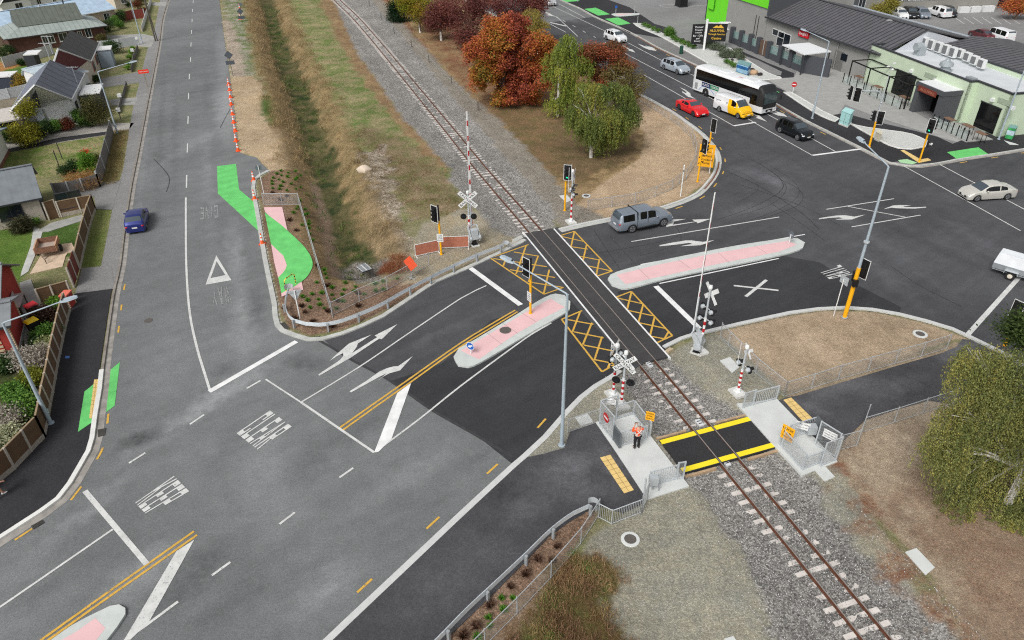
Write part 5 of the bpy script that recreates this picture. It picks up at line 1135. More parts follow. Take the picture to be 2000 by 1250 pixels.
def diam(t, H):
 k = MB(); k.M = Matrix.Translation((-.05, 0, H-.45)) @ Matrix.Rotation(PI/4, 4, 'X'); k.box((0, 0, 0), (.015, .85, .85)); k.build('diamond_plate', mat('sign_back_dark', S(92,100,108), .5, .3, nz=.08), t)
 MB().box((-.05, 0, H-1.5), (.015, 1.2, .55)).build('lower_plate', mat('sign_back_dark', (0, 0, 0)), t)
signpost((455,147), 101, 'grey-backed diamond sign over a rectangular plate at the road edge', face((455,147), (470,0)), diam, TPOLE)
signpost((473,42), 18, 'small grey-backed diamond sign on the sandy verge', face((473,42), (470,0)), lambda t, H: diam(t, H+.1), TPOLE)
signpost((470,16), 6, 'small grey-backed plate at the top of the sandy verge', face((470,16), (470,-50)), lambda t, H: rect_sign(t, H, .9, .5), TPOLE)
p = g(289, 171); t = thing('road_sign', 'bright orange-red rectangular sign on a wooden post by the left driveway', 'road sign', p, face((289,171), (330,500))); H = hgt(289, 171, 138)
MB().box((0, 0, H/2), (.06, .08, H)).build('post', mat('raw_wood', S(150,132,100), .9, nz=.15), t); plate(t, (.06, 0, H-.1), 0, 1.3, .5, mat('sign_red_orange', S(255,60,24), .5, nz=.03), ('TEMPORARY',), WHT)
p = g(1375, 339); a = face((1375,339), (1250,640)); t = thing('detour_sign', 'large yellow road works sign with curved black arrows on white legs', 'road sign', (p.x, p.y, .05), a); H = hgt(1375, 339, 286)
o = plate(t, (0, 0, H-1.0), 0, 1.5, 2.3, YSIGN, ('  Rangiora', '  Kaiapoi', '  Oxford', '  Woodend', '  Ashley'), INK)
k = MB()
for i in range(3):
 z_ = H-.45-i*.62; q = smoothline([(-.68, -.22), (-.5, -.02), (-.2, .02)], .05); k2_ = MB(); k2_.ribbon([(x, y) for x, y in [(v.x, v.y) for v in q]], -.06, .06, 0); 
 k.add([(.012, x, z_+y) for x, y, _ in k2_.v], k2_.f)
k.build('arrow', INK, t); MB().cyl((-.03, -.5, 0), (-.03, -.5, H-.2), .04).cyl((-.03, .5, 0), (-.03, .5, H-.2), .04).build('leg', WHT, t)
def cone(h=.9):
 t = thing('traffic_cone', '', 'traffic cone', (0, 0, 0), 0, 'orange traffic cones along the road edge')
 MB().box((0, 0, .03), (.42, .42, .06)).lathe((0, 0, .06), [(.15, 0), (.035, h-.08), (.03, h-.06)], 14).build('body', ORG, t, True)
 MB().lathe((0, 0, .06), [(.113, .34*h), (.088, .52*h)], 14).lathe((0, 0, .06), [(.076, .62*h), (.055, .78*h)], 14).build('white_collar', WHT, t, True); return t
c0_ = cone(); spots = [(496,353,'tall orange cone beside the top of the green cycle strip'),(498,390,'orange cone on the kerb line beside the garden fence corner'),(513,477,'orange cone where the green strip meets the kerb'),
 (465.6,295,'nearest of the row of cones on the sandy edge'),(461.5,276,'second cone from the near end of the sandy edge row'),(460,257,'third cone from the near end of the sandy edge row'),(457,240,'fourth cone from the near end of the sandy edge row'),
 (454.5,224,'fifth cone from the near end of the sandy edge row'),(452,205,'sixth cone from the near end of the sandy edge row'),(450.5,191,'seventh cone from the near end, sandy edge row'),(449,177,'eighth cone from the near end, sandy edge row'),(447,166,'farthest cone of the sandy edge row'),
 (469.5,38,'cone beside the small diamond sign'),(468.5,18,'cone beside the topmost small plate sign')]
for i, (u, v, lb) in enumerate(spots):
 p = g(u, v, .0); r = c0_ if i == 0 else dup(c0_, p, i*.7); r.location = p; r['label'] = lb
 if v > 340: r.scale = (1.15,)*3
def cabinet(px, h, lab, m, split=True, z=.1, cat='utility cabinet', name='utility_cabinet'):
 P = G(px, z); c = sum(P, Vector())/len(P); t = thing(name, lab, cat, (c.x, c.y, z)); q = [p-c for p in P]
 MB().poly([(p.x*1.08, p.y*1.08, 0) for p in q], -.02, .14).build('plinth', CONCW, t); MB().poly([(p.x, p.y, 0) for p in q], .14, h).build('case', m, t)
 MB().poly([(p.x*1.04, p.y*1.06, 0) for p in q], h, h+.05).build('lid', m, t)
 if split:
  a_, b_ = q[0], q[1]; mm = (a_+b_)/2; an = math.atan2((b_-a_).y, (b_-a_).x); nrm = Vector((math.sin(an), -math.cos(an), 0))
  MB().box(tuple(mm+nrm*.004+Vector((0, 0, h/2+.07))), (.02, .012, h-.15), an).build('door_seam', INK, t)
  for f_ in (.15, .45, .72): p = a_.lerp(b_, f_)+nrm*.01; MB().box((p.x, p.y, .45), (.04, .02, .14), an).build('handle', INK, t)
cabinet([(1638,242),(1655,249),(1662,241),(1646,235)], 1.5, 'pale turquoise double-door utility cabinet beside the stone bed', mat('cabinet_turquoise', S(172,220,218), .5, nz=.06))
cabinet([(1707,272),(1717,277),(1720,272),(1711,268)], .8, 'small cream utility cabinet by the signal mast', mat('cabinet_cream', S(232,224,200), .6, nz=.06), False)
def tub(u, v, r, h, lab, m, top=None, z=.07):
 p = g(u, v, z); t = thing('litter_bin', lab, 'litter bin', p, 0); MB().lathe((0, 0, 0), [(r*.9, 0), (r, .1), (r, h*.9), (r*.9, h)], 16).build('body', m, t, True); MB().lathe((0, 0, h), [(r*1.05, 0), (r*1.05, .06), (r*.6, .14)], 16).build('lid', top or m, t, True)
tub(1330, 105, .28, 1.05, 'dark green litter bin on the grey footpath opposite the silver wagon', mat('bin_green', S(28,74,58), .5, nz=.08), z=.08)
def graphic(px, h, lab, c1_, c2x):
 m = stripes('graphic_'+lab[:6], c1_, c2x, 1.1, 'Z', .5, .45, nz=.35); P = G(px, .1); c = sum(P, Vector())/len(P); t = thing('painted_cabinet', lab, 'utility cabinet', (c.x, c.y, .12)); q = [p-c for p in P]
 MB().poly([(p.x, p.y, 0) for p in q], 0, h).build('case', m, t); MB().poly([(p.x*1.05, p.y*1.05, 0) for p in q], h, h+.06).build('lid', mat('cab_lid', S(120,160,160), .6, nz=.1), t)
graphic([(1436,145),(1458,152),(1464,146),(1442,139)], 1.5, 'blue mural painted cabinet behind the bus', S(36,96,150), S(150,190,214))
graphic([(1962,270),(1976,273),(1980,268),(1966,265)], 1.2, 'green and white mural cabinet at the pale green building', S(66,168,96), S(196,220,230))
pad('pale_paving', [(1961,274),(1983,280),(1990,283),(1972,282)], CONCL, .1)
p = g(1548, 181.5, .15); t = thing('round_sign', 'small round red and white sign on a white post at the stone bed tip', 'road sign', p, face((1548,181), (1500,300))); k = MB(); k.lathe((.03, 0, 1.1), [(.33, 0), (.33, .02)], 20, 'X'); o = k.build('disc', RED, t)
MB().box((.054, 0, 1.1), (.006, .45, .12)).build('white_bar', WHT, o); MB().cyl((0, 0, 0), (0, 0, 1.1), .04).build('post', WHT, t)
for u, v, lb, blue in ((1202.6,26.5,'blue disc post on the left end of the small pink island',1),(1239.5,26,'grey marker post on the right end of the small pink island',0),(1245,46,'white marker post at the near tip of the planted bed',0)):
 p = g(u, v, .13); t = thing('marker_post', lb, 'marker post', p, -PI/2); MB().cyl((0, 0, 0), (0, 0, 1.3), .05).build('post', FPOST, t)
 if blue: k = MB(); k.lathe((.05, 0, 1.2), [(.22, 0), (.22, .02)], 18, 'X'); k.build('disc', BLU, t)
CUL = [(697,520),(713,513),(728,545),(711,551)]; P = [g(u, v, -.9) for u, v in CUL]; zt = [-.95, -.95, .05, .05]
c = sum(P, Vector())/4; t = thing('culvert_grate', 'sloping metal bar grate over the culvert at the end of the ditch', 'grate', (c.x, c.y, 0)); Q = [Vector((p.x-c.x, p.y-c.y, z_)) for p, z_ in zip(P, zt)]
k = MB()
for i in range(12):
 f_ = i/11; a_ = Q[0].lerp(Q[3], f_); b_ = Q[1].lerp(Q[2], f_); k.tube([tuple(a_), tuple(b_)], .03, 5)
k.build('bar', GALVD, t); MB().tube([tuple(Q[0].lerp(Q[1], .5)), tuple(Q[3].lerp(Q[2], .5))], .05, 6).tube([tuple(Q[0]), tuple(Q[3])], .03, 5).tube([tuple(Q[1]), tuple(Q[2])], .03, 5).build('frame', WHT, t)
MB().add([tuple(q+Vector((0, 0, -.12))) for q in Q], [(0, 1, 2, 3)]).build('pit', INK, t)
# ================================================================== VEHICLES
TYRE = mat('tyre', S(34,34,36), .85, nz=.1); RIM = mat('alloy', S(176,178,182), .35, .6, nz=.06); RIMD = mat('alloy_dark', S(84,86,90), .4, .6, nz=.06)
GLS = mat('car_glass', S(70,80,88), .08, .0, nz=.08, ns=1.2, spec=.8); GLB = mat('car_glass_black', S(12,13,15), .08, nz=0, spec=.6); PLA = mat('black_plastic', S(34,35,37), .6, nz=.08)
HL = mat('headlight', S(226,230,234), .1, .2, nz=.05); TL = mat('tail_light', S(196,28,34), .2, nz=.05); PLT = mat('number_plate', S(232,232,230), .5, nz=.02); UND = mat('underbody', S(14,14,15), .9, nz=0)
def paintm(n_, c, metal=.35): return mat('paint_'+n_, c, .34, metal, nz=.05, ns=1.2, coat=.7)
def ip(tab, x):
 xs_, ys_ = zip(*tab); return float(np.interp(x, xs_, ys_))
def vehicle(name, lab, cat, base, head, L, W, top, belt, pm, wh=(.82, .2), R=.34, ws=None, rw=None, side=(), tumble=.16, rim=RIM, rails=None, z=.012, rocker=.2, tl_h=.12, roofbox=False, glass=GLS, lowcol=None, group=None, spare=None, hood_black=False, plate_f=True, tail=TL, bar=None, at=None, rz=None):
 """car body lofted from its side outline; x runs from the tail (0) to the nose (L)"""
 if at is None:
  b = g(*base); d = g(*head)-b; an = math.atan2(d.y, d.x)
 else: b = Vector(at); an = rz
 t = thing(name, lab, cat, (b.x, b.y, z), an, group or 'vehicles')
 ax = (L*(1-wh[0]) if wh[0] < 1 else wh[0], L*wh[0]); ax = (L*wh[1], L*wh[0])
 xs_ = sorted(set([0, .03, .08, .16]+[round(v, 3) for v in np.linspace(.25, L-.25, 46)]+[L-.16, L-.08, L-.03, L]+[p[0] for p in top]+[a_+s_*R*1.18 for a_ in ax for s_ in (-1, 1)]))
 xs_ = [x for x in xs_ if 0 <= x <= L]
 def wid(x):
  e = min(x, L-x); f = 1-.10*max(0, 1-e/.9)**2-.10*max(0, 1-e/.22)**2; return W/2*f
 def bot(x):
  zz_ = rocker
  for a_ in ax:
   dx = abs(x-a_)/(R*1.2)
   if dx < 1: zz_ = max(zz_, R*.98+math.sqrt(max(0, 1-dx*dx))*R*1.14-.02)
  return zz_
 rings = []
 for x in xs_:
  T = ip(top, x); Bz = min(ip(belt, x), T-.015); w_ = wid(x); wb = w_*.97; gh = T-Bz
  wr = wb-tumble*min(1, gh/.45)*1.0-(.05 if gh < .1 else 0); r_ = min(.10, gh*.35)
  bz = bot(x); mid = max(bz+.04, Bz*.62+.1); mid = min(mid, Bz-.03); m2 = bz+(mid-bz)*.3
  half = [(0, T), (wr*.55, T-.008), (wr*.88, T-.03*min(1, gh/.2+.3)), (wr, T-r_), (wb-.012, Bz+min(.015, gh*.1)), (wb, Bz), (w_, mid), (w_*.995, m2), (w_*.97, bz), (w_*.6, max(bz*.6, rocker) if 0 else rocker+.02)]
  rings.append([(x, y, z_) for y, z_ in half]+[(x, -y, z_) for y, z_ in half[:0:-1]])
 K = len(rings[0]); body, wsm, rwm, sg = MB(), MB(), MB(), MB(); H = len(half)
 vs = [p for r_ in rings for p in r_]; bf, wf, rf, sf = [], [], [], []
 for i in range(len(xs_)-1):
  xm = (xs_[i]+xs_[i+1])/2
  for k in range(K):
   f = (i*K+k, (i+1)*K+k, (i+1)*K+(k+1) % K, i*K+(k+1) % K); seg = k if k < H-1 else (K-1-k if k >= H else 99)
   if seg == 99 or (k == H-1): bf.append(f) if 0 else None
   if k == H-1: continue
   if seg <= 1 and ws and ws[0] < xm < ws[1]: wf.append(f)
   elif seg <= 1 and rw and rw[0] < xm < rw[1]: rf.append(f)
   elif seg == 3 and any(a_ < xm < c_ for a_, c_ in side): sf.append(f)
   else: bf.append(f)
 def sub(fs, nm, m_, par, smooth=True):
  if not fs: return
  ids = sorted({i for f in fs for i in f}); mp_ = {v: i for i, v in enumerate(ids)}
  mb = MB(); mb.v = [vs[i] for i in ids]; mb.f = [tuple(mp_[i] for i in f) for f in fs]; return mb.build(nm, m_, par, smooth)
 c0 = len(vs); bf.append(tuple(range(K))[::-1]); bf.append(tuple(range(len(vs)-K, len(vs))))
 bo = sub(bf, 'body', pm, t); sub(wf, 'windscreen', glass, t); sub(rf, 'rear_window', glass, t)
 for s_ in (1, -1):
  for a_, c_ in side: sub([f for f in sf if vs[f[0]][1]*s_ > 0 and a_ < (vs[f[0]][0]+vs[f[1]][0])/2 < c_], 'side_window', GLB, t)
 MB().box((L/2, 0, rocker+.12), (L*.9, W*.78, .3)).build('underbody', UND, t)
 for a_ in ax:
  for s_ in (-1, 1):
   y = s_*(W/2-.13); k = MB(); k.lathe((a_, y, R), [(R*.62, -.11), (R*.95, -.10), (R, -.05), (R, .05), (R*.95, .10), (R*.62, .11)], 20, 'Y'); wl = k.build('wheel', TYRE, t, True)
   k = MB(); k.lathe((a_, y+s_*.108, R), [(R*.64, 0), (R*.62, s_*.005)], 16, 'Y'); k.build('rim_back', RIMD, wl)
   k = MB()
   for q in range(5):
    th = 2*PI*q/5; k.add([(a_+math.cos(th-.22)*R*.6, y+s_*.125, R+math.sin(th-.22)*R*.6), (a_+math.cos(th+.22)*R*.6, y+s_*.125, R+math.sin(th+.22)*R*.6), (a_+math.cos(th+.5)*.05, y+s_*.128, R+math.sin(th+.5)*.05), (a_+math.cos(th-.5)*.05, y+s_*.128, R+math.sin(th-.5)*.05)], [(0, 1, 2, 3)])
   k.lathe((a_, y+s_*.112, R), [(R*.66, 0), (R*.66, s_*.01), (R*.58, s_*.012), (R*.58, 0)], 18, 'Y'); k.build('rim', rim, wl)
 hb = ip(belt, L-.3)
 for s_ in (-1, 1):
  mb = MB().ell((L-.2, s_*(wid(L-.2)-.2), hb-.16), (.2, .19, .085), 12, 6); mb.build('headlight', HL, t, True)
  mb = MB().ell((.1, s_*(wid(.1)-.14), ip(belt, .1)-.14), (.12, .14, tl_h), 10, 6); mb.build('tail_light', tail, t, True)
  xm_ = (ws[0] if ws else L*.65)+.25; zm_ = ip(belt, xm_-.1)+.08; MB().ell((xm_-.05, s_*(W/2+.08), zm_), (.08, .1, .07), 10, 6).box((xm_-.03, s_*(W/2-.0), zm_-.04), (.06, .12, .03)).build('mirror', pm, t, True)
 MB().box((L-.02, 0, hb-.30), (.06, W*.5, .16)).box((L-.03, 0, rocker+.12), (.06, W*.62, .12)).build('grille', PLA, t)
 if plate_f: MB().box((L+.018, 0, rocker+.22), (.02, .42, .12)).build('number_plate', PLT, t)
 MB().box((-.012, 0, ip(belt, .05)*.62+.1), (.02, .42, .12)).build('number_plate', PLT, t)
 if rails:
  for s_ in (-1, 1):
   y = s_*(W/2*.97-tumble-.08); MB().tube([(rails[0], y, ip(top, rails[0])+.0), (rails[0]+.12, y, ip(top, rails[0])+.045), (rails[1]-.12, y, ip(top, rails[1]-.1)+.045), (rails[1], y, ip(top, rails[1]))], .022, 6).build('roof_rail', PLA, t, True)
 if bar is not None:
  for x, y, z_, dx, dy, dz, m_, nm in bar: MB().box((x, y, z_), (dx, dy, dz)).build(nm, m_, t)
 return t
HATCH = dict(L=3.95, W=1.70, top=[(0,.72),(.05,.95),(.25,1.12),(.62,1.40),(.95,1.46),(1.7,1.47),(2.2,1.42),(3.0,.98),(3.5,.88),(3.8,.74),(3.95,.52)], belt=[(0,.78),(.3,.98),(1.5,.93),(3.0,.90),(3.6,.78),(3.95,.5)], ws=(2.25,2.98), rw=(.22,.62), side=((.62,.95),(1.02,1.62),(1.7,2.5)), R=.30)
SUV = dict(L=4.5, W=1.85, top=[(0,.8),(.05,1.05),(.2,1.25),(.55,1.58),(.9,1.66),(2.2,1.66),(2.7,1.58),(3.4,1.14),(4.0,1.04),(4.35,.88),(4.5,.55)], belt=[(0,.9),(.3,1.08),(2,1.05),(3.4,1.02),(4.1,.92),(4.5,.55)], ws=(2.75,3.38), rw=(.2,.55), side=((.6,1.0),(1.1,1.85),(1.95,2.85)), R=.36, rocker=.27)
SEDAN = dict(L=4.8, W=1.82, top=[(0,.7),(.05,.92),(.3,1.02),(.75,1.06),(1.35,1.36),(1.8,1.46),(2.6,1.47),(3.0,1.40),(3.75,1.0),(4.3,.9),(4.65,.76),(4.8,.5)], belt=[(0,.8),(.6,1.0),(2,.95),(3.7,.92),(4.3,.82),(4.8,.5)], ws=(3.0,3.72), rw=(.8,1.35), side=((1.25,1.9),(2.0,2.7),(2.78,3.3)), R=.33)
WAGON = dict(L=4.85, W=1.86, top=[(0,.8),(.05,1.05),(.25,1.25),(.7,1.56),(1.1,1.62),(2.6,1.62),(3.0,1.54),(3.7,1.08),(4.3,.98),(4.7,.84),(4.85,.55)], belt=[(0,.86),(.4,1.05),(2,1.0),(3.7,.97),(4.4,.86),(4.85,.55)], ws=(3.05,3.68), rw=(.22,.68), side=((.75,1.3),(1.4,2.15),(2.25,3.1)), R=.35, rocker=.26)
COUPE = dict(L=4.78, W=1.9, top=[(0,.72),(.06,.95),(.3,1.03),(.7,1.08),(1.3,1.28),(1.9,1.37),(2.3,1.36),(2.7,1.28),(3.3,.98),(4.0,.92),(4.5,.8),(4.78,.48)], belt=[(0,.8),(.7,1.0),(1.6,.98),(3.2,.9),(4.0,.84),(4.78,.48)], ws=(2.55,3.2), rw=(.9,1.75), side=((1.35,1.75),(1.85,2.75)), R=.35, tumble=.22)
WH = paintm('white', S(236,238,240), .05); BLP = paintm('blue', S(38,50,124), .4); SIL = paintm('silver', S(184,194,204), .3); GRYP = paintm('grey', S(132,142,154), .3); BKP = paintm('black', S(24,30,36), .5); REDP = paintm('red', S(226,24,32), .1); CHA = paintm('champagne', S(214,212,204), .25); DKG = paintm('dark_grey', S(62,66,74), .5); MAR = paintm('maroon', S(110,44,52), .4)
def place(spec, name, lab, cat, tail, nose, pm, **k):
 s = dict(spec); s.update(k); p, q = g(*tail), g(*nose); d = (q-p); dn = d.normalized(); c = (p+q)/2
 b = c-dn*(s['L']/2); return vehicle(name, lab, cat, None, None, pm=pm, at=b, rz=math.atan2(dn.y, dn.x), **s)
place(HATCH, 'hatchback', 'dark blue hatchback driving up the left road beside the kerb', 'car', (267,458), (274.5,421), BLP)
place(COUPE, 'sports_car', 'bright red sports coupe with black wheels in the near lane', 'car', (1331,209), (1371,229), REDP, rim=RIMD)
place(SUV, 'suv', 'white compact suv between the turn arrows on the main road', 'car', (1187,75), (1216,85), WH, rails=(.9, 2.4))
place(SUV, 'suv', 'pale silver suv half cut by the top edge of the main road', 'car', (1061,3), (1083,15), paintm('pale_silver', S(206,208,210), .4), rails=(.9, 2.4))
place(WAGON, 'station_wagon', 'silver blue station wagon behind the white bus', 'car', (1299,132), (1337,146), SIL, rails=(.9, 2.8))
place(SUV, 'suv', 'black suv with chrome roof rails ahead of the white bus', 'car', (1526,254), (1574,275), BKP, rails=(.7, 2.5))
place(SEDAN, 'sedan', 'champagne coloured sedan turning at the right side of the intersection', 'car', (1957,383), (1893,387), CHA)
UTE = dict(L=5.35, W=1.86, top=[(0,1.05),(.04,1.3),(.15,1.62),(.3,1.78),(1.6,1.80),(1.75,1.80),(2.1,1.84),(3.0,1.83),(3.35,1.76),(4.05,1.26),(4.8,1.14),(5.2,.98),(5.35,.6)], belt=[(0,1.08),(.3,1.12),(2,1.1),(4.0,1.1),(4.8,1.02),(5.35,.62)], ws=(3.35,4.02), rw=(.04,.28), side=((.35,1.45),(1.95,2.65),(2.75,3.45)), R=.40, rocker=.36, wh=(.81,.23))
place(UTE, 'pickup_truck', 'grey double-cab pickup with a matching canopy heading right over the crossing', 'pickup truck', (1206,451), (1298,432), GRYP, rails=None, bar=[(-.1, 0, .5, .18, 1.6, .16, RIM, 'rear_bumper'), (2.6, 1.0, .42, 1.9, .12, .05, PLA, 'side_step'), (2.6, -1.0, .42, 1.9, .12, .05, PLA, 'side_step'), (1.68, 0, 1.45, .05, 1.74, .78, PLA, 'canopy_seam'), (1.68, 0, .95, .03, 1.875, .9, PLA, 'tray_seam'), (2.7, 0, .95, .02, 1.875, .5, PLA, 'door_seam')])
VAN = dict(L=5.2, W=1.9, top=[(0,1.2),(.05,1.75),(.2,1.95),(.6,2.0),(3.2,2.0),(3.6,1.9),(4.25,1.28),(4.6,1.12),(4.85,.9),(4.9,.6)], belt=[(0,1.2),(3.2,1.2),(4.2,1.15),(4.7,.95),(4.9,.6)], ws=(3.62,4.25), rw=None, side=((3.05,3.75),), R=.34, rocker=.3, wh=(.84,.24), tumble=.10)
v = place(VAN, 'delivery_van', 'white delivery van with a yellow front and door beside the bus', 'van', (1404,212), (1457,232), WH)
vy = paintm('van_yellow', S(252,196,20), .0)
vb = [o for o in v.children if o.name.startswith('body')][0]; me_ = vb.data
me_.materials.append(vy)
for p_ in me_.polygons:
 c_ = p_.center
 if (c_.x > 2.55 and c_.z < 1.72 and abs(p_.normal.y) > .4 and c_.x > 2.35+.5*(1.2-c_.z)) or (c_.x > 4.22): p_.material_index = 1
MB().box((4.83, 0, .48), (.2, 1.7, .3)).build('bumper', PLA, v)
k = MB(); text_on(k, 'courier post', (4.35, -.42, 1.285), (0, 1, 0), (-.2, 0, .1), .8, .3) if 0 else None
k = MB(); text_on(k, 'Courier', (1.75, -.912, 1.3), (-1, 0, 0), (0, 0, 1), .5, .16) if 0 else text_on(k, 'CourierPost', (.5, -.905, 1.32), (1, 0, 0), (0, 0, 1), .8, .14); text_on(k, 'NZ Post', (.5, -.905, 1.1), (1, 0, 0), (0, 0, 1), .6, .14)
text_on(k, 'Courier', (2.9, -.912, .82), (1, 0, 0), (0, 0, 1), .45, .13); text_on(k, 'Post', (2.9, -.912, .66), (1, 0, 0), (0, 0, 1), .3, .11); k.build('lettering', mat('grey_ink', S(70,72,80), .6, nz=0), v)
for x in (2.3, 2.42): MB().box((x, -.904, .95), (.05, .006, 1.1)).build('side_stripe', mat('grey_ink', (0, 0, 0)), v)
def coach(tail, nose):
 p, q = g(*tail), g(*nose); d = (q-p).normalized(); L, W, H = 12.2, 2.5, 3.45; c = (p+q)/2-d*L/2
 t = thing('coach', 'white coach with black windows and a blue and green side logo', 'bus', (c.x, c.y, .012), math.atan2(d.y, d.x))
 n_ = 14; rings = []; xs_ = [0, .05, .2, .5]+list(np.linspace(1, 11.2, 30))+[11.6, 11.95, 12.15, 12.2]
 def hh(x): return H-.28*max(0, 1-x/.5)**2-.22*max(0, (x-10.9)/1.3)**2 if x < 11.9 else H-.5-(x-11.9)*1.6
 def ww(x): return W/2-.10*max(0, 1-x/.3)**2-.16*max(0, (x-11.3)/.9)**2
 ax = (2.6+.0, 9.2); R = .5
 def bot(x):
  z_ = .34
  for a_ in ax:
   dx = abs(x-a_)/(R*1.2)
   if dx < 1: z_ = max(z_, R+math.sqrt(1-dx*dx)*R*1.12-.02)
  return z_
 xs_ = sorted(set(xs_+[a_+s_*R*f for a_ in ax for s_ in (-1, 1) for f in (1.2, 1.0, .6, .2)]))
 for x in xs_:
  h_, w_, b_ = hh(x), ww(x), bot(x); half = [(0, h_), (w_*.6, h_-.02), (w_*.86, h_-.1), (w_*.96, h_-.26), (w_*.985, h_-.42), (w_, 1.75), (w_, 1.7), (w_, max(b_+.02, 1.1)), (w_*.99, b_)]
  rings.append([(x, y, z_) for y, z_ in half]+[(x, -y, z_) for y, z_ in half[:0:-1]])
 K = len(rings[0]); vs = [p_ for r_ in rings for p_ in r_]; bf, gf, ff = [], [], []
 for i in range(len(xs_)-1):
  xm = (xs_[i]+xs_[i+1])/2
  for k in range(K):
   if k == 8: continue
   f = (i*K+k, (i+1)*K+k, (i+1)*K+(k+1) % K, i*K+(k+1) % K); s_ = k if k < 8 else K-1-k
   if s_ in (4,) and .45 < xm < 11.2 or (s_ in (4, 5, 6) and 10.3 < xm < 11.3): gf.append(f)
   elif xm >= 11.3 and s_ < 7: ff.append(f)
   else: bf.append(f)
 cap = tuple(range(len(vs)-K, len(vs))); bf.append(tuple(range(K))[::-1])
 def sub(fs, nm, m_):
  ids = sorted({i for f in fs for i in f}); mp_ = {v_: i for i, v_ in enumerate(ids)}; mb = MB(); mb.v = [vs[i] for i in ids]; mb.f = [tuple(mp_[i] for i in f) for f in fs]; return mb.build(nm, m_, t, True)
 sub(bf, 'body', WH); sub(gf, 'side_window', GLB); sub(ff+[cap], 'front_mask', PLA)
 fx = 12.2
 k = MB(); k.add([(11.98, -1.0, 2.75), (11.98, 1.0, 2.75), (12.215, 1.0, 1.42), (12.215, -1.0, 1.42)], [(0, 1, 2, 3)]); 
 k2_ = MB(); k2_.box((12.19, 0, 2.05), (.06, 2.06, 1.25)); k2_.build('windscreen', mat('coach_glass', S(70,82,84), .08, nz=.3, ns=1.5), t)
 MB().box((12.18, 0, .62), (.14, 2.38, .42)).box((12.12, 0, .95), (.12, 2.34, .2)).build('front_bumper', WH, t); MB().box((12.26, 0, .62), (.02, 1.1, .3)).build('grille', PLA, t); MB().box((12.28, 0, .55), (.01, .45, .13)).build('number_plate', PLT, t)
 for s_ in (-1, 1):
  MB().box((12.24, s_*.9, .78), (.06, .4, .16)).build('headlight', HL, t); MB().tube([(12.1, s_*1.2, 2.7), (12.4, s_*1.42, 2.6), (12.45, s_*1.45, 2.1)], .03, 6).box((12.45, s_*1.45, 2.0), (.1, .2, .45)).build('mirror', PLA, t)
  for a_ in ax:
   y = s_*(W/2-.17); k = MB(); k.lathe((a_, y, R), [(R*.6, -.14), (R, -.12), (R, .12), (R*.6, .14)], 22, 'Y'); wl = k.build('wheel', TYRE, t, True)
   k = MB(); k.lathe((a_, y+s_*.06, R), [(R*.62, 0), (R*.5, s_*.06), (R*.2, s_*.085), (.02, s_*.085)], 18, 'Y'); k.build('rim', RIM, wl)
 MB().box((6, 0, .6), (11, 2.1, .5)).build('underbody', UND, t)
 for y, in ((-1,), (1,)):
  s_ = y
  k = MB(); k.box((2.5 if s_ < 0 else 2.5, s_*1.252, 1.42), (1.5, .01, .55)); b1 = k.build('logo_panel_blue', mat('logo_blue', S(20,40,96), .5, nz=0), t)
  k = MB(); k.box((4.05, s_*1.252, 1.42), (1.55, .01, .55)); b2 = k.build('logo_panel_green', mat('logo_green', S(20,130,84), .5, nz=0), t)
  ux = (1, 0, 0) if s_ < 0 else (-1, 0, 0); x0, x1 = (1.9, 3.42) if s_ < 0 else (3.15, 4.7)
  k = MB(); text_on(k, 'BLACK', (x0, s_*1.259, 1.28), ux, (0, 0, 1), 1.2, .3); text_on(k, 'CAT', (x1+.12 if s_ < 0 else 4.55, s_*1.259, 1.28), ux, (0, 0, 1), 1.0, .3) if 0 else text_on(k, 'COACH', ((3.42) if s_ < 0 else 4.7, s_*1.259, 1.28), ux, (0, 0, 1), 1.25, .3); k.build('lettering', WHT, t)
  k = MB(); vs_ = smoothline([(1.3, .5), (1.8, 1.05), (2.6, 1.25), (3.4, 1.05), (4.2, .6)], .2); kk_ = MB().ribbon(vs_, -.03, .03, 0); k.add([(x, s_*1.256, z_) for x, z_, _ in kk_.v], kk_.f); k.build('swoosh', mat('swoosh_blue', S(60,130,210), .5, nz=0), t)
  MB().box((.75, s_*1.25, .95), (.5, .01, .8)).build('vent', mat('vent_grey', S(150,152,154), .6, nz=.1), t)
 MB().box((8.9, 0, H+.04), (1.7, 1.3, .14)).box((4.5, 0, H+.03), (1.5, 1.2, .1)).build('roof_unit', WH, t)
 for i in range(4): MB().box((7.3+i*.3, -.5, H+.005), (.2, .12, .02)).build('roof_marking', RED, t)
 return t
coach((1379,181), (1482,219))
p = g(1937, 527); q = g(2010, 549); d = (q-p).normalized(); t = thing('covered_trailer', 'white canvas covered box trailer at the right edge of the road', 'trailer', (p.x, p.y, .012), math.atan2(d.y, d.x))
CAN = mat('white_canvas', S(222,226,230), .8, nz=.08, ns=1.5, bump=.4, bs=3)
k = MB(); k.add([(0, -.7, .95), (2.6, -.7, .95), (2.6, .7, .95), (0, .7, .95), (.12, -.48, 1.75), (2.48, -.48, 1.75), (2.48, .48, 1.75), (.12, .48, 1.75)], [(0, 1, 5, 4), (1, 2, 6, 5), (2, 3, 7, 6), (3, 0, 4, 7), (4, 5, 6, 7)]); k.build('canvas_cover', CAN, t)
MB().box((1.3, 0, .74), (2.6, 1.38, .42)).build('tray', mat('tray_silver', S(176,182,186), .4, .5, nz=.1), t)
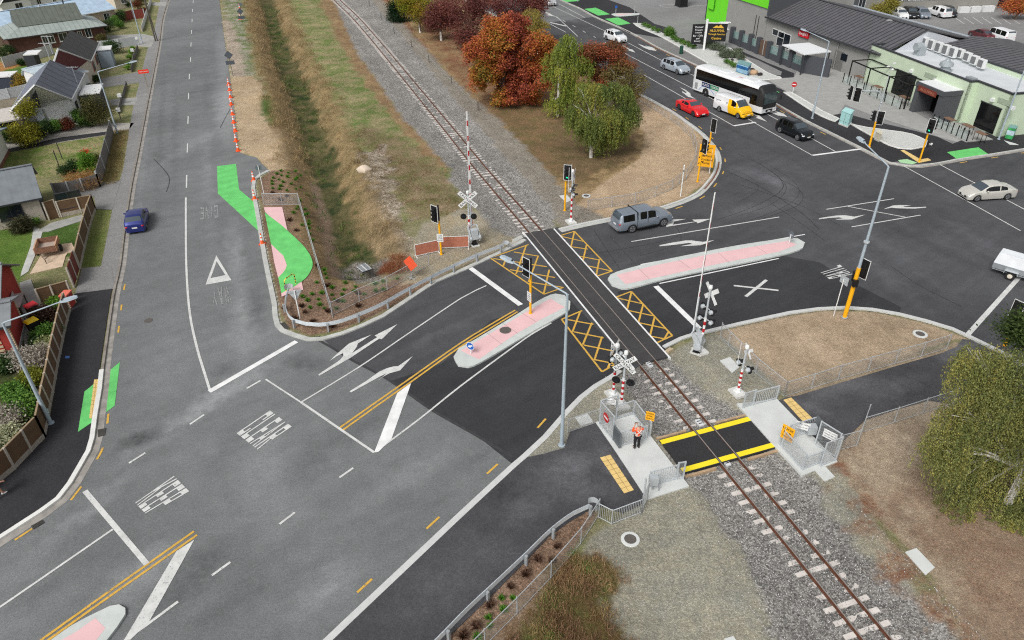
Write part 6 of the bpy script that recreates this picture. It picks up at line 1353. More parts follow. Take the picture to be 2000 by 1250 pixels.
for s_ in (-1, 1):
 k = MB(); k.lathe((1.35, s_*.82, .32), [(.2, -.1), (.32, -.09), (.32, .09), (.2, .1)], 20, 'Y'); wl = k.build('wheel', TYRE, t, True); k = MB(); k.lathe((1.35, s_*.86, .32), [(.2, 0), (.17, s_*.07), (.03, s_*.08)], 16, 'Y'); k.build('rim', mat('cream_rim', S(228,220,204), .5, nz=.05), wl)
 MB().box((1.35, s_*.82, .69), (.9, .26, .03)).box((.9, s_*.82, .58), (.03, .26, .22)).box((1.8, s_*.82, .58), (.03, .26, .22)).build('mudguard', GALV, t)
MB().tube([(2.6, -.5, .5), (3.6, 0, .5)], .035).tube([(2.6, .5, .5), (3.6, 0, .5)], .035).cyl((3.1, .0, .1), (3.1, 0, .6), .04).box((1.3, 0, .42), (2.5, 1.2, .06)).build('drawbar', GALV, t)
p = g(96, 497, .07); q = g(90, 518, .07); d = (q-p).normalized(); t = thing('garden_trailer', 'rusty brown open box trailer on the brick patio', 'trailer', (p.x, p.y, .07), math.atan2(d.y, d.x))
RW = mat('rusty_board', S(126,92,74), .9, nz=.3, ns=5); RWP = mat('peeling_board', S(190,150,122), .9, nz=.3, ns=6)
MB().box((-.35, 0, .5), (1.9, 1.45, .06)).build('floor', mat('trailer_floor', S(170,156,144), .9, nz=.15), t)
MB().box((-1.3, 0, .72), (.06, 1.5, .5)).box((.6, 0, .72), (.06, 1.5, .5)).build('end_board', RW, t); MB().box((-.35, .76, .72), (1.9, .1, .5)).box((-.35, -.76, .72), (1.9, .1, .5)).build('side_board', RWP, t)
for s_ in (-1, 1): k = MB(); k.lathe((-.35, s_*.92, .3), [(.15, -.08), (.3, -.07), (.3, .07), (.15, .08)], 18, 'Y'); k.build('wheel', TYRE, t, True)
MB().tube([(.6, -.45, .42), (1.7, 0, .4)], .03).tube([(.6, .45, .42), (1.7, 0, .4)], .03).cyl((1.65, 0, .0), (1.65, 0, .45), .035).build('drawbar', mat('rusty_steel', S(110,98,88), .8, .3, nz=.2), t)
for spec, nm, lb, ct, a_, b_, pm in ((SUV, 'suv', 'white suv parked nearest the yellowing tree in the car park', 'car', (1742,29), (1768,42), WH), (SUV, 'suv', 'black suv parked second from the left in the car park row', 'car', (1764,26), (1788,41), BKP),
  (WAGON, 'station_wagon', 'grey wagon parked between the black suv and the white pickup', 'car', (1786,26), (1811,41), GRYP), (WAGON, 'station_wagon', 'black wagon parked at the right end behind the white pickup', 'car', (1838,24), (1862,38), BKP),
  (UTE, 'pickup_truck', 'white pickup parked in the car park row', 'pickup truck', (1850,38), (1812,26), WH), (SEDAN, 'sedan', 'maroon sedan mostly hidden by the dark roof in the car park', 'car', (1930,80), (1902,70), MAR), (SUV, 'suv', 'dark suv glimpsed at the top behind the long roof', 'car', (1618,2), (1638,12), DKG)):
 place(spec, nm, lb, ct, a_, b_, pm)
VAN2 = dict(VAN); VAN2.update(side=((.4,1.4),(1.5,2.6),(2.7,3.75)), rw=(.05,.2))
place(VAN2, 'minibus', 'white minibus with dark side windows parked at the right of the car park', 'van', (1966,86), (1930,74), WH)
# ================================================================== PEOPLE
def skin_body(name, joints, edges, m, parent, sub=2):
 me_ = bpy.data.meshes.new(name); me_.from_pydata([j[:3] for j in joints], edges, []); o = bpy.data.objects.new(name, me_); C.objects.link(o); o.parent = parent
 me_.materials.append(m); md = o.modifiers.new('skin', 'SKIN'); md.use_smooth_shade = True
 if not me_.skin_vertices: bpy.context.view_layer.objects.active = o; o.select_set(True); bpy.ops.mesh.customdata_skin_add() if hasattr(bpy.ops.mesh, 'customdata_skin_add') else None
 lay = me_.skin_vertices[0].data
 for i, j in enumerate(joints): lay[i].radius = (j[3], j[4] if len(j) > 4 else j[3]); lay[i].use_root = (i == 0)
 s2 = o.modifiers.new('sub', 'SUBSURF'); s2.levels = sub; s2.render_levels = sub; return o
SKIN = mat('skin', S(206,156,130), .6, nz=.04); HIVIS = mat('hi_vis_orange', S(252,92,36), .6, nz=.06, bump=.3, bs=8); REFL = mat('reflective_tape', S(226,228,226), .4, nz=.03); TRS = mat('black_trousers', S(22,22,26), .85, nz=.1, bump=.3, bs=8); BOOT = mat('boots', S(58,56,56), .8, nz=.1); HAIR = mat('grey_hair', S(170,166,160), .9, nz=.1)
def person(base, a, lab, hold=True, shirt=HIVIS, trou=TRS, hair=HAIR, walk=0.0, tape=True, shorts=False, z=.1, sleeve=True):
 b = g(*base, z); t = thing('person', lab, 'person', (b.x, b.y, z), a)   # faces local +X
 sx = walk
 J = [(0, 0, .95, .15, .12), (0, 0, 1.12, .15, .11), (.01, 0, 1.30, .18, .12), (0, 0, 1.46, .13, .09), (.02, 0, 1.54, .055), (.03, 0, 1.60, .06),
         (sx, .1, .88, .10), (.5*sx+.03, .11, .50, .07), (sx*.9-.02 if walk else 0, .12, .10, .048), (sx*.9+.13, .13, .05, .04),
         (-sx*.3, -.1, .88, .10), (-.3*sx+.03, -.11, .50, .07), (-sx*1.1, -.12, .10, .048), (-sx*1.1+.13, -.13, .05, .04)]
 J[6] = (0, .1, .88, .10); J[10] = (0, -.1, .88, .10)
 E = [(0, 1), (1, 2), (2, 3), (3, 4), (4, 5), (0, 6), (6, 7), (7, 8), (8, 9), (0, 10), (10, 11), (11, 12), (12, 13)]
 if hold: arms = [((0, .2, 1.42), (.10, .30, 1.22), (.30, .12, 1.40), (.34, .06, 1.46)), ((0, -.2, 1.42), (.10, -.30, 1.22), (.30, -.12, 1.40), (.34, -.05, 1.46))]
 else: arms = [((0, .2, 1.42), (-.06-sx*.3, .27, 1.18), (.10-sx*.2, .28, .98), (.14-sx*.2, .28, .92)), ((0, -.2, 1.42), (.05+sx*.3, -.27, 1.18), (.26+sx*.4, -.27, 1.06), (.32+sx*.4, -.27, 1.04))]
 for ar in arms:
  k0 = len(J); J += [(*ar[0], .075), (*ar[1], .055), (*ar[2], .036), (*ar[3], .034)]; E += [(3, k0), (k0, k0+1), (k0+1, k0+2), (k0+2, k0+3)]
 body = skin_body('body', J, E, SKIN, t)
 k = MB(); prof = [(-.10, .045, .05), (-.075, .06, .075), (-.04, .068, .088), (0, .076, .098), (.04, .078, .102), (.08, .070, .092), (.11, .048, .062), (.125, .01, .012)]
 vs, fs = [], []; n_ = 16
 for dz, ry, rx in prof:
  for q in range(n_): th = 2*PI*q/n_; x_ = rx*math.cos(th)+(.012 if q in (0, 1, n_-1) and -.03 < dz < .02 else 0); vs.append((.045+x_, ry*math.sin(th), 1.70+dz))
 for i in range(len(prof)-1):
  for q in range(n_): fs.append((i*n_+q, i*n_+(q+1) % n_, (i+1)*n_+(q+1) % n_, (i+1)*n_+q))
 fs += [tuple(range(n_-1, -1, -1)), tuple(range(len(vs)-n_, len(vs)))]; k.add(vs, fs)
 k.ell((.15, 0, 1.685), (.022, .014, .022), 8, 5).ell((.04, .08, 1.695), (.016, .01, .026), 8, 5).ell((.04, -.08, 1.695), (.016, .01, .026), 8, 5)
 hd = k.build('head', SKIN, t, True)
 MB().ell((.02, 0, 1.745), (.108, .088, .095), 14, 8).ell((-.01, 0, 1.70), (.09, .086, .09), 12, 6).build('hair', hair, t, True)
 MB().ell((.135, .03, 1.705), (.01, .013, .008), 8, 5).ell((.135, -.03, 1.705), (.01, .013, .008), 8, 5).build('eye', INK, hd); MB().box((.142, 0, 1.645), (.008, .045, .008)).build('mouth', mat('lips', S(170,96,90), .6, nz=0), hd)
 cj = [(0, 0, .93, .165, .13), (0, 0, 1.12, .17, .13), (.01, 0, 1.30, .20, .14), (0, 0, 1.44, .15, .10)]; ce = [(0, 1), (1, 2), (2, 3)]
 for ar in arms:
  k0 = len(cj); cj += [(*ar[0], .09), (*ar[1], .07)]; ce += [(3, k0), (k0, k0+1)]
  if sleeve: cj.append((*(Vector(ar[1]).lerp(Vector(ar[2]), .8)), .052)); ce.append((k0+1, k0+2))
 jk = skin_body('jacket', cj, ce, shirt, t)
 if shorts: pj = [(0, 0, .97, .16, .13), (0, .1, .88, .115), J[7][:3]+(.09,), (0, -.1, .88, .115), J[11][:3]+(.09,)]; pe = [(0, 1), (1, 2), (0, 3), (3, 4)]
 else: pj = [(0, 0, .97, .16, .13), (0, .1, .88, .115), J[7][:3]+(.085,), J[8][:3]+(.065,), (0, -.1, .88, .115), J[11][:3]+(.085,), J[12][:3]+(.065,)]; pe = [(0, 1), (1, 2), (2, 3), (0, 4), (4, 5), (5, 6)]
 skin_body('trousers', pj, pe, trou, t)
 for q in (8, 12): x_, y_, z_ = J[q][:3]; MB().ell((x_+.06, y_, .045), (.15, .055, .05), 12, 6).ell((x_-.01, y_, .09), (.06, .055, .06), 10, 6).build('shoe', BOOT if not shorts else WHT, t, True)
 for ar, s_ in zip(arms, (1, -1)):
  c_ = Vector(ar[3]); dr = (Vector(ar[3])-Vector(ar[2])).normalized(); k = MB(); k.ell(tuple(c_+dr*.03), (.035, .022, .042), 10, 6)
  for f_ in range(4):
   off = Vector((0, 0, 1)).cross(dr).normalized()*((f_-1.5)*.019); p0 = c_+dr*.055+off; ln = (.034, .040, .037, .028)[f_]; k.tube([tuple(p0), tuple(p0+dr*ln*.6), tuple(p0+dr*ln*.9+Vector((-.01, -s_*.022, -.01))), tuple(p0+dr*ln*.5+Vector((-.01, -s_*.035, -.012)))], [.0095, .009, .0085, .007], 6)
  k.tube([tuple(c_+dr*.01+Vector((0, 0, .02))), tuple(c_+dr*.04+Vector((0, -s_*.01, .045))), tuple(c_+dr*.06+Vector((0, -s_*.02, .04)))], [.012, .010, .008], 6); k.build('hand', SKIN, body, True)
 if tape:
  def strap(nm, pts): MB().ribbon(pts, 0, 0, 0) if 0 else None
  for z_ in (1.04, 1.15):
   k = MB(); vs, fs = [], []
   for q in range(20):
    th = 2*PI*q/20
    for zz_ in (z_-.025, z_+.025): vs.append((math.cos(th)*.142, math.sin(th)*.186, zz_))
   k.add(vs, [(2*q, (2*q+2) % 40, (2*q+3) % 40, 2*q+1) for q in range(20)]); k.build('waist_tape', REFL, jk)
  for s_ in (-1, 1):
   k = MB(); k.tube([(-.15, -s_*.15, 1.16), (-.165, 0, 1.29), (-.13, s_*.13, 1.43)], .022, 6); k.build('back_tape', REFL, jk)
   k = MB(); k.tube([(.15, s_*.11, 1.16), (.155, s_*.11, 1.3), (.1, s_*.11, 1.43)], .022, 6); k.build('front_tape', REFL, jk)
 return t
person((1243,875), face((1243,875), (1150,700)), 'person in orange high-visibility jacket and black trousers holding up a phone on the slab')
p = g(1243, 875, .1); aa = face((1243,875), (1150,700)); t = thing('mobile_phone', 'small black phone held up by the person in orange', 'phone', (p.x+math.cos(aa)*.40, p.y+math.sin(aa)*.40, 1.60), aa)
MB().box((0, 0, 0), (.012, .16, .085)).build('case', INK, t); MB().box((-.0075, 0, 0), (.002, .148, .074)).build('screen', GLB, t)
person((-1,972), face((-1,972), (60,940)), 'person in dark shorts walking into the picture at the left edge', False, mat('dark_top', S(30,32,44), .8, nz=.1), mat('dark_shorts', S(28,28,34), .8, nz=.1), mat('brown_hair', S(70,52,40), .9, nz=.1), .28, False, True, .065, False)
# ================================================================== BUILDINGS
WIN = mat('window_glass', S(30,36,44), .08, nz=.25, ns=.8, spec=.8); FRW = mat('window_frame', S(226,228,228), .5, nz=.03); FRD = mat('frame_dark', S(52,54,58), .5, nz=.05)
def ribbed(name, c, sc=2.6, axis='X', k=.72): return stripes(name, c, tuple(x*k for x in c), sc, axis, .6, .86, nz=.14)
class Frame:
 def __init__(s, A, B): s.o = Vector((A.x, A.y, 0)); d = Vector((B.x-A.x, B.y-A.y, 0)); s.w = d.length; s.x = d/s.w; s.a = math.atan2(s.x.y, s.x.x)
def windows(par, W, d, wins, sill=True):
 """(side, position, sill height, width, height[, glass, frame]) side: f front, r right, l left"""
 for wd in wins:
  sd_, x, z_, w_, h_ = wd[:5]; gm_ = wd[5] if len(wd) > 5 and wd[5] else WIN; fm = wd[6] if len(wd) > 6 else FRW
  if sd_ == 'f': c, an = Vector((x, -.02, z_+h_/2)), 0
  elif sd_ == 'r': c, an = Vector((W+.02, x, z_+h_/2)), PI/2
  else: c, an = Vector((-.02, x, z_+h_/2)), PI/2
  M = Matrix.Translation(c) @ Matrix.Rotation(an, 4, 'Z')
  k = MB(); k.M = M
  for dx, dz, a_, b_ in ((-w_/2, 0, .07, h_+.07), (w_/2, 0, .07, h_+.07), (0, h_/2, w_, .07), (0, -h_/2, w_, .07), (0, 0, .05, h_-.08)): k.box((dx, 0, dz), (a_, .1, b_))
  wo = k.build('window', fm, par); k = MB(); k.M = M; k.box((0, 0, 0), (w_-.05, .05, h_-.05)); k.build('pane', gm_, wo)
  if sill and z_ > .3: k = MB(); k.M = M; k.box((0, 0, -h_/2-.09), (w_+.2, .2, .08)); k.build('sill', fm, wo)
def slab4(mb, q, th=.12):
 """roof plane from four corner points with thickness"""
 q = [Vector(p) for p in q]; mb.add([tuple(p) for p in q]+[tuple(p-Vector((0, 0, th))) for p in q], [(0, 1, 2, 3), (7, 6, 5, 4)]+[(i, i+4, (i+1) % 4+4, (i+1) % 4) for i in range(4)])
def house(name, lab, A, B, d, h, rh, wall, roof, axis='x', over=.45, wins=(), cat='house', ridge_frac=.5, facia=FRW, gable=None, chimney=None, z=0.02):
 F = Frame(A, B); W = F.w; t = thing(name, lab, cat, (F.o.x, F.o.y, z), F.a)
 if axis == 'x':
  yr = d*ridge_frac
  k = MB(); k.add([(0, 0, 0), (W, 0, 0), (W, 0, h), (0, 0, h)], [(0, 1, 2, 3)]).add([(0, d, 0), (W, d, 0), (W, d, h), (0, d, h)], [(3, 2, 1, 0)])
  for x, s_ in ((0, 1), (W, -1)):
   f = [(x, 0, 0), (x, 0, h), (x, yr, rh-.06), (x, d, h), (x, d, 0)]; k.add(f, [(0, 1, 2, 3, 4) if s_ > 0 else (4, 3, 2, 1, 0)])
  k.build('wall', wall, t)
  s1 = (rh-h)/yr; s2 = (rh-h)/(d-yr)
  k = MB(); slab4(k, [(-over, -over, h-over*s1), (W+over, -over, h-over*s1), (W+over, yr, rh), (-over, yr, rh)]); slab4(k, [(W+over, d+over, h-over*s2), (-over, d+over, h-over*s2), (-over, yr+.003, rh-.002), (W+over, yr+.003, rh-.002)]); ro = k.build('roof', roof, t)
  MB().box((W/2, yr, rh+.03), (W+2*over, .3, .06)).build('ridge_cap', roof, ro)
  k = MB(); k.box((W/2, -over-.03, h-over*s1-.06), (W+2*over, .1, .14)); k.build('gutter', facia, ro)
 else:
  xr = W*ridge_frac
  k = MB(); k.add([(0, 0, 0), (W, 0, 0), (W, 0, h), (xr, 0, rh-.06), (0, 0, h)], [(0, 1, 2, 3, 4)]).add([(0, d, 0), (W, d, 0), (W, d, h), (xr, d, rh-.06), (0, d, h)], [(4, 3, 2, 1, 0)])
  k.add([(0, 0, 0), (0, d, 0), (0, d, h), (0, 0, h)], [(3, 2, 1, 0)]).add([(W, 0, 0), (W, d, 0), (W, d, h), (W, 0, h)], [(0, 1, 2, 3)]); k.build('wall', wall, t)
  if gable: MB().add([(.1, -.03, h*.92), (W-.1, -.03, h*.92), (xr, -.03, rh-.25)], [(0, 1, 2)]).build('gable_panel', gable, t)
  s1 = (rh-h)/xr; s2 = (rh-h)/(W-xr); k = MB(); slab4(k, [(-over, -over, h-over*s1), (xr, -over, rh), (xr, d+over, rh), (-over, d+over, h-over*s1)]); slab4(k, [(xr+.003, -over, rh-.002), (W+over, -over, h-over*s2), (W+over, d+over, h-over*s2), (xr+.003, d+over, rh-.002)]); ro = k.build('roof', roof, t)
  k = MB(); k.tube([(-over, -over-.03, h-over*s1-.04), (xr, -over-.03, rh-.02), (W+over, -over-.03, h-over*s2-.04)], .09, 4); k.build('bargeboard', facia, ro)
  for x_, zz_ in ((W+over+.04, h-over*s2), (-over-.04, h-over*s1)): MB().box((x_, d/2, zz_-.06), (.1, d+2*over, .12)).build('gutter', facia, ro)
 windows(t, W, d, wins)
 if chimney: x, y, zt, m_ = chimney; MB().box((x, y, zt/2+h/2), (.7, .7, zt-h)).build('chimney', m_, t)
 return t, W
BRB = stripes('brown_brick', S(92,62,54), S(74,50,44), 11, 'Z', .9, .8, nz=.2); GREYR = ribbed('grey_green_roof', S(150,160,156), 1.4); GREYRD = ribbed('dark_green_roof', S(98,104,96), 1.4)
A_, B_ = g(26, 106), g(210, 79); F = Frame(A_, B_); W = F.w; t = thing('brick_house', 'brown brick house with a weathered grey-green two-level roof', 'house', (F.o.x, F.o.y, .02), F.a); d = 8.6; h = 2.5
k = MB(); k.box((W/2, d/2, h/2), (W, d, h)); k.build('wall', BRB, t)
o_ = .6; i_ = 1.7; x0, x1 = 2.4, W-2.6
E4 = [(-o_, -o_, h-.1), (W+o_, -o_, h-.1), (W+o_, d+o_, h-.1), (-o_, d+o_, h-.1)]; I4 = [(x0, i_, 3.55), (x1, i_, 3.55), (x1, d-i_, 3.55), (x0, d-i_, 3.55)]
k = MB(); k.add(E4+I4, [(0, 1, 5, 4), (1, 2, 6, 5), (2, 3, 7, 6), (3, 0, 4, 7), (3, 2, 1, 0)]); ro = k.build('roof', GREYR, t)
k = MB(); k.add([(x0-.3, i_-.2, 3.56), (x1+.3, i_-.2, 3.56), (x1+.3, d/2, 5.7), (x0-.3, d/2, 5.7), (x1+.3, d-i_+.2, 3.56), (x0-.3, d-i_+.2, 3.56)], [(0, 1, 2, 3), (3, 2, 4, 5), (1, 4, 2), (0, 3, 5)]); k.build('upper_roof', GREYRD, t)
MB().box((W/2, -o_-.04, h-.15), (W+2*o_, .1, .14)).build('gutter', FRD, t); windows(t, W, d, [('f', W*.36, .9, .9, 1.2), ('f', W*.42, .9, .9, 1.2), ('f', W*.73, 1.2, .6, .8), ('f', W*.82, .9, .9, 1.3), ('f', W*.55, .9, 1.3, 1.2)]); MB().box((W*.33, -.06, 1.2), (.12, .08, 2.4)).build('downpipe', FRW, t)
for x in (W*.45,): MB().cyl((x, d/2, 4.9), (x, d/2, 5.9), .08).build('vent_pipe', FRW, t)
A_, B_ = g(-60, 66, 2.6), g(222, 15.6, 2.6); CRM = mat('cream_wall', S(206,196,180), .85, nz=.08)
t, W = house('long_house', 'long low house with a pale blue metal roof behind the brown brick house', A_, B_, 8.5, 2.6, 4.3, mat('beige_brick', S(190,172,156), .9, nz=.12), ribbed('pale_blue_roof', S(174,196,216), 1.3, k=.93), over=.3)
windows(t, W, 8.5, [('f', W*f_, .8, 1.1, 1.2) for f_ in (.24, .29, .36, .44, .78, .93)]); MB().cyl((W*.70, 2.6, 3.2), (W*.70, 2.6, 4.9), .12).build('flue', FRD, t)
CHR = mat('charcoal_cladding', S(50,52,58), .8, nz=.1)
house('gabled_house', 'white house with a black gable at the top left behind the blue roof', g(10, 33), g(66, 23), 12, 2.6, 5.0, mat('white_wall', S(222,224,224), .8, nz=.05), ribbed('grey_tile_roof', S(150,150,150), 2.6), 'y', .5, [('f', 3.2, .9, 1.4, 1.1)], gable=CHR)
t, W = house('gabled_house', 'white house with dark windows and a small black gable, top left of the blue roof', g(64, 18), g(150, 4), 12, 2.7, 4.8, mat('white_wall', (0,)*3), ribbed('grey_tile_roof', (0,)*3), 'y', .5, [('f', 1.6, .7, .8, 1.3), ('f', 4.6, .7, .6, 1.3), ('f', 8, .3, 2.2, 1.9), ('f', 11, .3, 2.2, 1.9)], gable=CHR, ridge_frac=.3)
house('grey_roof_house', 'house with a low blue-grey roof at the top beside the street', g(228, 19), g(264, 12), 9, 2.5, 3.9, CRM, ribbed('slate_blue_roof', S(128,140,148), 1.4), 'x', .4, [('f', 2, .9, 1.2, 1.1)])
def aframe(name, lab, aF, aB, rF, rB, lF, lB, wall, roof, trim=FRW, dark=None, extra=None, vis=.12):
 o = Vector((aF.x, aF.y, 0)); t = thing(name, lab, 'house', (o.x, o.y, .02)); L = lambda p: p-o
 aF, aB, rF, rB, lF, lB = map(L, (aF, aB, rF, rB, lF, lB)); k = MB()
 slab4(k, [tuple(rF), tuple(rB), tuple(aB), tuple(aF)], .16); ro = k.build('roof', roof, t); k = MB(); slab4(k, [tuple(aF), tuple(aB), tuple(lB), tuple(lF)], .16); k.build('roof', roof, t)
 k = MB(); k.tube([tuple(rF), tuple(aF), tuple(lF)], .12, 4).tube([tuple(rF), tuple(rB)], .09, 4).tube([tuple(lF), tuple(lB)], .09, 4); k.build('bargeboard', trim, ro)
 ins = (aB-aF).normalized()*vis; sd_ = (rF-aF); sd_.z = 0; sn_ = sd_.normalized()*.5
 W_ = []
 for q, s_ in ((aF, 1), (aB, -1)):
  rr_, ll = (rF, lF) if s_ > 0 else (rB, lB); i_ = ins*s_; r0 = rr_+i_-sn_; l0 = ll+i_+sn_; r0.z = rr_.z+.15; l0.z = ll.z+.15; ap = q+i_-Vector((0, 0, .2))
  W_.append((Vector((r0.x, r0.y, 0)), r0, ap, l0, Vector((l0.x, l0.y, 0))))
 k = MB(); a_, b_ = W_; k.add([tuple(p) for p in a_], [(4, 3, 2, 1, 0)]).add([tuple(p) for p in b_], [(0, 1, 2, 3, 4)]); k.add([tuple(a_[0]), tuple(a_[1]), tuple(b_[1]), tuple(b_[0])], [(3, 2, 1, 0)]).add([tuple(a_[4]), tuple(a_[3]), tuple(b_[3]), tuple(b_[4])], [(0, 1, 2, 3)])
 k.build('wall', wall, t); return t, W_
WBR = mat('white_brick', S(228,230,230), .85, nz=.07, ns=4, bump=.5, bs=12)
BTL = stripes('blue_grey_tiles', S(118,124,140), S(84,88,102), 1.6, 'X', .5, .86, nz=.1); DTL = stripes('charcoal_tiles', S(84,84,84), S(58,58,58), 1.5, 'X', .55, .86, nz=.12)
aF, aB, rF, rB = g(68, 166, 6.4), g(98, 117, 6.4), g(140, 195, 2.9), g(165.6, 144, 2.9); lF, lB = g(20, 217, 2.2), g(60, 151.6, 2.2)
t, Wd = aframe('a_frame_house', 'white brick house with a steep blue-grey tiled roof', aF, aB, rF, rB, lF, lB, WBR, BTL)
f0, f1, f2 = Wd[0][4], Wd[0][0], Wd[0][2]; fx = (f1-f0); fxn = fx.normalized(); nrm = Vector((fxn.y, -fxn.x, 0))
q = [f0+fx*.32, f0+fx*.50, f2]; ap = Vector((f2.x, f2.y, f2.z)); ft = (f2-f0).dot(fxn)/fx.length; ft = 0; pts = [f0+fx*.22+Vector((0, 0, 2.3)), f0+fx*.50+Vector((0, 0, 2.3)), ap-Vector((0, 0, .3))]; nrm = nrm*6
MB().add([tuple(p+nrm*.04) for p in pts], [(0, 1, 2)]).build('dark_gable_cladding', mat('navy_cladding', S(52,60,74), .7, nz=.06), t)
MB().add([tuple(p+nrm*.04) for p in (f0+fx*.34, f0+fx*.52, f0+fx*.52+Vector((0, 0, .7)), f0+fx*.34+Vector((0, 0, .7)))], [(0, 1, 2, 3)]).build('dark_plinth', mat('navy_cladding', (0,)*3), t)
MB().add([tuple(p+nrm*.05) for p in (f0+fx*.35+Vector((0, 0, .75)), f0+fx*.51+Vector((0, 0, .75)), f0+fx*.50+Vector((0, 0, 2.2)), f0+fx*.35+Vector((0, 0, 2.2)))], [(0, 1, 2, 3)]).build('garage_door', mat('silver_door', S(190,198,204), .5, .2, nz=.05), t)
s0, s1 = Wd[0][0], Wd[1][0]; sx_ = (s1-s0); sn2 = Vector((sx_.y, -sx_.x, 0)).normalized()
if sn2.x < 0: sn2 = -sn2
for f_ in (.18, .62): c_ = s0+sx_*f_+sn2*.05+Vector((0, 0, 1.7)); w_ = MB().box(tuple(c_), (1.5, .1, 1.3), math.atan2(sx_.y, sx_.x)).build('window', FRW, t); MB().box(tuple(c_+sn2*.04), (1.3, .08, 1.1), math.atan2(sx_.y, sx_.x)).build('pane', WIN, w_)
c_ = s0+sx_*.55+sn2*1.4; MB().box((c_.x, c_.y, 1.1), (4.2, 2.0, 2.2), math.atan2(sx_.y, sx_.x)).build('porch', mat('navy_cladding', (0,)*3), t); MB().box((c_.x, c_.y, 2.3), (4.4, 2.3, .12), math.atan2(sx_.y, sx_.x)).build('balcony', FRW, t)
p = g(10, 232, 2.2)-Vector((Frame(g(0,1),g(1,1)).o.x*0, 0, 0)); tt_ = thing('carport', 'small flat-roofed carport with a pale roof at the left of the white house', 'carport', (p.x-1, p.y+1, .02), F.a)
MB().box((0, 0, 2.2), (4.2, 5.5, .15)).build('roof', mat('pale_roof', S(196,190,184), .7, nz=.1), tt_); MB().box((1.9, .2, 1.1), (.1, 5, 2.15)).box((0, 2.4, 1.1), (4, .1, 2.15)).build('wall', mat('navy_cladding', (0,)*3), tt_); MB().box((-1.8, -2.6, 1.1), (.1, .1, 2.2)).build('post', FRW, tt_)
aF, aB, rF, rB = g(113, 96, 6.2), g(137, 59, 6.2), g(178, 120, 2.6), g(194, 84, 2.6); lF = aF*2-rF; lB = aB*2-rB; lF.z = lB.z = 2.2
t, Wd = aframe('a_frame_house', 'maroon-gabled house with a steep charcoal tiled roof', aF, aB, rF, rB, lF, lB, CRM, DTL, FRW)
a_ = Wd[0]; fx = a_[0]-a_[4]; nrm = Vector((fx.y, -fx.x, 0)).normalized(); low = 2.9
MB().add([tuple(p+nrm*.06) for p in (a_[3]+Vector((0, 0, .2)), a_[1]+Vector((0, 0, .2)), a_[2]-Vector((0, 0, .05)))], [(0, 1, 2)]).build('gable_cladding', mat('maroon_cladding', S(96,44,46), .8, nz=.06), t)
s0, s1 = Wd[0][0], Wd[1][0]; sx_ = (s1-s0); sn2 = Vector((sx_.y, -sx_.x, 0)).normalized(); sn2 = sn2 if sn2.x > 0 else -sn2; an_ = math.atan2(sx_.y, sx_.x)
for f_ in (.15, .5): c_ = s0+sx_*f_+sn2*.05+Vector((0, 0, 1.6)); w_ = MB().box(tuple(c_), (1.4, .1, 1.2), an_).build('window', mat('pink_frame', S(176,110,96), .6, nz=.05), t); MB().box(tuple(c_+sn2*.04), (1.2, .08, 1.0), an_).build('pane', WIN, w_)
c_ = s0+sx_*.75+sn2*1.0; MB().box((c_.x, c_.y, 1.2), (2.4, 1.8, 2.4), an_).build('porch', mat('porch_blue', S(150,164,178), .6, nz=.1), t); MB().box((c_.x, c_.y, 2.5), (2.6, 2.1, .1), an_).build('porch_roof', FRW, t)
A_, B_ = g(108, 152, 2.9), g(168, 136, 2.9)
t, W = house('garage', 'garage with a pale blue roof squeezed between the two steep houses', A_, B_, 7, 2.7, 3.2, mat('white_wall', (0,)*3), ribbed('pale_blue_roof2', S(188,202,210), 1.6, k=.93), 'x', .2, ridge_frac=.95)
MB().box((W+.04, 3, 1.25), (.06, 4.4, 2.2)).build('roller_door', mat('door_blue', S(150,170,186), .5, nz=.05), t)
t = thing('garden_shed', 'small dark shed with a white flat roof at the left edge', 'shed', g(8, 176), .2); MB().box((0, 0, 1), (3.8, 2.6, 2)).build('wall', mat('navy_cladding', (0,)*3), t); MB().box((0, 0, 2.05), (4.0, 2.8, .12)).build('roof', mat('white_wall', (0,)*3), t)
t = thing('garden_shed', 'tall dark narrow shed with a white lid by the maroon house', 'shed', g(70, 135), .25); MB().box((0, 0, 1.1), (1.4, 2.2, 2.2)).build('wall', CHR, t); MB().box((.3, .2, 2.3), (1.9, 2.6, .14)).build('roof', mat('white_wall', (0,)*3), t)
RB_, RF_ = g(18.7, 298.5), g(-28, 388); y_ = (RB_-RF_); dd_ = y_.length; y_ = y_/dd_; x_ = Vector((y_.y, -y_.x, 0)); t, W = house('pale_house', 'pale cream house corner with a blue-grey roof at the left edge', RF_-x_*9, RF_, dd_, 2.7, 4.0, mat('pale_render', S(226,226,220), .85, nz=.05), ribbed('slate_blue_roof', (0,)*3), 'x', .6, [('r', 2.2, .9, 1.4, 1.2)])
MB().box((W+.03, dd_/2, .18), (.06, dd_, .36)).build('brick_plinth', mat('plinth_brick', S(128,88,74), .9, nz=.2), t)
A_, B_ = g(-60, 462.5), g(91, 430.6); rE, eE = g(88, 342, 4.3), g(82, 392, 2.5); half = max(3.0, min(5, (Vector((rE.x, rE.y))-Vector((eE.x, eE.y))).length*.86))
DRB = ribbed('charcoal_cladding_ribbed', S(62,66,76), 6, 'Y', .8)
t, W = house('bungalow', 'beige bungalow with a plain grey metal roof and dark end gable', A_, B_, half*2, 2.45, 4.2, mat('beige_render', S(178,170,158), .9, nz=.07), ribbed('flat_grey_roof', S(116,122,128), 1.2, k=.94), 'x', .35, [('f', W*.0+8.2, .8, 2.0, 1.4, None, FRD), ('f', 3.6, .8, 1.8, 1.4, None, FRD)], facia=FRD)
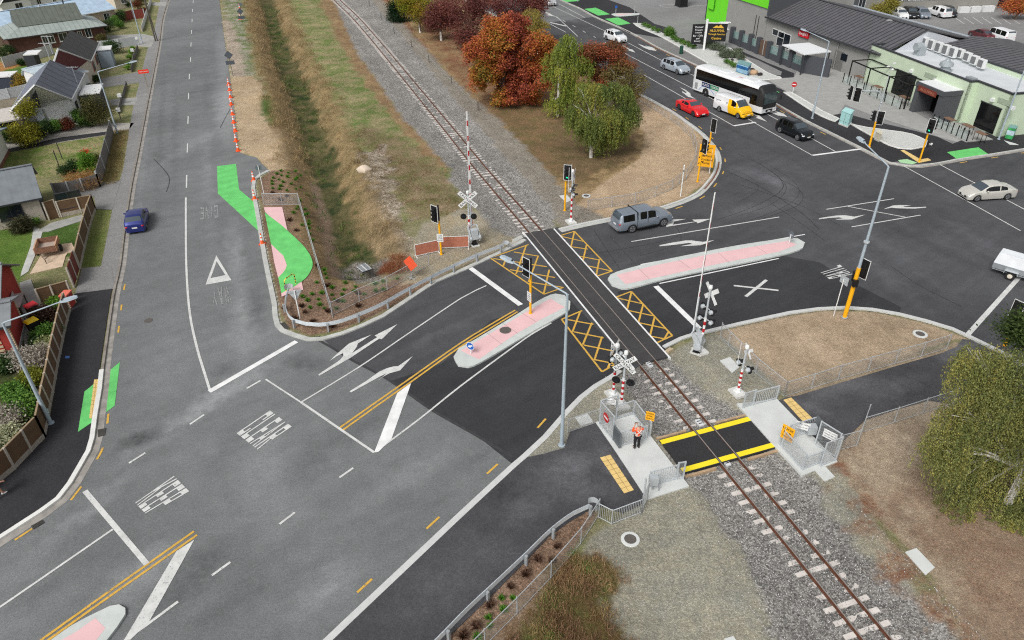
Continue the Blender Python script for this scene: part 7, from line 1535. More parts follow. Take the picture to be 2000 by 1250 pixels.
MB().add([(W+.03, .3, .1), (W+.03, half*2-.2, .1), (W+.03, half*2-.2, 2.4), (W+.03, half, 4.0), (W+.03, .3, 2.5)], [(0, 1, 2, 3, 4)]).build('dark_cladding', DRB, t)
RBK = stripes('red_brick', S(176,62,54), S(150,48,44), 12, 'Z', .85, .85, nz=.12); RDR = ribbed('mid_grey_roof', S(128,132,136), 1.0, k=.95); DEN = mat('cream_dentil', S(214,192,160), .8, nz=.06)
RB_, RF_ = g(41, 580), g(14, 640); y_ = (RB_-RF_); dd_ = y_.length+.4; y_.normalize(); x_ = Vector((y_.y, -y_.x, 0)); t, W = house('red_brick_house', 'red brick house with a grey roof at the left edge', RF_-x_*9, RF_, dd_, 2.5, 3.8, RBK, RDR, 'x', .5, facia=FRD)
def dentils(t, x, y, n_, h_=2.4, w_=.12):
 k = MB()
 for i in range(n_): k.box((x, y, (i+.5)*h_/n_), (w_+.02, w_+.02, h_/n_*.5))
 k.build('cream_dentil', DEN, t)
dentils(t, W, dd_, 12); dentils(t, W, 0, 12)
RF2, RB2 = g(38, 691), g(50, 640); y_ = (RB2-RF2); d2 = y_.length; y_.normalize(); x_ = Vector((y_.y, -y_.x, 0)); t, W = house('brick_wing', 'red brick porch wing with cream dentil corners and a low grey roof', RF2-x_*6, RF2, d2, 2.5, 3.1, RBK, RDR, 'x', .35, facia=FRD)
dentils(t, W, 0, 14, 2.4, .16); dentils(t, W, d2, 12); k = MB(); [k.box((W-.9-.0, -.03, i*.3+.2), (.5, .05, .15)) for i in range(8)]; k.build('cream_quoin', DEN, t); MB().box((W+.02, d2*.5, .15), (.08, d2, .3)).box((W/2, -.02, .15), (W, .08, .3)).build('plinth', CONC, t)
t = thing('garden_bench', 'grey timber potting bench against the red brick house', 'bench', g(41, 607, .1), ang((41,607),(46,588))); MB().box((0, 0, .85), (2.2, .7, .06)).box((0, .3, 1.0), (2.2, .04, .25)).build('top', mat('pinkish_board', S(176,164,162), .8, nz=.12), t)
for x in (-1, 1): MB().box((x, -.3, .42), (.08, .08, .85)).box((x, .3, .42), (.08, .08, .85)).build('leg', TPOLE, t)
def wheelie(u, v, lab, lid):
 t = thing('wheelie_bin', lab, 'bin', g(u, v, .08), -.6); MB().add([(-.24, -.28, .05), (.24, -.28, .05), (.24, .28, .05), (-.24, .28, .05), (-.3, -.36, 1.0), (.3, -.36, 1.0), (.3, .36, 1.0), (-.3, .36, 1.0)], [(3, 2, 1, 0), (0, 1, 5, 4), (1, 2, 6, 5), (2, 3, 7, 6), (3, 0, 4, 7)]).build('body', PLA, t)
 MB().add([(-.32, -.4, 1.0), (.32, -.4, 1.0), (.32, .4, 1.0), (-.32, .4, 1.0), (-.26, -.3, 1.09), (.26, -.3, 1.09), (.26, .34, 1.12), (-.26, .34, 1.12)], [(0, 1, 5, 4), (1, 2, 6, 5), (2, 3, 7, 6), (3, 0, 4, 7), (4, 5, 6, 7)]).build('lid', lid, t, True)
 for s_ in (-1, 1): MB().cyl((s_*.26, .34, .12), (s_*.32, .34, .12), .12).build('wheel', INK, t)
wheelie(70, 619, 'black wheelie bin with a red lid in the yard of the red brick house', mat('lid_red', S(196,44,52), .5, nz=.04)); wheelie(71, 650, 'black wheelie bin with a yellow lid in the yard of the red brick house', mat('lid_yellow', S(248,210,30), .5, nz=.04))
WOOD = stripes('fence_board', S(104,80,58), S(76,58,42), 9, 'X', .9, .9, nz=.22); CPOST = mat('concrete_post', S(176,168,156), .9, nz=.1); PLN = mat('stone_plinth', S(168,160,148), .9, nz=.18, ns=6, bump=.5)
def board_fence(px, lab, h=1.55, plinth=.32, wood=WOOD, name='board_fence', z=.04, post=CPOST, cap=True):
 P = G(px, z); o = P[0]; t = thing(name, lab, 'fence', (o.x, o.y, z))
 for i in range(len(P)-1):
  a_, b_ = P[i]-o, P[i+1]-o; d = b_-a_; L = d.length; an = math.atan2(d.y, d.x); m_ = (a_+b_)/2
  pn = MB().box((0, 0, 0), (L-.12, .045, h-plinth)).build('panel', wood, t); pn.location = (m_.x, m_.y, plinth+(h-plinth)/2); pn.rotation_euler = (0, 0, an)
  if plinth > .05: MB().box((m_.x, m_.y, plinth/2), (L-.1, .1, plinth), an).build('plinth', PLN, t)
  if cap: MB().box((m_.x, m_.y, h+.02), (L, .1, .05), an).build('capping', mat('fence_cap', S(150,130,104), .9, nz=.1), t)
 for p in P: MB().box((p.x-o.x, p.y-o.y, (h+.05)/2), (.13, .13, h+.05)).build('post', post, t)
board_fence([(-50,985),(0,941),(29,917),(62,882),(88,854)], 'brown board fence with concrete posts curving along the lower dark path')
board_fence([(88,854),(94,824),(98.6,794),(104,768),(109,741),(113,716),(118,692),(123,668),(127,648),(132,628),(137,609)], 'long brown board fence with concrete posts beside the dark path')
board_fence([(157,525),(165,488),(173,455),(180,430),(187,411)], 'brown board fence with stone plinth beside the grass strip', 1.5)
board_fence([(187,411),(160,416),(121,424)], 'brown board fence panels facing the driveway of the bungalow', 1.5, .4)
board_fence([(117,424),(97,430)], 'small brown timber gate beside the bungalow wall', 1.7, .02, name='timber_gate')
board_fence([(145,562),(150,545),(155,527)], 'dark red metal gate panel standing open by the driveway', 1.7, .05, mat('dark_red_panel', S(116,48,38), .7, nz=.1), 'driveway_gate', cap=False)
board_fence([(84,600),(112,592),(143,583)], 'pair of brown boarded driveway gates seen from inside the yard', 1.5, .12, name='driveway_gate')
FGR = stripes('grey_palings', S(120,118,116), S(84,84,84), 8, 'X', .9, .86, nz=.15)
board_fence([(196,365),(205,334),(213,300),(222,262)], 'grey weathered board fence along the dry grass verge', 1.6, .0, FGR, post=FPOST, cap=False)
board_fence([(109,383),(138,380),(165,374),(196,365)], 'grey paling fence with a wavy top behind the dry bush', 1.3, .0, FGR, post=FPOST, cap=False)
WFN = stripes('pale_metal_fence', S(190,194,198), S(150,156,162), 6, 'Z', .6, .8, nz=.08)
board_fence([(10,132),(60,119),(106,106)], 'long pale grey corrugated fence behind the maroon house', 1.5, .0, WFN, 'metal_fence', post=FPOST, cap=False)
board_fence([(196,98),(235,94),(272,88)], 'white and grey corrugated fence beside the lawn of the maroon house', 1.4, 0, WFN, 'metal_fence', post=FPOST, cap=False)
board_fence([(-20,198),(20,192),(62,182)], 'white slatted fence behind the small yellow tree', 1.3, 0, WFN, 'metal_fence', post=FPOST, cap=False)
board_fence([(-10,84),(20,81)], 'dark red board fence left of the brown brick house', 1.6, 0, mat('dark_red_panel', (0,)*3), 'board_fence', post=FPOST, cap=False)
board_fence([(205,47),(240,42),(262,37),(284,35)], 'dark red board fence below the grey roof house', 1.6, 0, mat('dark_red_panel', (0,)*3), 'board_fence', post=FPOST, cap=False)
board_fence([(258,141),(262,118),(270,97)], 'low grey timber fence in front of the round clipped bushes', .7, 0, FGR, 'low_fence', post=TPOLE, cap=False)
board_fence([(232,222),(240,195),(248,168)], 'low timber fence in front of the patchy lawn', .6, 0, FGR, 'low_fence', post=TPOLE, cap=False)
board_fence([(278,62),(285,40),(291,20),(296,5)], 'low stepped white and grey garden wall by the top left lawns', .9, 0, mat('white_wall', (0,)*3), 'garden_wall', post=CPOST, cap=False)
p = g(137, 597, .06); t = thing('meter_box', 'small red brick box with a salmon top and cream dentils at the fence end', 'brick box', p, ang((137,597),(146,590))+.2)
MB().box((0, 0, .5), (.8, .5, 1.0)).build('brickwork', RBK, t); MB().box((0, 0, 1.05), (.86, .56, .1)).build('top', mat('salmon_top', S(226,116,96), .7, nz=.06), t); dentils(t, .38, -.23, 7, 1.0, .08); dentils(t, -.38, -.23, 7, 1.0, .08)
for u, v, lb in ((238,203,'white letterbox on a post beside the low fence, upper one'),(236,232,'white letterbox beside the glass gate, lower one'),(262,112,'white letterbox between the round clipped bushes'),(270,88,'white letterbox cluster at the end of the metal fence')):
 t = thing('letterbox', lb, 'letterbox', g(u, v, .05), .3); MB().box((0, 0, .5), (.08, .08, 1)).build('post', TPOLE, t); MB().box((0, 0, 1.1), (.45, .35, .4)).build('box', FRW, t)
for u, v, lb in ((116,326,'left of two thin dark stakes on the dry lawn'),(122,311,'right of two thin dark stakes on the dry lawn')): t = thing('garden_stake', lb, 'stake', g(u, v)); MB().box((0, 0, .9), (.07, .07, 1.8)).build('stake', FRD, t)
for u, v, z_, lb in ((103,105,6.0,'television aerial on the charcoal roof ridge'),(99,120,6.3,'television aerial above the blue-grey roof ridge'),(152,165,4.5,'thin aerial at the right eave of the white brick house')):
 p = g(u, v, z_-.2 if u != 152 else 3); t = thing('tv_aerial', lb, 'aerial', p); k = MB().cyl((0, 0, 0), (0, 0, 2.2), .03); k.cyl((-.7, 0, 2.1), (.7, 0, 2.1), .02)
 for x in (-.6, -.3, 0, .3, .6): k.cyl((x, -.35, 2.1), (x, .35, 2.1), .012)
 k.build('mast', GALV, t)
# ================================================================== NORTH-EAST: function centre and pale green building
GW = mat('grey_panel_wall', S(150,150,147), .85, nz=.06, ns=.8); DW = mat('dark_wall', S(78,80,84), .8, nz=.06); GRW = mat('lime_wall', S(112,222,40), .7, nz=.04); RIBD = stripes('dark_long_run_roof', S(90,89,93), S(50,50,54), 1.25, 'X', .6, .72, nz=.14)
F0, F1 = g(1378, 40), g(1684, 157); F = Frame(F0, F1); W = F.w; yv = Vector((-F.x.y, F.x.x, 0))
def loc(u, v, z=0): p = g(u, v, z)-F.o; return Vector((p.x*F.x.x+p.y*F.x.y, p.x*yv.x+p.y*yv.y, z))
t = thing('function_centre', 'long grey function building with a dark ribbed roof and lime green entrance end', 'building', (F.o.x, F.o.y, .05), F.a); LF = t
xg = loc(1412, 55).x; xe = loc(1484, 84).x; hw = 4.0
eh = 5.6
k = MB(); k.box(((xe+W)/2, 9, hw/2), (W-xe, 18, hw)); k.build('wall', GW, t)
k = MB(); k.box(((xg+xe)/2, 8, eh/2), (xe-xg, 16.2, eh)); k.build('end_wall', GW, t); k = MB(); k.box((xg/2-.02, 7, (eh+1)/2), (xg+.04, 14, eh+1)); k.build('lime_wall', GRW, t)
k = MB(); k.box(((xg+xe)/2+.2, -.16, eh+.35), (xe-xg+.6, .3, 1.7)); k.build('lime_fascia', GRW, t); MB().box((xe+.45, 4, eh-.2), (.35, 9, 2.6)).build('dark_end_cap', DW, t)
re0 = loc(1600, 19, 6.6); rd = max(6.5, min(11, re0.y))
k = MB(); slab4(k, [(xe+.6, -.5, hw-.05), (W+2.4, -.5, hw-.05), (W+2.4, rd, 6.5), (xe+.6, rd, 6.5)], .15); slab4(k, [(xe+.6, rd+.01, 6.48), (W+2.4, rd+.01, 6.48), (W+2.4, rd+9.5, 4.4), (xe+.6, rd+9.5, 4.4)], .15)
slab4(k, [(xg-3, .2, eh+.9), (xe+.3, .2, eh+.9), (xe+.3, 15, 8.4), (xg-3, 15, 8.4)], .15); ro = k.build('roof', RIBD, t)
MB().box(((xe+W)/2+1.2, rd, 6.56), (W-xe+2.4, .4, .1)).build('ridge_cap', DW, ro); MB().box(((xe+W)/2+1, -.56, hw-.12), (W-xe+2, .14, .22)).build('gutter', FRD, ro); MB().box(((xe+W)/2+1.2, rd+9.6, 4.4), (W-xe+2.4, .5, .25)).build('parapet', mat('light_flashing', S(176,186,194), .5, .2, nz=.05), ro)
windows(t, W, 10, [('f', loc(1507, 68, 2).x, 1.6, 3.0, .9, None, FRW), ('f', loc(1549, 82, 1).x, .3, 3.2, 2.1, None, FRW)], False)
k = MB(); x_ = loc(1655, 135).x; k.box((x_, -.03, 1.3), (1.9, .06, 2.6)); k.build('door', mat('door_grey', S(120,120,118), .6, nz=.05), t); MB().box((x_+1.0, -.06, 2.0), (1.2, .06, .9)).build('door_glass', WIN, t)
for x_ in (loc(1634, 135).x, loc(1479, 75).x, loc(1484, 77).x): MB().cyl((x_, -.14, .1), (x_, -.14, 3.6), .06).build('downpipe', GW if x_ > 20 else FRD, t)
xs_ = loc(1549, 68, 3.3).x; MB().box((xs_, -.15, 3.25), (2.3, .2, .95)).build('red_sign', mat('sign_bright_red', S(214,24,44), .5, nz=.03), t)
k = MB(); text_on(k, "Speight's", (xs_-1.0, -.262, 2.95), (1, 0, 0), (0, 0, 1), 2.0, .55); k.build('lettering', WHT, t)
k = MB(); k.box((1.6, -.25, 3.9), (1.7, .12, 3.4)); gs_ = k.build('lime_sign', GRW, t); k = MB(); k.box((1.6, -.22, 3.9), (1.8, .1, 3.5)); k.build('sign_edge', mat('lime_dark', S(60,140,30), .6, nz=0), gs_)
k = MB(); text_on(k, 'ono', (.95, -.32, 4.2), (1, 0, 0), (0, 0, 1), 1.3, .55); k.build('lettering', WHT, gs_)
MB().box((-.15, 2, 2.6), (.3, 4, 5.2)).build('dark_end', FRD, t)
MB().add([(W+2.3, .3, hw-.6), (W+2.3, rd+9, hw-.2), (W+2.3, rd, 6.35)], [(0, 1, 2)]).build('gable_wall', mat('pale_gable', S(206,210,216), .8, nz=.05), t)
T0, T1 = g(1428, 84), g(1567, 143); TF = Frame(T0, T1); t = thing('terrace_wall', 'dark grey terrace wall with pillars and glass panels in front of the function building', 'wall', (TF.o.x, TF.o.y, .06), TF.a)
fr = [0, .14, .28, .40, .545, .70, .84, 1.0]; PIL = mat('pillar_grey', S(72,74,80), .8, nz=.06); GLP = mat('clear_glass', S(140,176,172), .1, nz=.1, alpha=.42)
for i, f_ in enumerate(fr): MB().box((TF.w*f_, 0, 1.2), (.75, .6, 2.4)).build('pillar', PIL, t)
for i in range(7):
 a_, b_ = TF.w*fr[i], TF.w*fr[i+1]
 if i in (3,):
  MB().box(((a_+b_)/2, 0, 1.15), (b_-a_-.75, .12, 2.1)).build('timber_gate', mat('brown_gate', S(104,82,68), .8, nz=.1), t); MB().box(((a_+b_)/2, -.08, 1.15), (.08, .06, 2.1)).build('gate_post', GALV, t); continue
 MB().box(((a_+b_)/2, 0, .42), (b_-a_-.75, .3, .84)).build('low_wall', PIL, t); MB().box(((a_+b_)/2, 0, 1.4), (b_-a_-.8, .03, 1.1)).build('glass_panel', GLP, t)
MB().box((TF.w+1.7, 1.0, 1.2), (3.4, .3, 2.4), .55).build('return_wall', PIL, t)
k = MB(); q = [g(1528, 87, 2.9), g(1571, 106, 2.9), g(1624, 100, 2.9), g(1580, 83, 2.9)]; t = thing('terrace_roof', 'white flat roof over the terrace corner of the function building', 'awning', (q[0].x, q[0].y, 0)); slab4(k, [tuple(p-q[0]+Vector((0, 0, 2.9))) for p in q], .14); k.build('roof', mat('white_sheet', S(226,228,230), .6, nz=.04), t)
for p in q: c_ = (q[0]+q[2])/2; pp = p.lerp(c_, .06)-q[0]; MB().box((pp.x, pp.y, 1.4), (.15, .15, 2.76)).build('post', FRD, t)
b = g(1374, 98, .1); H = hgt(1374, 98, 37, .1); a_ = face((1374,98), (1440,300)); t = thing('pylon_sign', 'black pylon sign with gold lettering on a tall white post', 'sign', (b.x, b.y, .1), a_)
MB().box((0, 0, H/2), (.25, .3, H)).build('post', WHT, t); o = plate(t, (.05, 1.65, H-1.9), 0, 2.9, 2.6, INK, (' ', 'ALLUVIAL', 'Through Function', 'Centre'), mat('gold_ink', S(230,184,60), .5, nz=0), th=.2); MB().box((.05, 1.65, H-.55), (.24, 2.95, .1)).build('white_cap', WHT, t)
k = MB(); k.add([(.16, .9, H-1.25), (.16, 1.5, H-.85), (.16, 1.75, H-1.05), (.16, 2.1, H-.75), (.16, 2.6, H-1.25)], [(0, 1, 2, 3, 4)]); k.build('gold_hills', mat('gold_ink', (0,)*3), o)
plate(t, (.05, -1.15, H-2.2), .25, 1.9, 2.9, INK, ('Themed', 'Towers', 'Complex', 'Bar - Cafe', 'and', 'Brewery'), WHT, th=.2)
t = thing('steel_tower', 'slender white four-legged steel frame beside the pylon sign', 'frame', g(1403, 92, .1)); Ht = hgt(1403, 92, 44)
for x, y in ((-.5, -.3), (0, -.3), (.45, .2), (.9, .2)): MB().cyl((x, y, 0), (x+.3, y, Ht), .05).build('leg', WHT, t)
MB().box((.5, 0, Ht), (1.7, .7, .06)).box((.4, 0, Ht*.72), (1.6, .7, .06)).build('brace', WHT, t)
p = g(1330, 13); t = thing('forecourt_column', 'thick black square column standing on the grey forecourt at the top', 'column', p, F.a); MB().box((0, 0, 3), (2.0, 1.6, 6)).build('shaft', INK, t); MB().box((0, 0, .1), (2.2, 1.8, .2)).build('base', FRD, t)
P0, P1 = g(1688, 158), g(1932.7, 269); GF = Frame(P0, P1); W = GF.w; H2 = hgt(1932.7, 269, 186); yv2 = Vector((-GF.x.y, GF.x.x, 0))
def loc2(u, v, z=0): p = g(u, v, z)-GF.o; return Vector((p.x*GF.x.x+p.y*GF.x.y, p.x*yv2.x+p.y*yv2.y, z))
PG = mat('pale_green_render', S(200,216,190), .85, nz=.05, ns=.8); WRF = mat('white_membrane_roof', S(206,210,214), .7, nz=.07, ns=.5)
t = thing('green_cafe_building', 'pale green rendered building with a flat white roof and dark parapet cap', 'building', (GF.o.x, GF.o.y, .05), GF.a)
sp = loc2(1868, 163, H2); xs2 = min(W*.82, max(W*.6, sp.x)); D = max(8, loc2(1860, 108, H2).y); rec = .9; print('D', D, W, H2)
foot = [(0, 0), (xs2, 0), (xs2, rec), (W, rec), (W, D), (0, D)]
foot = [Vector((x, y-rec*0, 0)) for x, y in foot]
k = MB().poly(foot, 0, H2-.55); k.build('roof_deck', WRF, t)
k = MB()
for i in range(len(foot)):
 a_, b_ = foot[i], foot[(i+1) % len(foot)]; d_ = (b_-a_).normalized(); n_ = Vector((d_.y, -d_.x, 0)); m_ = (a_+b_)/2+n_*.0; L_ = (b_-a_).length
 k.box((m_.x, m_.y, H2/2), (L_+.24, .24, H2), math.atan2(d_.y, d_.x))
k.build('wall', PG, t); k = MB()
for i in range(len(foot)):
 a_, b_ = foot[i], foot[(i+1) % len(foot)]; d_ = (b_-a_).normalized(); m_ = (a_+b_)/2; k.box((m_.x, m_.y, H2+.04), ((b_-a_).length+.34, .36, .14+.004*i), math.atan2(d_.y, d_.x))
k.build('parapet_cap', FRD, t)
k = MB(); xa = loc2(1790, 200).x; xa2 = loc2(1858, 228).x
BLKW = mat('black_glass', S(14,15,17), .12, nz=.2, ns=1)
def opening(x0, x1, z0, z1, y=0): MB().box(((x0+x1)/2, y-.13, (z0+z1)/2), (x1-x0, .08, z1-z0)).build('glazed_opening', BLKW, t); MB().box(((x0+x1)/2, y-.15, z1+.04), (x1-x0+.16, .12, .08)).build('window_frame', FRD, t)
opening(loc2(1742, 182).x, loc2(1778, 199).x, .1, 3.0); opening(loc2(1888, 249).x, loc2(1926, 266).x, .1, 2.9, rec)
for u, v in ((1745,142),(1788,161),(1893,200),(1932,216)): p = loc2(u, v, H2-1.2); MB().box((p.x, (-.25 if p.x < xs2 else rec-.25), H2-1.2), (.4, .3, .35)).build('wall_light', WHT, t)
for u, v in ((1766,152),(1915,203)): p = loc2(u, v, 3.8); MB().box((p.x, (-.14 if p.x < xs2 else rec-.14), 3.7), (2.0, .05, .55)).build('wall_vent', mat('vent_green', S(166,180,158), .7, nz=.1), t)
MB().box((W+.2, 6.5, 3.2), (.16, 3, 1.5)).build('side_sign', WHT, t)
for u, v, nm in ((1845,138,'cowl'),(1789,108,'duct')):
 p = loc2(u, v, H2-.5); 
 if nm == 'cowl': MB().lathe((p.x, p.y, H2-.55), [(.8, 0), (.8, .1), (.55, .2), (.55, .5), (.8, .6), (.75, .95), (.3, 1.2), (.25, 1.35)], 12).build('roof_cowl', mat('zinc', S(170,178,182), .5, .3, nz=.08), t, True)
 else: MB().box((p.x, p.y+.4, H2), (1.1, .9, 1.1)).cyl((p.x, p.y+.6, H2+.5), (p.x, p.y-.4, H2+.5), .5).build('roof_duct', mat('zinc', (0,)*3), t)
p = loc2(1897, 156, H2); MB().box((p.x, p.y, H2+.1), (1.2, .6, .3)).build('roof_box', mat('zinc', (0,)*3), t)
xa, xb = loc2(1786, 216).x, loc2(1838, 240).x; o = thing('entrance_portal', 'dark grey entrance porch with a rust-coloured sign band', 'porch', (GF.o.x, GF.o.y, .05), GF.a)
for x in (xa+.35, xb-.35): MB().box((x, -1.3, 1.6), (.7, 2.5, 3.2)).build('pier', DW, o)
MB().box(((xa+xb)/2, -1.3, 3.3), (xb-xa+.1, 2.7, .5)).build('canopy', DW, o); MB().box(((xa+xb)/2, -1.3, 3.57), (xb-xa-.3, 2.4, .05)).build('canopy_top', mat('white_sheet', (0,)*3), o)
MB().box(((xa+xb)/2-.2, -2.7, 2.95), (xb-xa-1.6, .08, .6)).build('rust_band', mat('rust_sign', S(120,52,38), .7, nz=.12), o); k = MB(); text_on(k, 'ALLUVIAL', (xa+.95, -2.745, 2.8), (1, 0, 0), (0, 0, 1), xb-xa-2.2, .3); k.build('lettering', mat('rust_letter', S(176,116,92), .6, nz=0), o)
MB().box(((xa+xb)/2, -.25, 1.4), (xb-xa-1.4, .06, 2.7)).build('glass_door', GLB, o)
o = thing('pergola', 'black steel pergola frame over the cafe terrace', 'pergola', (GF.o.x, GF.o.y, .05), GF.a); xp0, xp1 = .6, xa-.4; BST = mat('black_steel', S(22,22,24), .45, .3, nz=.05)
for x in np.linspace(xp0, xp1, 4):
 MB().box((x, -3.0, 1.45), (.12, .12, 2.9)).build('post', BST, o); MB().box((x, -1.5, 2.95), (.1, 3.1, .12)).build('rafter', BST, o)
MB().box(((xp0+xp1)/2, -3.0, 2.95), (xp1-xp0, .1, .14)).box(((xp0+xp1)/2, -.2, 2.95), (xp1-xp0, .1, .1)).build('beam', BST, o)
o = thing('terrace_railing', 'row of black posts with clear glass along the cafe terrace', 'railing', (GF.o.x, GF.o.y, .05), GF.a)
for i, x in enumerate(list(np.linspace(.3, xa-.5, 9))+list(np.linspace(xb+.6, W+.6, 8))):
 MB().box((x, -3.5, .65), (.09, .09, 1.3)).build('post', BST, o)
for a_, b_ in ((.3, xa-.5), (xb+.6, W+.6)): MB().box(((a_+b_)/2, -3.5, .6), (b_-a_, .02, .95)).build('glass_panel', mat('terrace_glass', S(200,216,212), .08, nz=.05, alpha=.22), o); MB().box(((a_+b_)/2, -2.0, .04), (b_-a_+.4, 3.4, .1)).build('terrace_floor', PAVE, o)
TT_ = mat('table_wood', S(124,96,78), .7, nz=.12); n_t = 0
for i, x in enumerate(list(np.linspace(1.4, xa-2, 3))+[xb+1.8, xb+4.2, xb+6.6]):
 p = GF.o+GF.x*x+yv2*(-2.0-(i % 2)*.4); o = thing('cafe_table', 'brown topped cafe table behind the black railing posts', 'table', (p.x, p.y, .1), GF.a, 'cafe tables on the terrace'); MB().box((0, 0, 1.0), (1.3, .7, .05)).build('table_top', TT_, o)
 for sx2 in (-.55, .55):
  for sy2 in (-.28, .28): MB().box((sx2, sy2, .5), (.04, .04, 1.0)).build('leg', BST, o)
o = thing('rear_hall', 'low dark ribbed roof behind the white membrane roof', 'building', (GF.o.x, GF.o.y, .05), GF.a)
k = MB(); k.box((W*.55, D+6, 1.9), (W*1.08, 12-.4, 3.8)); k.build('wall', DW, o); k = MB(); slab4(k, [(0, D+.3, H2-.4), (W*1.1, D+.3, H2-.4), (W*1.1, D+7, H2+.3), (0, D+7, H2+.3)]); slab4(k, [(0, D+7.01, H2+.28), (W*1.1, D+7.01, H2+.28), (W*1.1, D+13, H2-.5), (0, D+13, H2-.5)]); k.build('roof', RIBD, o)
for row, (ua_, va_, ub_, vb_, nn_, zz_) in enumerate(((1806,82,1862,102,5,H2+.35),(1876,104,1918,124,4,H2+.3))):
 for i in range(nn_):
  f_ = i/(nn_-1); p = g(ua_+(ub_-ua_)*f_, va_+(vb_-va_)*f_, zz_); c_ = thing('air_conditioner', ('white roof condenser unit in the upper row, ' if row == 0 else 'white roof condenser unit in the lower right row, ')+['farthest left', 'second from left', 'third from left', 'fourth from left', 'farthest right'][i], 'air conditioner', (p.x, p.y, zz_-.8), GF.a, 'roof condenser units')
  hh_ = 1.2 if row == 0 else 1.0
  MB().box((0, 0, .8), (.95, .45, hh_)).build('case', FRW, c_); MB().box((-.05, -.235, .8), (.75, .03, hh_*.8)).build('grille', mat('grille_grey', S(112,114,116), .6, nz=.1), c_); MB().box((0, 0, -.02), (1.2, .6, .06)).build('tray', GALV, c_)
p = g(1737, 52, 5.6); o = thing('satellite_dish', 'white satellite dish on the back of the long dark roof', 'dish', (p.x, p.y, 5.0), -.8); k = MB(); k.M = Matrix.Translation((0, 0, .8)) @ Matrix.Rotation(-.9, 4, 'X'); k.lathe((0, 0, 0), [(.1, 0), (.5, .06), (.85, .2)], 20); k.build('bowl', WHT, o, True); MB().cyl((0, .1, -.5), (0, .1, .8), .04).build('mast', GALV, o)
Q0, Q1 = g(1700, 26), g(1944, 21); QF = Frame(g(1705, 31), g(1944, 21)); o = thing('far_building', 'long grey building with small windows behind the car park', 'building', (QF.o.x, QF.o.y, .05), QF.a)
MB().box((QF.w/2, 6, 4), (QF.w, 12, 8)).build('wall', mat('far_grey', S(146,144,138), .85, nz=.06), o)
for x in np.linspace(3, QF.w-2, 16): w_ = MB().box((x, -.03, 2.6), (1.2 if int(x) % 3 else 2.0, .08, .6)).build('window', FRW, o); MB().box((x, -.06, 2.6), (1.0, .06, .45)).build('pane', WIN, w_)
for u in (1878, 1900, 1930): x = (g(u, 24)-QF.o).length; MB().box((x, -.6, .5), (2.2, .8, 1.0)).build('condenser', FRW, o)
Q2F = Frame(g(1640, 12), g(1709, 30)); o = thing('dark_wing', 'dark grey low wing with one white-framed door left of the long building', 'building', (Q2F.o.x, Q2F.o.y, .05), Q2F.a); MB().box((Q2F.w/2, 5, 1.6), (Q2F.w, 10, 3.2)).build('wall', DW, o); MB().box((Q2F.w*.55, 3.0, 4.6), (Q2F.w*.9, 6, 2.8)).build('upper_wall', mat('far_grey', (0,)*3), o); windows(o, Q2F.w, 10, [('f', Q2F.w*.6, .2, 1.6, 2.0)], False)
cp = bpy.data.objects['forecourt']
def cline(px, w_=.12): MB().ribbon(G(px, .06), -w_/2, w_/2, .069).build('parking_line', WP, cp)
for i in range(7): u = 1864+i*18; cline([(u, 34), (u+20, 47)])
for i in range(5): u = 1940+i*18; cline([(u, 78+i*7), (u+26, 92+i*7)])
cline([(1800,54),(1832,54)], .5); cline([(1822,61),(1855,60.5)], .5); cline([(1757,52),(1766,56)], .9); cline([(1768,56),(1782,61)], .9)
cline([(1288,10),(1340,7)]); cline([(1288,10),(1298,15),(1380,10)])
# ================================================================== VEGETATION
LM = bpy.data.materials.new('foliage'); LM.use_nodes = True; n = LM.node_tree.nodes; l = LM.node_tree.links; b = n['Principled BSDF']; b.inputs['Roughness'].default_value = .7; b.inputs['Specular IOR Level'].default_value = .2
at_ = n.new('ShaderNodeAttribute'); at_.attribute_name = 'leaf'; l.new(at_.outputs['Color'], b.inputs['Base Color'])
tl_ = n.new('ShaderNodeBsdfTranslucent'); l.new(at_.outputs['Color'], tl_.inputs['Color']); ms_ = n.new('ShaderNodeMixShader'); ms_.inputs[0].default_value = .25
l.new(b.outputs[0], ms_.inputs[1]); l.new(tl_.outputs[0], ms_.inputs[2]); l.new(ms_.outputs[0], n['Material Output'].inputs['Surface'])
VR = np.random.RandomState(12)
def leafmesh(name, P, D, sz, col, parent=None, asp=.55, up=None):
 """one quad per leaf: centres P, long axis D, size sz, colour col"""
 N = len(P); D = D/np.linalg.norm(D, axis=1, keepdims=True); R = VR.normal(size=(N, 3)); S_ = np.cross(D, R); S_ /= np.linalg.norm(S_, axis=1, keepdims=True)+1e-9
 a = D*sz[:, None]; c = S_*(sz*asp)[:, None]
 V = np.stack([P-a, P+c*.9, P+a, P-c*.9], 1).reshape(-1, 3).astype(np.float32)
 me = bpy.data.meshes.new(name); me.vertices.add(N*4); me.vertices.foreach_set('co', V.ravel()); me.loops.add(N*4); me.loops.foreach_set('vertex_index', np.arange(N*4, dtype=np.int32)); me.polygons.add(N)
 me.polygons.foreach_set('loop_start', (np.arange(N)*4).astype(np.int32)); me.polygons.foreach_set('loop_total', np.full(N, 4, np.int32)); me.update()
 at = me.attributes.new('leaf', 'FLOAT_COLOR', 'FACE'); at.data.foreach_set('color', np.concatenate([col, np.ones((N, 1))], 1).astype(np.float32).ravel()); me.materials.append(LM)
 o = bpy.data.objects.new(name, me); C.objects.link(o)
 if parent is not None: o.parent = parent
 return o
def palette(cols, t):
 cols = np.array(cols); x = np.clip(t, 0, .999)*(len(cols)-1); i = x.astype(int); f = (x-i)[:, None]; i2 = np.minimum(i+1, len(cols)-1); return cols[i]*(1-f)+cols[i2]*f
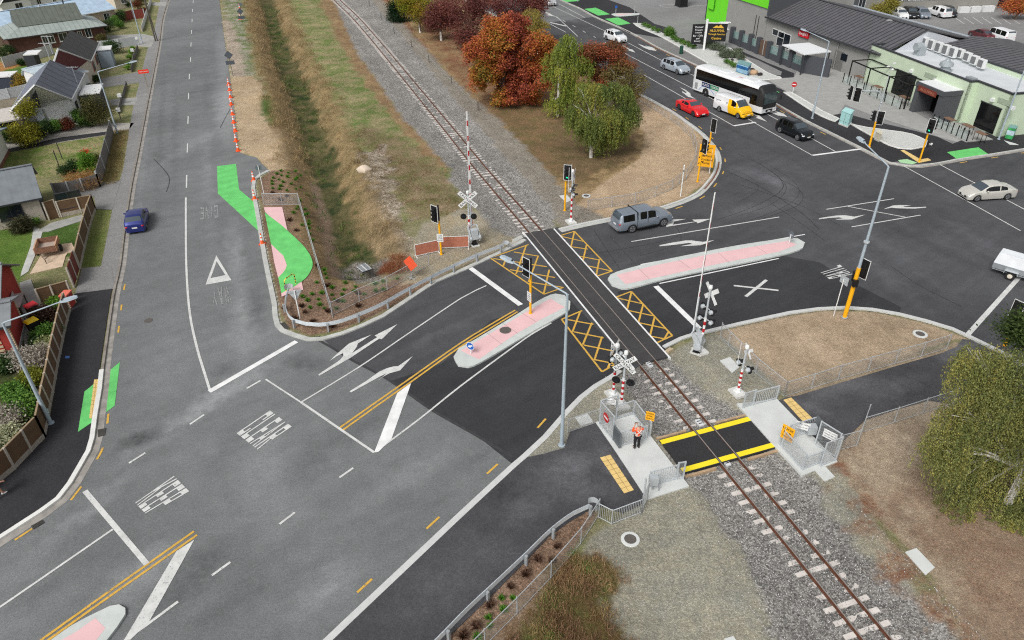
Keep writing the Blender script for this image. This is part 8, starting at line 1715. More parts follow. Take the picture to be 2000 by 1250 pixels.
def crown(lobes, n_cl, per, cr, lsz, cols, weep=0, jit=.2, fill=.25, seed=1, asp=.55, tone=None, flat=.75):
 r = np.random.RandomState(seed); LB = np.array([L[:5] if len(L) > 4 else (*L, L[3]*flat) for L in lobes]); ns = 9 if len(LB) < 40 else 4
 sd_ = r.normal(size=(len(LB), ns, 3)); sd_[..., 2] += .25; sd_ /= np.linalg.norm(sd_, axis=2, keepdims=True); sr_ = LB[:, None, 3]*(.30+.22*r.rand(len(LB), ns))
 SBc = (LB[:, None, :3]+sd_*np.stack([LB[:, 3], LB[:, 3], LB[:, 4]], 1)[:, None]*(.62+.2*r.rand(len(LB), ns, 1))).reshape(-1, 3); SBr = sr_.ravel(); SBt = r.rand(len(SBr))
 w_ = SBr**2; id_ = r.choice(len(SBr), n_cl, p=w_/w_.sum()); d = r.normal(size=(n_cl, 3)); d[:, 2] += .15; d /= np.linalg.norm(d, axis=1, keepdims=True); rad = np.where(r.rand(n_cl) < fill, r.rand(n_cl)**.5*.85, .85+.2*r.rand(n_cl))
 c = SBc[id_]+d*(rad*SBr[id_])[:, None]*np.array([1, 1, .8]); c[:, 2] = np.maximum(c[:, 2], .4)
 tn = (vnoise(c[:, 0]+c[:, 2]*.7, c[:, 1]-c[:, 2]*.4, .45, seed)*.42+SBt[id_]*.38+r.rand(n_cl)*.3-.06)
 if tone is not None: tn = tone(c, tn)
 k = np.repeat(np.arange(n_cl), per); M_ = len(k)
 if weep:
  s = r.rand(M_)**.8; L_ = (weep*(.35+.65*r.rand(n_cl)))[k]; P = c[k]+r.normal(size=(M_, 3))*cr*.35*np.array([1, 1, .3]); P[:, 2] -= s*L_; out = d[k].copy(); out[:, 2] = 0; P += out*(.25*np.sin(s*1.6))[:, None]
  D = np.stack([r.normal(size=M_)*.35, r.normal(size=M_)*.35, -np.ones(M_)], 1)
 else:
  P = c[k]+r.normal(size=(M_, 3))*cr*np.array([1, 1, .7]); D = r.normal(size=(M_, 3))*np.array([1, 1, .55])
 P[:, 2] = np.maximum(P[:, 2], .12); tt = tn[k]+r.normal(size=M_)*jit*.5; col = palette(cols, tt)*(1+r.normal(size=(M_, 1))*.16).clip(.5, 1.6)
 return P, D, (lsz*(.7+.6*r.rand(M_))), col, c
BARK = mat('bark', S(104,92,80), .95, nz=.3, ns=4); BIRCHB = mat('birch_bark', S(206,202,196), .9, nz=.3, ns=3); WTR = mat('white_trunk', S(214,212,206), .9, nz=.1)
def limbs(t, H, lobes, r0, m, o, n_=9, seed=1, white=0, name='trunk'):
 r = random.Random(seed); k = MB(); top = (r.uniform(-.3, .3), r.uniform(-.3, .3), H*.75)
 k.tube([(0, 0, -.1), (r.uniform(-.1, .1), r.uniform(-.1, .1), H*.25), (top[0]*.6, top[1]*.6, H*.5), top], [r0, r0*.8, r0*.55, r0*.25], 8)
 for i in range(n_):
  L = lobes[i % len(lobes)]; e = (L[0]+r.uniform(-.5, .5)*L[3], L[1]+r.uniform(-.5, .5)*L[3], L[2]+r.uniform(-.2, .5)*L[3]); s_ = r.uniform(.18, .5); st = (top[0]*s_, top[1]*s_, H*s_)
  m1 = tuple(st[q]*.45+e[q]*.55+(.35 if q == 2 else 0) for q in range(3)); k.tube([st, m1, e], [r0*.38, r0*.22, r0*.07], 6)
  for j in range(2): e2 = (e[0]+r.uniform(-1, 1)*L[3]*.6, e[1]+r.uniform(-1, 1)*L[3]*.6, e[2]+r.uniform(-.1, .7)*L[3]*.5); k.tube([m1, e2], [r0*.15, r0*.04], 5)
 k.build(name, m, t, True)
def vplane(base, u, v):          # point seen at (u,v) on the upright plane through the foot of a tree
 d = fw+RT*((u-1000)/FPX)-UP*((v-625)/FPX); tt = base.y/d.y; return Vector((d.x*tt, base.y, CAMH+d.z*tt)), tt
def tree(base, blobs, cols, lab, kind, n_cl=700, per=26, cr=.3, lsz=.13, weep=0, name='tree', bark=BARK, r0=.25, H=None, seed=1, fill=.25, depth=.6, asp=.55, cat='tree', group=None, nl=9, jit=.2, tone=None, world=None, whitefoot=False):
 b0 = g(*base) if world is None else world; rr_ = random.Random(seed); lobes = []
 for (u, v, r_) in blobs:
  p, tt = vplane(b0, u, v); R_ = r_*tt/FPX; dy = rr_.uniform(-1, 1)*R_*depth*.6
  lobes.append((p.x-b0.x, dy, max(p.z+dy*.45, R_*.35), R_))
 t = thing(name, lab, cat, (b0.x, b0.y, 0), 0, group); Hh = H or max(L[2]+L[3] for L in lobes)
 P, D, sz, col, c = crown(lobes, n_cl, per, cr, lsz, cols, weep, jit, fill, seed, asp, tone); leafmesh('crown', P, D, sz, col, t, asp)
 limbs(t, Hh, lobes, r0, bark, b0, nl, seed)
 if whitefoot: MB().cyl((0, 0, 0), (0, 0, 1.4), r0*1.05, r0*.95, 10).build('painted_trunk_foot', WTR, t, True)
 return t
OR = [S(84,96,46), S(150,130,56), S(190,126,62), S(190,106,66), S(168,88,68), S(136,72,62)]
GY = [S(84,108,50), S(118,138,62), S(158,164,74), S(196,188,92)]
GD = [S(74,92,50), S(102,118,64), S(128,140,72), S(172,164,80)]
PU = [S(84,50,52), S(112,66,64), S(134,82,74), S(152,96,76)]
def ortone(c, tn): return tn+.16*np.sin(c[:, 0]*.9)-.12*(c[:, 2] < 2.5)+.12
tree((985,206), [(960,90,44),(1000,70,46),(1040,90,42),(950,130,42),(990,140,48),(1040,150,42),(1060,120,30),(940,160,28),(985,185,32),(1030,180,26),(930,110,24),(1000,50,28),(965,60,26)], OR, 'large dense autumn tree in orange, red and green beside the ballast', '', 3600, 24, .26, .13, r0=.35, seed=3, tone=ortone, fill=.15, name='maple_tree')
tree((1089,227), [(1110,90,28),(1100,120,32),(1125,125,28),(1090,150,26),(1125,160,30),(1105,180,24),(1085,190,18)], GY, 'yellow-green weeping birch between the orange tree and the front birch', '', 1400, 26, .2, .08, weep=1.9, bark=BIRCHB, r0=.2, seed=5, name='birch_tree')
tree((1154,308), [(1150,185,30),(1185,178,28),(1222,190,28),(1135,222,30),(1180,222,36),(1225,228,27),(1160,252,26),(1200,258,26),(1118,208,15),(1238,212,14),(1175,272,14)], GD, 'full green weeping birch standing in front at the sandy corner', '', 2000, 26, .2, .08, weep=1.9, bark=BIRCHB, r0=.2, seed=6, name='birch_tree')
tree((1180,215), [(1160,105,28),(1190,110,28),(1215,130,24),(1150,135,22),(1180,145,24)], [S(92,84,54), S(132,92,62), S(162,92,66), S(184,96,68)], 'red-tipped autumn tree behind the front birch', '', 900, 22, .3, .11, r0=.22, seed=8)
tree((1225,222), [(1210,150,32),(1240,160,24),(1230,180,20),(1190,160,22)], [S(96,84,60), S(122,104,66), S(116,112,64), S(140,110,72)], 'thin grey-brown tree with half bare twigs beside the main road kerb', '', 620, 20, .3, .09, r0=.2, seed=9, bark=BIRCHB, nl=16)
tree((1050,125), [(1040,35,22),(1055,50,18),(1030,55,16)], [S(126,112,62), S(160,148,80), S(150,128,72)], 'small pale yellow birch behind the orange tree', '', 260, 22, .5, .10, .8, r0=.15, seed=10, bark=BIRCHB, name='birch_tree')
for i, (bs_, bl, lb, sd_) in enumerate((((862,79), [(860,35,28),(880,20,28),(850,55,18),(885,50,24)], 'dark purple tree with a white painted trunk, left of the group', 11), ((925,92), [(920,45,36),(950,20,34),(905,20,30),(935,70,26),(900,65,22)], 'large dark purple tree behind the orange tree', 12), ((1030,90), [(1010,15,34),(1045,20,26),(985,30,26),(1050,0,24)], 'dark purple tree nearest the main road at the top', 13), ((975,50), [(960,-10,36),(1000,-20,32),(930,-15,30),(880,-15,30)], 'dark purple tree at the top edge of the picture', 14))):
 tree(bs_, bl, PU, lb, '', 620, 24, .6, .12, r0=.22, seed=sd_, nl=14, group='purple-leaved trees in the park', name='plum_tree', whitefoot=(i == 0))
tree((821,64), [(805,15,24),(830,10,22),(820,35,20),(840,30,14),(790,5,16)], [S(84,104,30), S(118,130,38), S(150,140,48), S(160,110,44)], 'yellow-green tree with a white painted trunk beside the dark conifer', '', 520, 24, .5, .12, r0=.2, seed=15, whitefoot=True)
tree((779,41), [(778,30,22),(778,12,18),(790,22,18),(766,20,16),(778,-6,14)], [S(24,42,24), S(34,58,32), S(44,70,38)], 'dense dark green conifer at the top of the park', '', 520, 26, .4, .10, r0=.2, seed=16, fill=.1, name='conifer_tree')
BB = [(1985,700,62),(1930,740,64),(1990,800,74),(1900,800,52),(1860,820,44),(1940,860,70),(2010,900,80),(1905,930,58),(1960,980,64),(2040,760,80),(1850,860,36),(2060,980,70),(1905,700,26),(1950,1010,46),(1880,1000,26),(1830,850,24),(1990,1010,40)]
tree((1965,985), BB, [S(78,92,58), S(104,116,70), S(130,138,82), S(154,154,92), S(182,168,88)], 'very large weeping birch with yellowing leaves filling the right edge', '', 5000, 34, .15, .045, weep=2.6, bark=BIRCHB, r0=.24, seed=21, fill=.35, name='birch_tree', nl=18, asp=.6, depth=.9)
tree((2075,790), [(2010,655,26),(2050,640,50)], [S(56,72,38), S(76,94,48), S(96,112,56)], 'darker green tree behind the big birch at the right edge', '', 900, 26, .5, .09, r0=.2, seed=22)
tree((1982,39), [(1990,12,16),(1975,18,12),(2005,20,14)], OR[1:], 'small orange-red tree at the top right of the car park', '', 320, 20, .5, .15, r0=.18, seed=23)
tree((1955,12), [(1955,-8,14),(1975,-6,14),(1990,-10,12)], PU, 'dark red trees behind the long grey building', '', 200, 20, .6, .16, r0=.18, seed=24)
tree((1728,42), [(1718,18,14),(1738,16,15),(1728,28,12)], [S(110,118,54), S(150,142,66), S(168,150,72)], 'yellowing round tree at the end of the parked row', '', 360, 20, .45, .13, r0=.15, seed=25)
tree((52,283), [(52,225,18),(48,250,20),(60,262,18),(50,205,10)], [S(96,104,40), S(140,138,48), S(176,164,60)], 'slim yellow-leaved tree in front of the white brick house', '', 420, 22, .35, .09, r0=.1, seed=30)
tree((196,246), [(185,195,20),(195,215,22),(180,220,18),(205,230,14)], [S(66,72,44), S(92,92,52), S(110,96,60)], 'thin olive-brown garden tree right of the white brick house', '', 330, 20, .45, .08, r0=.12, seed=31, nl=14)
tree((38,180), [(40,152,9),(44,162,10),(36,166,8)], [S(120,112,50), S(170,140,52), S(90,100,44)], 'small orange-yellow tree beside the white shed roof', '', 130, 18, .3, .09, r0=.08, seed=32)
def bush(u, v, r_, hr, cols, lab, n_cl=120, per=20, cr=.18, lsz=.07, seed=1, name='bush', z=0.0, fill=.15, group=None, cat='bush', asp=.55):
 b0 = g(u, v, z); k = (b0-Vector((0, 0, CAMH))).length/FPX; R_ = r_*k; t = thing(name, lab, cat, (b0.x, b0.y, z), 0, group)
 rr_ = random.Random(seed); lobes = [(0, 0, R_*hr*.7, R_*.8, R_*hr*.75)]+[(rr_.uniform(-.45, .45)*R_, rr_.uniform(-.4, .4)*R_, R_*hr*rr_.uniform(.4, .9), R_*.5, R_*hr*.5) for _ in range(5)]
 P, D, sz, col, c = crown(lobes, n_cl, per, cr, lsz, cols, 0, .2, fill, seed, asp); leafmesh('foliage', P, D, sz, col, t, asp)
 k_ = MB(); [k_.tube([(0, 0, 0), (rr_.uniform(-.4, .4)*R_, rr_.uniform(-.4, .4)*R_, R_*hr*.7)], [.05, .015], 5) for _ in range(5)]; k_.build('stem', BARK, t); return t
DG = [S(44,62,36), S(60,84,46), S(80,104,54)]; MG = [S(66,100,44), S(92,132,56), S(120,156,70)]; LG = [S(92,132,48), S(120,160,58)]; OL = [S(80,84,52), S(104,100,60), S(120,108,72)]; RB = [S(92,52,40), S(120,60,44), S(96,84,50)]; GYB = [S(150,144,134), S(180,172,160), S(120,112,104)]
bush(175,336,17,1.5, LG, 'bright green cone-shaped bush at the fence corner of the dry lawn', 300, 24, seed=41); bush(150,332,11,1.3, DG, 'dark green bush left of the bright cone-shaped bush', 130, seed=42); bush(130,342,12,1.0, DG, 'low dark bush at the left end of the paling fence', 130, seed=43)
bush(192,318,7,1.6, OL, 'thin brown shrub against the grey board fence', 60, seed=44)
bush(170,303,8,.8, [S(216,70,44), S(190,60,40)], 'tiny red-leaved sapling on the dry lawn', 26, 12, seed=45, cat='sapling')
bush(162,364,34,.42, [S(150,116,72), S(176,136,84), S(132,98,62)], 'straw-coloured dry bush in front of the paling fence', 300, 26, .3, .14, seed=46, asp=.12)
for i, (u, v, r_, h_, cl_, lb) in enumerate(((98,262,9,1.9,DG,'narrow dark conifer shrub in the hedge below the white house'),(80,270,14,1.0,DG,'dark blue-green shrub in the hedge under the white wall'),(20,278,18,1.1,DG,'dark shrub at the left end of the hedge'),(40,280,14,1.1,OL,'olive shrub beside the yellow tree in the hedge'),(113,258,11,1.4,MG,'light green shrub right of the narrow conifer'),
 (132,256,14,1.1,RB,'reddish-brown shrub in the middle of the hedge'),(160,250,16,1.3,MG,'green shrub near the right end of the hedge'),(182,248,14,1.2,DG,'dark green shrub at the right end of the hedge'),(62,276,12,.9,OL,'yellowish low shrub at the foot of the hedge'),(178,182,10,1.0,DG,'dark round shrub beside the porch of the white house'),(188,160,6,1.2,DG,'small dark shrub by the garage door'))):
 bush(u, v, r_, h_, cl_, lb, 170, seed=50+i)
bush(222,105,16,1.0, DG, 'large round dark green clipped bush on the lawn', 260, seed=62)
for i, (u, v) in enumerate(((261,100),(258,108),(255,116),(253,130),(251,137))): bush(u, v, 5.5, 1.1, LG, ['topmost', 'second', 'third', 'fourth', 'lowest'][i]+' of the round clipped light green bushes behind the low fence', 60, 18, .1, .06, seed=65+i, group='round clipped bushes')
for i, (u, v, r_, cl_, lb) in enumerate(((214,62,12,DG,'dark green bush right of the brown brick house'),(224,50,10,MG,'green bush beside the dark red fence'),(236,56,9,MG,'mid green bush above the top lawn'),(240,44,12,DG,'darker bush in front of the red fence'),(282,28,6,RB,'small dark red bush by the garden wall'),(270,18,8,RB,'dark red bush beside the street lamp'),(250,14,6,DG,'small dark bush below the grey roof'),(276,10,10,OL,'bare olive shrub at the top by the garden wall'),(200,82,8,OL,'low shrub at the corner of the brown brick house'),(8,116,16,DG,'dark green round tree at the left edge behind the fence'),(12,14,24,OL,'brownish tree mass at the top left corner'),(44,128,6,DG,'small dark shrub in the bark garden'),(22,106,10,DG,'dark bush left of the brown brick house'))):
 bush(u, v, r_, 1.1, cl_, lb, 150, seed=75+i)
bush(46,452,14,1.1, [S(50,56,38), S(70,74,50), S(86,70,52)], 'spiky dark flax plant under the bungalow window', 120, 20, .3, .25, seed=90, asp=.1); bush(72,440,6,.7, MG, 'small green plant beside the flax', 40, seed=91)
for i, (u, v, r_, h_, cl_, lb) in enumerate(((92,632,22,.9,[S(60,46,42), S(84,64,54), S(72,58,44)],'dark purple-brown shrub behind the board fence'),(96,660,18,.9,MG,'green shrub below the purple-brown one behind the fence'),(112,598,10,.8,LG,'bright green tuft under the timber gates'),(84,672,12,.8,DG,'dark green shrub at the yard path'),
 (64,715,30,.75,GYB,'silvery bare-twigged bush behind the board fence'),(92,676,9,.6,[S(176,180,130), S(140,150,100)],'pale flowering bush at the top of the silvery one'),(66,748,17,.9,[S(110,120,44), S(150,150,60)],'yellow-green bush below the silvery one'),(58,805,26,.9,MG,'rounded bright green bush by the fence corner'),(24,825,26,.7,GYB,'grey-leaved low bush in the corner garden'),(22,860,22,.6,[S(150,160,120), S(190,190,160), S(110,124,80)],'pale flowering shrub at the lower left fence'),(12,720,22,.6,DG,'dark low shrub under the red brick wall'),(30,770,16,.4,MG,'low green planting in the garden bed'))):
 bush(u, v, r_, h_, cl_, lb, 260, 22, .2, .08, seed=100+i)
bush(1306,72,12,1.0, MG, 'round clipped green bush in the planted bed by the forecourt', 240, seed=120)
tuft_pts = [(1258,52),(1266,55),(1275,60),(1284,64),(1314,78),(1321,82),(1329,85),(1337,88),(1345,92),(1353,95),(1418,124),(1427,128),(1433,132)]
for i, (u, v) in enumerate(tuft_pts): bush(u, v, 5, .8, MG, 'round green tuft in the long planted bed by the forecourt', 40, 14, seed=130+i, z=.15, group='round green tufts in the planted bed')
for i, (u, v, r_) in enumerate(((1385,92,12),(1396,98,12),(1408,100,10),(1422,112,13),(1434,112,11),(1412,112,10),(1445,118,8),(1440,104,7))): bush(u, v, r_, .7, [S(92,104,88), S(116,126,104), S(84,92,66)], ['leftmost', 'second', 'third', 'largest', 'fifth', 'middle lower', 'rightmost', 'upper right'][i]+' of the grey-green low shrubs under the pylon sign', 120, 18, seed=145+i, z=.15, group='grey-green shrubs under the pylon sign')
for i, (u, v, r_, lb) in enumerate(((1470,145,9,'tan boulder behind the bus'),(1412,108,6,'tan boulder among the shrubs under the pylon sign'))):
 b0 = g(u, v, .15); k_ = (b0-Vector((0, 0, CAMH))).length/FPX*r_; t = thing('boulder', lb, 'boulder', b0); rk = MB().ell((0, 0, k_*.35), (k_, k_*.7, k_*.55), 10, 7); rk.v = [(x*(1+.12*math.sin(y*7+z*5)), y*(1+.1*math.sin(x*6)), z) for x, y, z in rk.v]; rk.build('stone', mat('tan_rock', S(196,164,132), .9, nz=.15), t, True)
for i, (u, v, r_) in enumerate(((1272,54,4),(1283,58,4),(1296,64,4),(1333,78,4),(1344,83,4),(1358,90,4),(1468,138,6),(1484,147,6),(1430,118,4))): b0 = g(u, v, .15); k_ = (b0-Vector((0, 0, CAMH))).length/FPX*r_; t = thing('dark_rock', 'dark rounded rock in the planted bed', 'rock', b0, i, 'dark rocks in the planted beds'); MB().ell((0, 0, k_*.3), (k_, k_*.7, k_*.5), 8, 6).build('stone', mat('dark_rock', S(50,44,42), .9, nz=.2), t, True)
def tuftobj(lab, cols, seed, grp, h=.22):
 t = thing('garden_tuft', lab, 'plant', (0, 0, 0), 0, grp); r = np.random.RandomState(seed); N = 90; a = r.rand(N)*6.28; e = r.rand(N)*.9+.35; D = np.stack([np.cos(a)*np.cos(e), np.sin(a)*np.cos(e), np.sin(e)], 1); P = D*(h*.55)*(.5+r.rand(N, 1)*.6); P[:, 2] += .03
 leafmesh('leaves', P, D, h*(.4+.4*r.rand(N)), palette(cols, r.rand(N)), t, .16); return t
tg = tuftobj('small green grass tuft planted in the brown mulch', [S(70,120,34), S(110,160,60)], 1, 'green tufts planted in the mulch beds'); tb = tuftobj('small dark bronze tuft planted in the brown mulch', [S(84,62,52), S(110,84,68)], 2, 'bronze tufts planted in the mulch beds', .26)
gp = [(549,335),(577,331),(586,334),(563,338),(541,341),(534,349),(550,344),(562,347),(579,342),(531,355),(545,352),(553,357),(569,359),(586,357),(577,348),(532,361),(533,369),(549,365),(546,371),(561,374),(578,366),(585,387),(595,402),(582,404),(599,412),(594,415),(602,424),(603,433),(604,443),(590,440),(579,408),(574,417),(611,467),(605,454)]
N6b = zm(400, 300, 3.906)
gp += N6b([(910,878),(918,910),(932,955),(972,1030),(1072,992),(1062,1045),(1150,1022),(1140,1055),(1048,1082),(970,1083),(893,1072),(820,1080),(870,1118),(785,1128),(746,1098),(855,990),(992,1120),(1055,1135),(805,1180),(913,1187),(878,1160),(1005,1190),(1216,1080),(1305,1055),(1362,1045),(1360,980),(1468,960),(1300,1000)])
gp += [(979,1170),(1001,1170),(983,1194),(954,1209),(956,1225),(932,1247)]
bp_ = [(533,378),(560,385),(548,392),(566,432),(580,452),(620,520),(640,560),(596,612),(612,630),(640,610),(660,590),(700,575),(590,600),(575,625),(555,604),(650,640),(700,600),(1088,1070),(1050,1095),(1027,1124),(997,1148),(957,1185),(930,1226),(905,1245),(1078,1098)]
def inditch(p): return gz(p.x, p.y)
for i, (u, v) in enumerate(gp):
 p = g(u, v, .02); p.z = gz(p.x, p.y); (tg if i == 0 else dup(tg, p, i*1.3, scale=.8+.5*((i*37) % 10)/10)).location = p
for i, (u, v) in enumerate(bp_):
 p = g(u, v, .02); p.z = gz(p.x, p.y); (tb if i == 0 else dup(tb, p, i*1.7, scale=1.0+.4*((i*53) % 10)/10)).location = p
def blades(name, pts, cols, h, per, seed, sp=.25, asp=.07, droop=.45, dens=None):
 r = np.random.RandomState(seed); pts = np.array(pts); k = np.repeat(np.arange(len(pts)), per); M_ = len(k); a = r.rand(M_)*6.28; e = np.pi/2-np.abs(r.normal(size=M_))*droop; D = np.stack([np.cos(a)*np.cos(e), np.sin(a)*np.cos(e), np.sin(e)], 1)
 hh = h[k]*(.55+.6*r.rand(M_)); P = pts[k]+np.stack([r.normal(size=M_)*sp, r.normal(size=M_)*sp, np.zeros(M_)], 1)+D*hh[:, None]*.5
 tn = vnoise(pts[:, 0], pts[:, 1], .6, seed)[k]*.6+r.rand(M_)*.5; o = leafmesh(name, P, D, hh*.5, palette(cols, tn)*(1+r.normal(size=(M_, 1))*.15).clip(.5, 1.5), None, asp); return tag(o, kind='stuff')
def scatter(mask_fn, n_, box, seed):
 r = np.random.RandomState(seed); x = r.uniform(box[0], box[1], n_); y = r.uniform(box[2], box[3], n_); m = mask_fn(x, y); return x[m], y[m]
DL = [tuple(p)[:2] for p in DITCH]
bx = (min(p[0] for p in DL)-7, max(p[0] for p in DL)+7, min(p[1] for p in DL)-5, 166)
def zat(x, y): return np.array([gz(a, b_) for a, b_ in zip(x, y)])
NOG = [tuple(p)[:2] for p in G([(500,325),(600,322),(640,400),(655,480),(690,478),(745,480),(800,430),(900,470),(840,560),(560,700),(480,500)])]
x, y = scatter(lambda X_, Y_: (lambda d_: (d_ > 1.3) & (d_ < 4.3+vnoise(X_, Y_, .5, 4)) & ~inpoly(X_, Y_, NOG) & (vnoise(X_, Y_, .35, 9)*.5+vnoise(X_, Y_, .9, 19)*.5 > .36))(dline(X_, Y_, DL, False)), 26000, bx, 31)
ok = (y > 50); x, y = x[ok], y[ok]; st = (y < 66) & (x < -17.2) ; x, y = x[~st], y[~st]
blades('dry_grass', np.stack([x, y, zat(x, y)], 1), [S(112,94,72), S(150,130,98), S(184,162,120), S(150,126,98), S(118,112,72)], (.25+.95*vnoise(x, y, .4, 2)*vnoise(x, y, 1.1, 5)+.2*vnoise(x, y, .15, 8)), 12, 32, .2, .05, .65)
x, y = scatter(lambda X_, Y_: (dline(X_, Y_, DL, False) < 1.0+1.4*vnoise(X_, Y_, .35, 13)) & (vnoise(X_, Y_, .6, 3) > .38), 16000, bx, 33); blades('ditch_weeds', np.stack([x, y, zat(x, y)], 1), [S(46,70,30), S(70,108,44), S(100,124,60), S(136,128,86)], .2+.35*vnoise(x, y, .7, 6), 9, 34, .16, .16, .9)
WZ = [tuple(p)[:2] for p in G([(1125,1075),(1170,1085),(1232,1140),(1185,1180),(1230,1245),(1290,1340),(1020,1340),(960,1280),(1030,1190)])]
xs3 = [p[0] for p in WZ]; ys3 = [p[1] for p in WZ]; wb_ = (min(xs3), max(xs3), min(ys3), max(ys3))
x, y = scatter(lambda X_, Y_: inpoly(X_, Y_, WZ) & (vnoise(X_, Y_, 1.2, 6) > .38), 1700, wb_, 35); blades('rough_weeds', np.stack([x, y, zat(x, y)], 1), [S(84,100,48), S(124,96,70), S(160,126,90), S(110,126,64), S(140,100,74)], (.08+.4*vnoise(x, y, .9, 3)**2), 12, 36, .2, .06, 1.0)
RZ = [tuple(p)[:2] for p in G([(738,505),(765,490),(800,505),(800,530),(765,540),(742,530)])]; xs3 = [p[0] for p in RZ]; ys3 = [p[1] for p in RZ]
x, y = scatter(lambda X_, Y_: inpoly(X_, Y_, RZ), 600, (min(xs3), max(xs3), min(ys3), max(ys3)), 37); blades('rusty_weeds', np.stack([x, y, zat(x, y)], 1), [S(128,78,56), S(160,104,74), S(130,104,72)], .45+.0*x, 9, 38, .2, .05, .7)
def px_blades(name, px, n_, cols, h, seed, per=8, sp=.15, droop=.7, asp=.08, thr=.2, ns=.7):
 Z_ = [tuple(p)[:2] for p in G(px)]; xs4 = [p[0] for p in Z_]; ys4 = [p[1] for p in Z_]; x, y = scatter(lambda X_, Y_: inpoly(X_, Y_, Z_) & (vnoise(X_, Y_, ns, seed) > thr), n_, (min(xs4), max(xs4), min(ys4), max(ys4)), seed)
 if len(x): blades(name, np.stack([x, y, zat(x, y)], 1), cols, h+.0*x, per, seed, sp, asp, droop)
BRN = [S(112,66,46), S(146,96,62), S(168,128,84)]
px_blades('dry_grass', [(600,-40),(640,0),(700,105),(790,232),(880,325),(872,350),(800,290),(740,190),(680,110),(610,0)], 3200, BRN, .32, 41, thr=.35)
px_blades('verge_grass', [(222,258),(250,255),(239,325),(228,360),(200,364),(208,330)], 1500, [S(96,104,58), S(150,130,90), S(176,156,110)], .4, 42, 12, asp=.06, thr=.1)
px_blades('mown_grass', [(570,-40),(625,0),(690,120),(780,240),(860,340),(900,410),(800,430),(700,330),(640,220),(560,0)], 22000, [S(96,112,58), S(130,126,80), S(160,146,104)], .12, 43, 7, .2, 1.0, .12, .3)
px_blades('fallen_leaves', [(860,110),(960,220),(1060,320),(1180,350),(1250,290),(1180,240),(1000,180),(900,80)], 9000, [S(120,66,44), S(150,90,56), S(110,80,56)], .05, 44, 4, .3, 1.6, .5, .4)
px_blades('fallen_leaves', [(1640,900),(1700,1000),(1800,1130),(1900,1250),(1890,1180),(1790,1050),(1760,960),(1850,900),(1980,1000),(2000,1200),(1960,1250),(1860,1180),(1700,960)], 6000, [S(128,66,44), S(150,84,54), S(110,70,50)], .045, 45, 4, .2, 1.6, .5, .5)
px_blades('patchy_grass', [(760,-20),(880,100),(980,230),(1080,350),(1130,360),(1200,320),(1160,260),(1000,200),(860,60)], 6000, [S(108,102,64), S(134,112,78), S(156,132,98)], .07, 46, 6, .25, 1.0, .12, .55)
WP_ = [(1122,1072),(1172,1084),(1236,1142),(1180,1170),(1235,1245),(1290,1340),(1020,1340),(980,1270),(1050,1180)]
for i, (cl_, h_, th_) in enumerate((([S(170,140,104), S(190,160,120)], .4, .62), ([S(104,134,64), S(140,164,90)], .38, .6), ([S(130,98,76), S(156,126,98)], .6, .6), ([S(186,160,116), S(160,130,92)], .45, .66))): px_blades('rough_weeds', WP_, 1500, cl_, h_*.8, 91+i*7, 9, .12, .8, .06, th_+.06, 1.1)
for i, (px, n_) in enumerate((([(700,240),(760,300),(860,330),(900,410),(860,430),(800,440),(760,400),(710,320)], 2600),)): px_blades('scrub', px, n_, [S(84,84,50), S(120,84,58), S(140,120,84)], .28, 47+i, 9, .2, .8, .08, .55)
for i, px in enumerate(([(0,455),(62,447),(66,470),(42,540),(30,600),(0,640)], [(84,455),(155,432),(148,472),(108,476),(80,490)], [(0,150),(64,124),(56,160),(0,178)], [(0,310),(130,270),(214,264),(198,330),(104,345),(0,352)], [(215,70),(284,62),(290,45),(230,62)], [(222,118),(258,100),(252,140),(212,148)], [(175,410),(216,410),(196,520),(162,522)])):
 px_blades('lawn', px, (5200, 2200, 1500, 3200, 900, 1200, 1500)[i], [S(66,104,36), S(84,120,44), S(110,132,62)], .07, 60+i, 7, .2, .9, .12, .25 if i != 3 else .55, .35)
r = np.random.RandomState(77); t0_ = tpos(1262, 716)[0]; n_ = 15000; ts = t0_+r.rand(n_)**.8*(TMAX-t0_-.5); os_ = np.clip(r.normal(size=n_)*1.9, -4.2, 4.2)
keep = ~((ts > ua-.3) & (ts < ub+.3)) & (np.abs(np.abs(os_)-.57) > .1); ts, os_ = ts[keep], os_[keep]
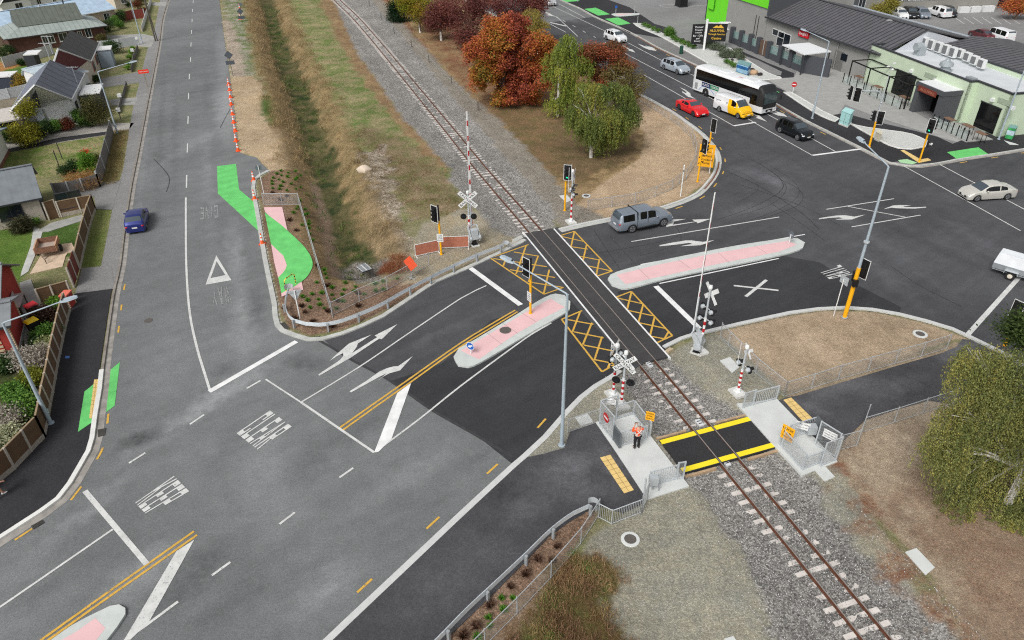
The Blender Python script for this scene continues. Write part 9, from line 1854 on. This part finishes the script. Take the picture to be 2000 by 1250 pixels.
P = np.array([tuple(along(t_, o_)) for t_, o_ in zip(ts, os_)]); P[:, 2] = np.array([gz(a, b_) for a, b_ in P[:, :2]])+.012; N = len(P)
s = .022+.02*r.rand(N); base_ = np.array([(1, 0, 0), (-.6, .8, .1), (-.6, -.8, -.1), (0, 0, .9), (.1, .1, -.8)]); R1 = r.normal(size=(N, 5, 3))*.22; V = (P[:, None, :]+(base_[None]+R1)*s[:, None, None]).reshape(-1, 3).astype(np.float32)
F_ = np.array([(0, 1, 3), (1, 2, 3), (2, 0, 3), (1, 0, 4), (2, 1, 4), (0, 2, 4)]); FI = (F_[None]+np.arange(N)[:, None, None]*5).reshape(-1, 3).astype(np.int32)
me = bpy.data.meshes.new('ballast_stones'); me.vertices.add(len(V)); me.vertices.foreach_set('co', V.ravel()); me.loops.add(FI.size); me.loops.foreach_set('vertex_index', FI.ravel()); me.polygons.add(len(FI)); me.polygons.foreach_set('loop_start', (np.arange(len(FI))*3).astype(np.int32)); me.polygons.foreach_set('loop_total', np.full(len(FI), 3, np.int32)); me.update()
g_ = .16+.55*r.rand(N)**1.5; col = np.repeat(np.stack([g_, g_*.985, g_*.96, np.ones(N)], 1), 6, 0); at = me.attributes.new('leaf', 'FLOAT_COLOR', 'FACE'); at.data.foreach_set('color', col.astype(np.float32).ravel())
sm_ = bpy.data.materials.new('ballast_stone'); sm_.use_nodes = True; q_ = sm_.node_tree.nodes.new('ShaderNodeAttribute'); q_.attribute_name = 'leaf'; sm_.node_tree.links.new(q_.outputs['Color'], sm_.node_tree.nodes['Principled BSDF'].inputs['Base Color']); sm_.node_tree.nodes['Principled BSDF'].inputs['Roughness'].default_value = .9
me.materials.append(sm_); o = bpy.data.objects.new('ballast_stones', me); C.objects.link(o); tag(o, kind='stuff')
t = thing('white_boulder', 'pale boulder on the bank above the ditch', 'boulder', g(712, 336, -.1)); k = MB().ell((0, 0, .2), (.75, .6, .55), 10, 7); k.v = [(x*(1+.14*math.sin(y*5+z*6)), y*(1+.12*math.sin(x*6)), z) for x, y, z in k.v]; k.build('stone', mat('pale_rock', S(206,190,172), .9, nz=.12), t, True)
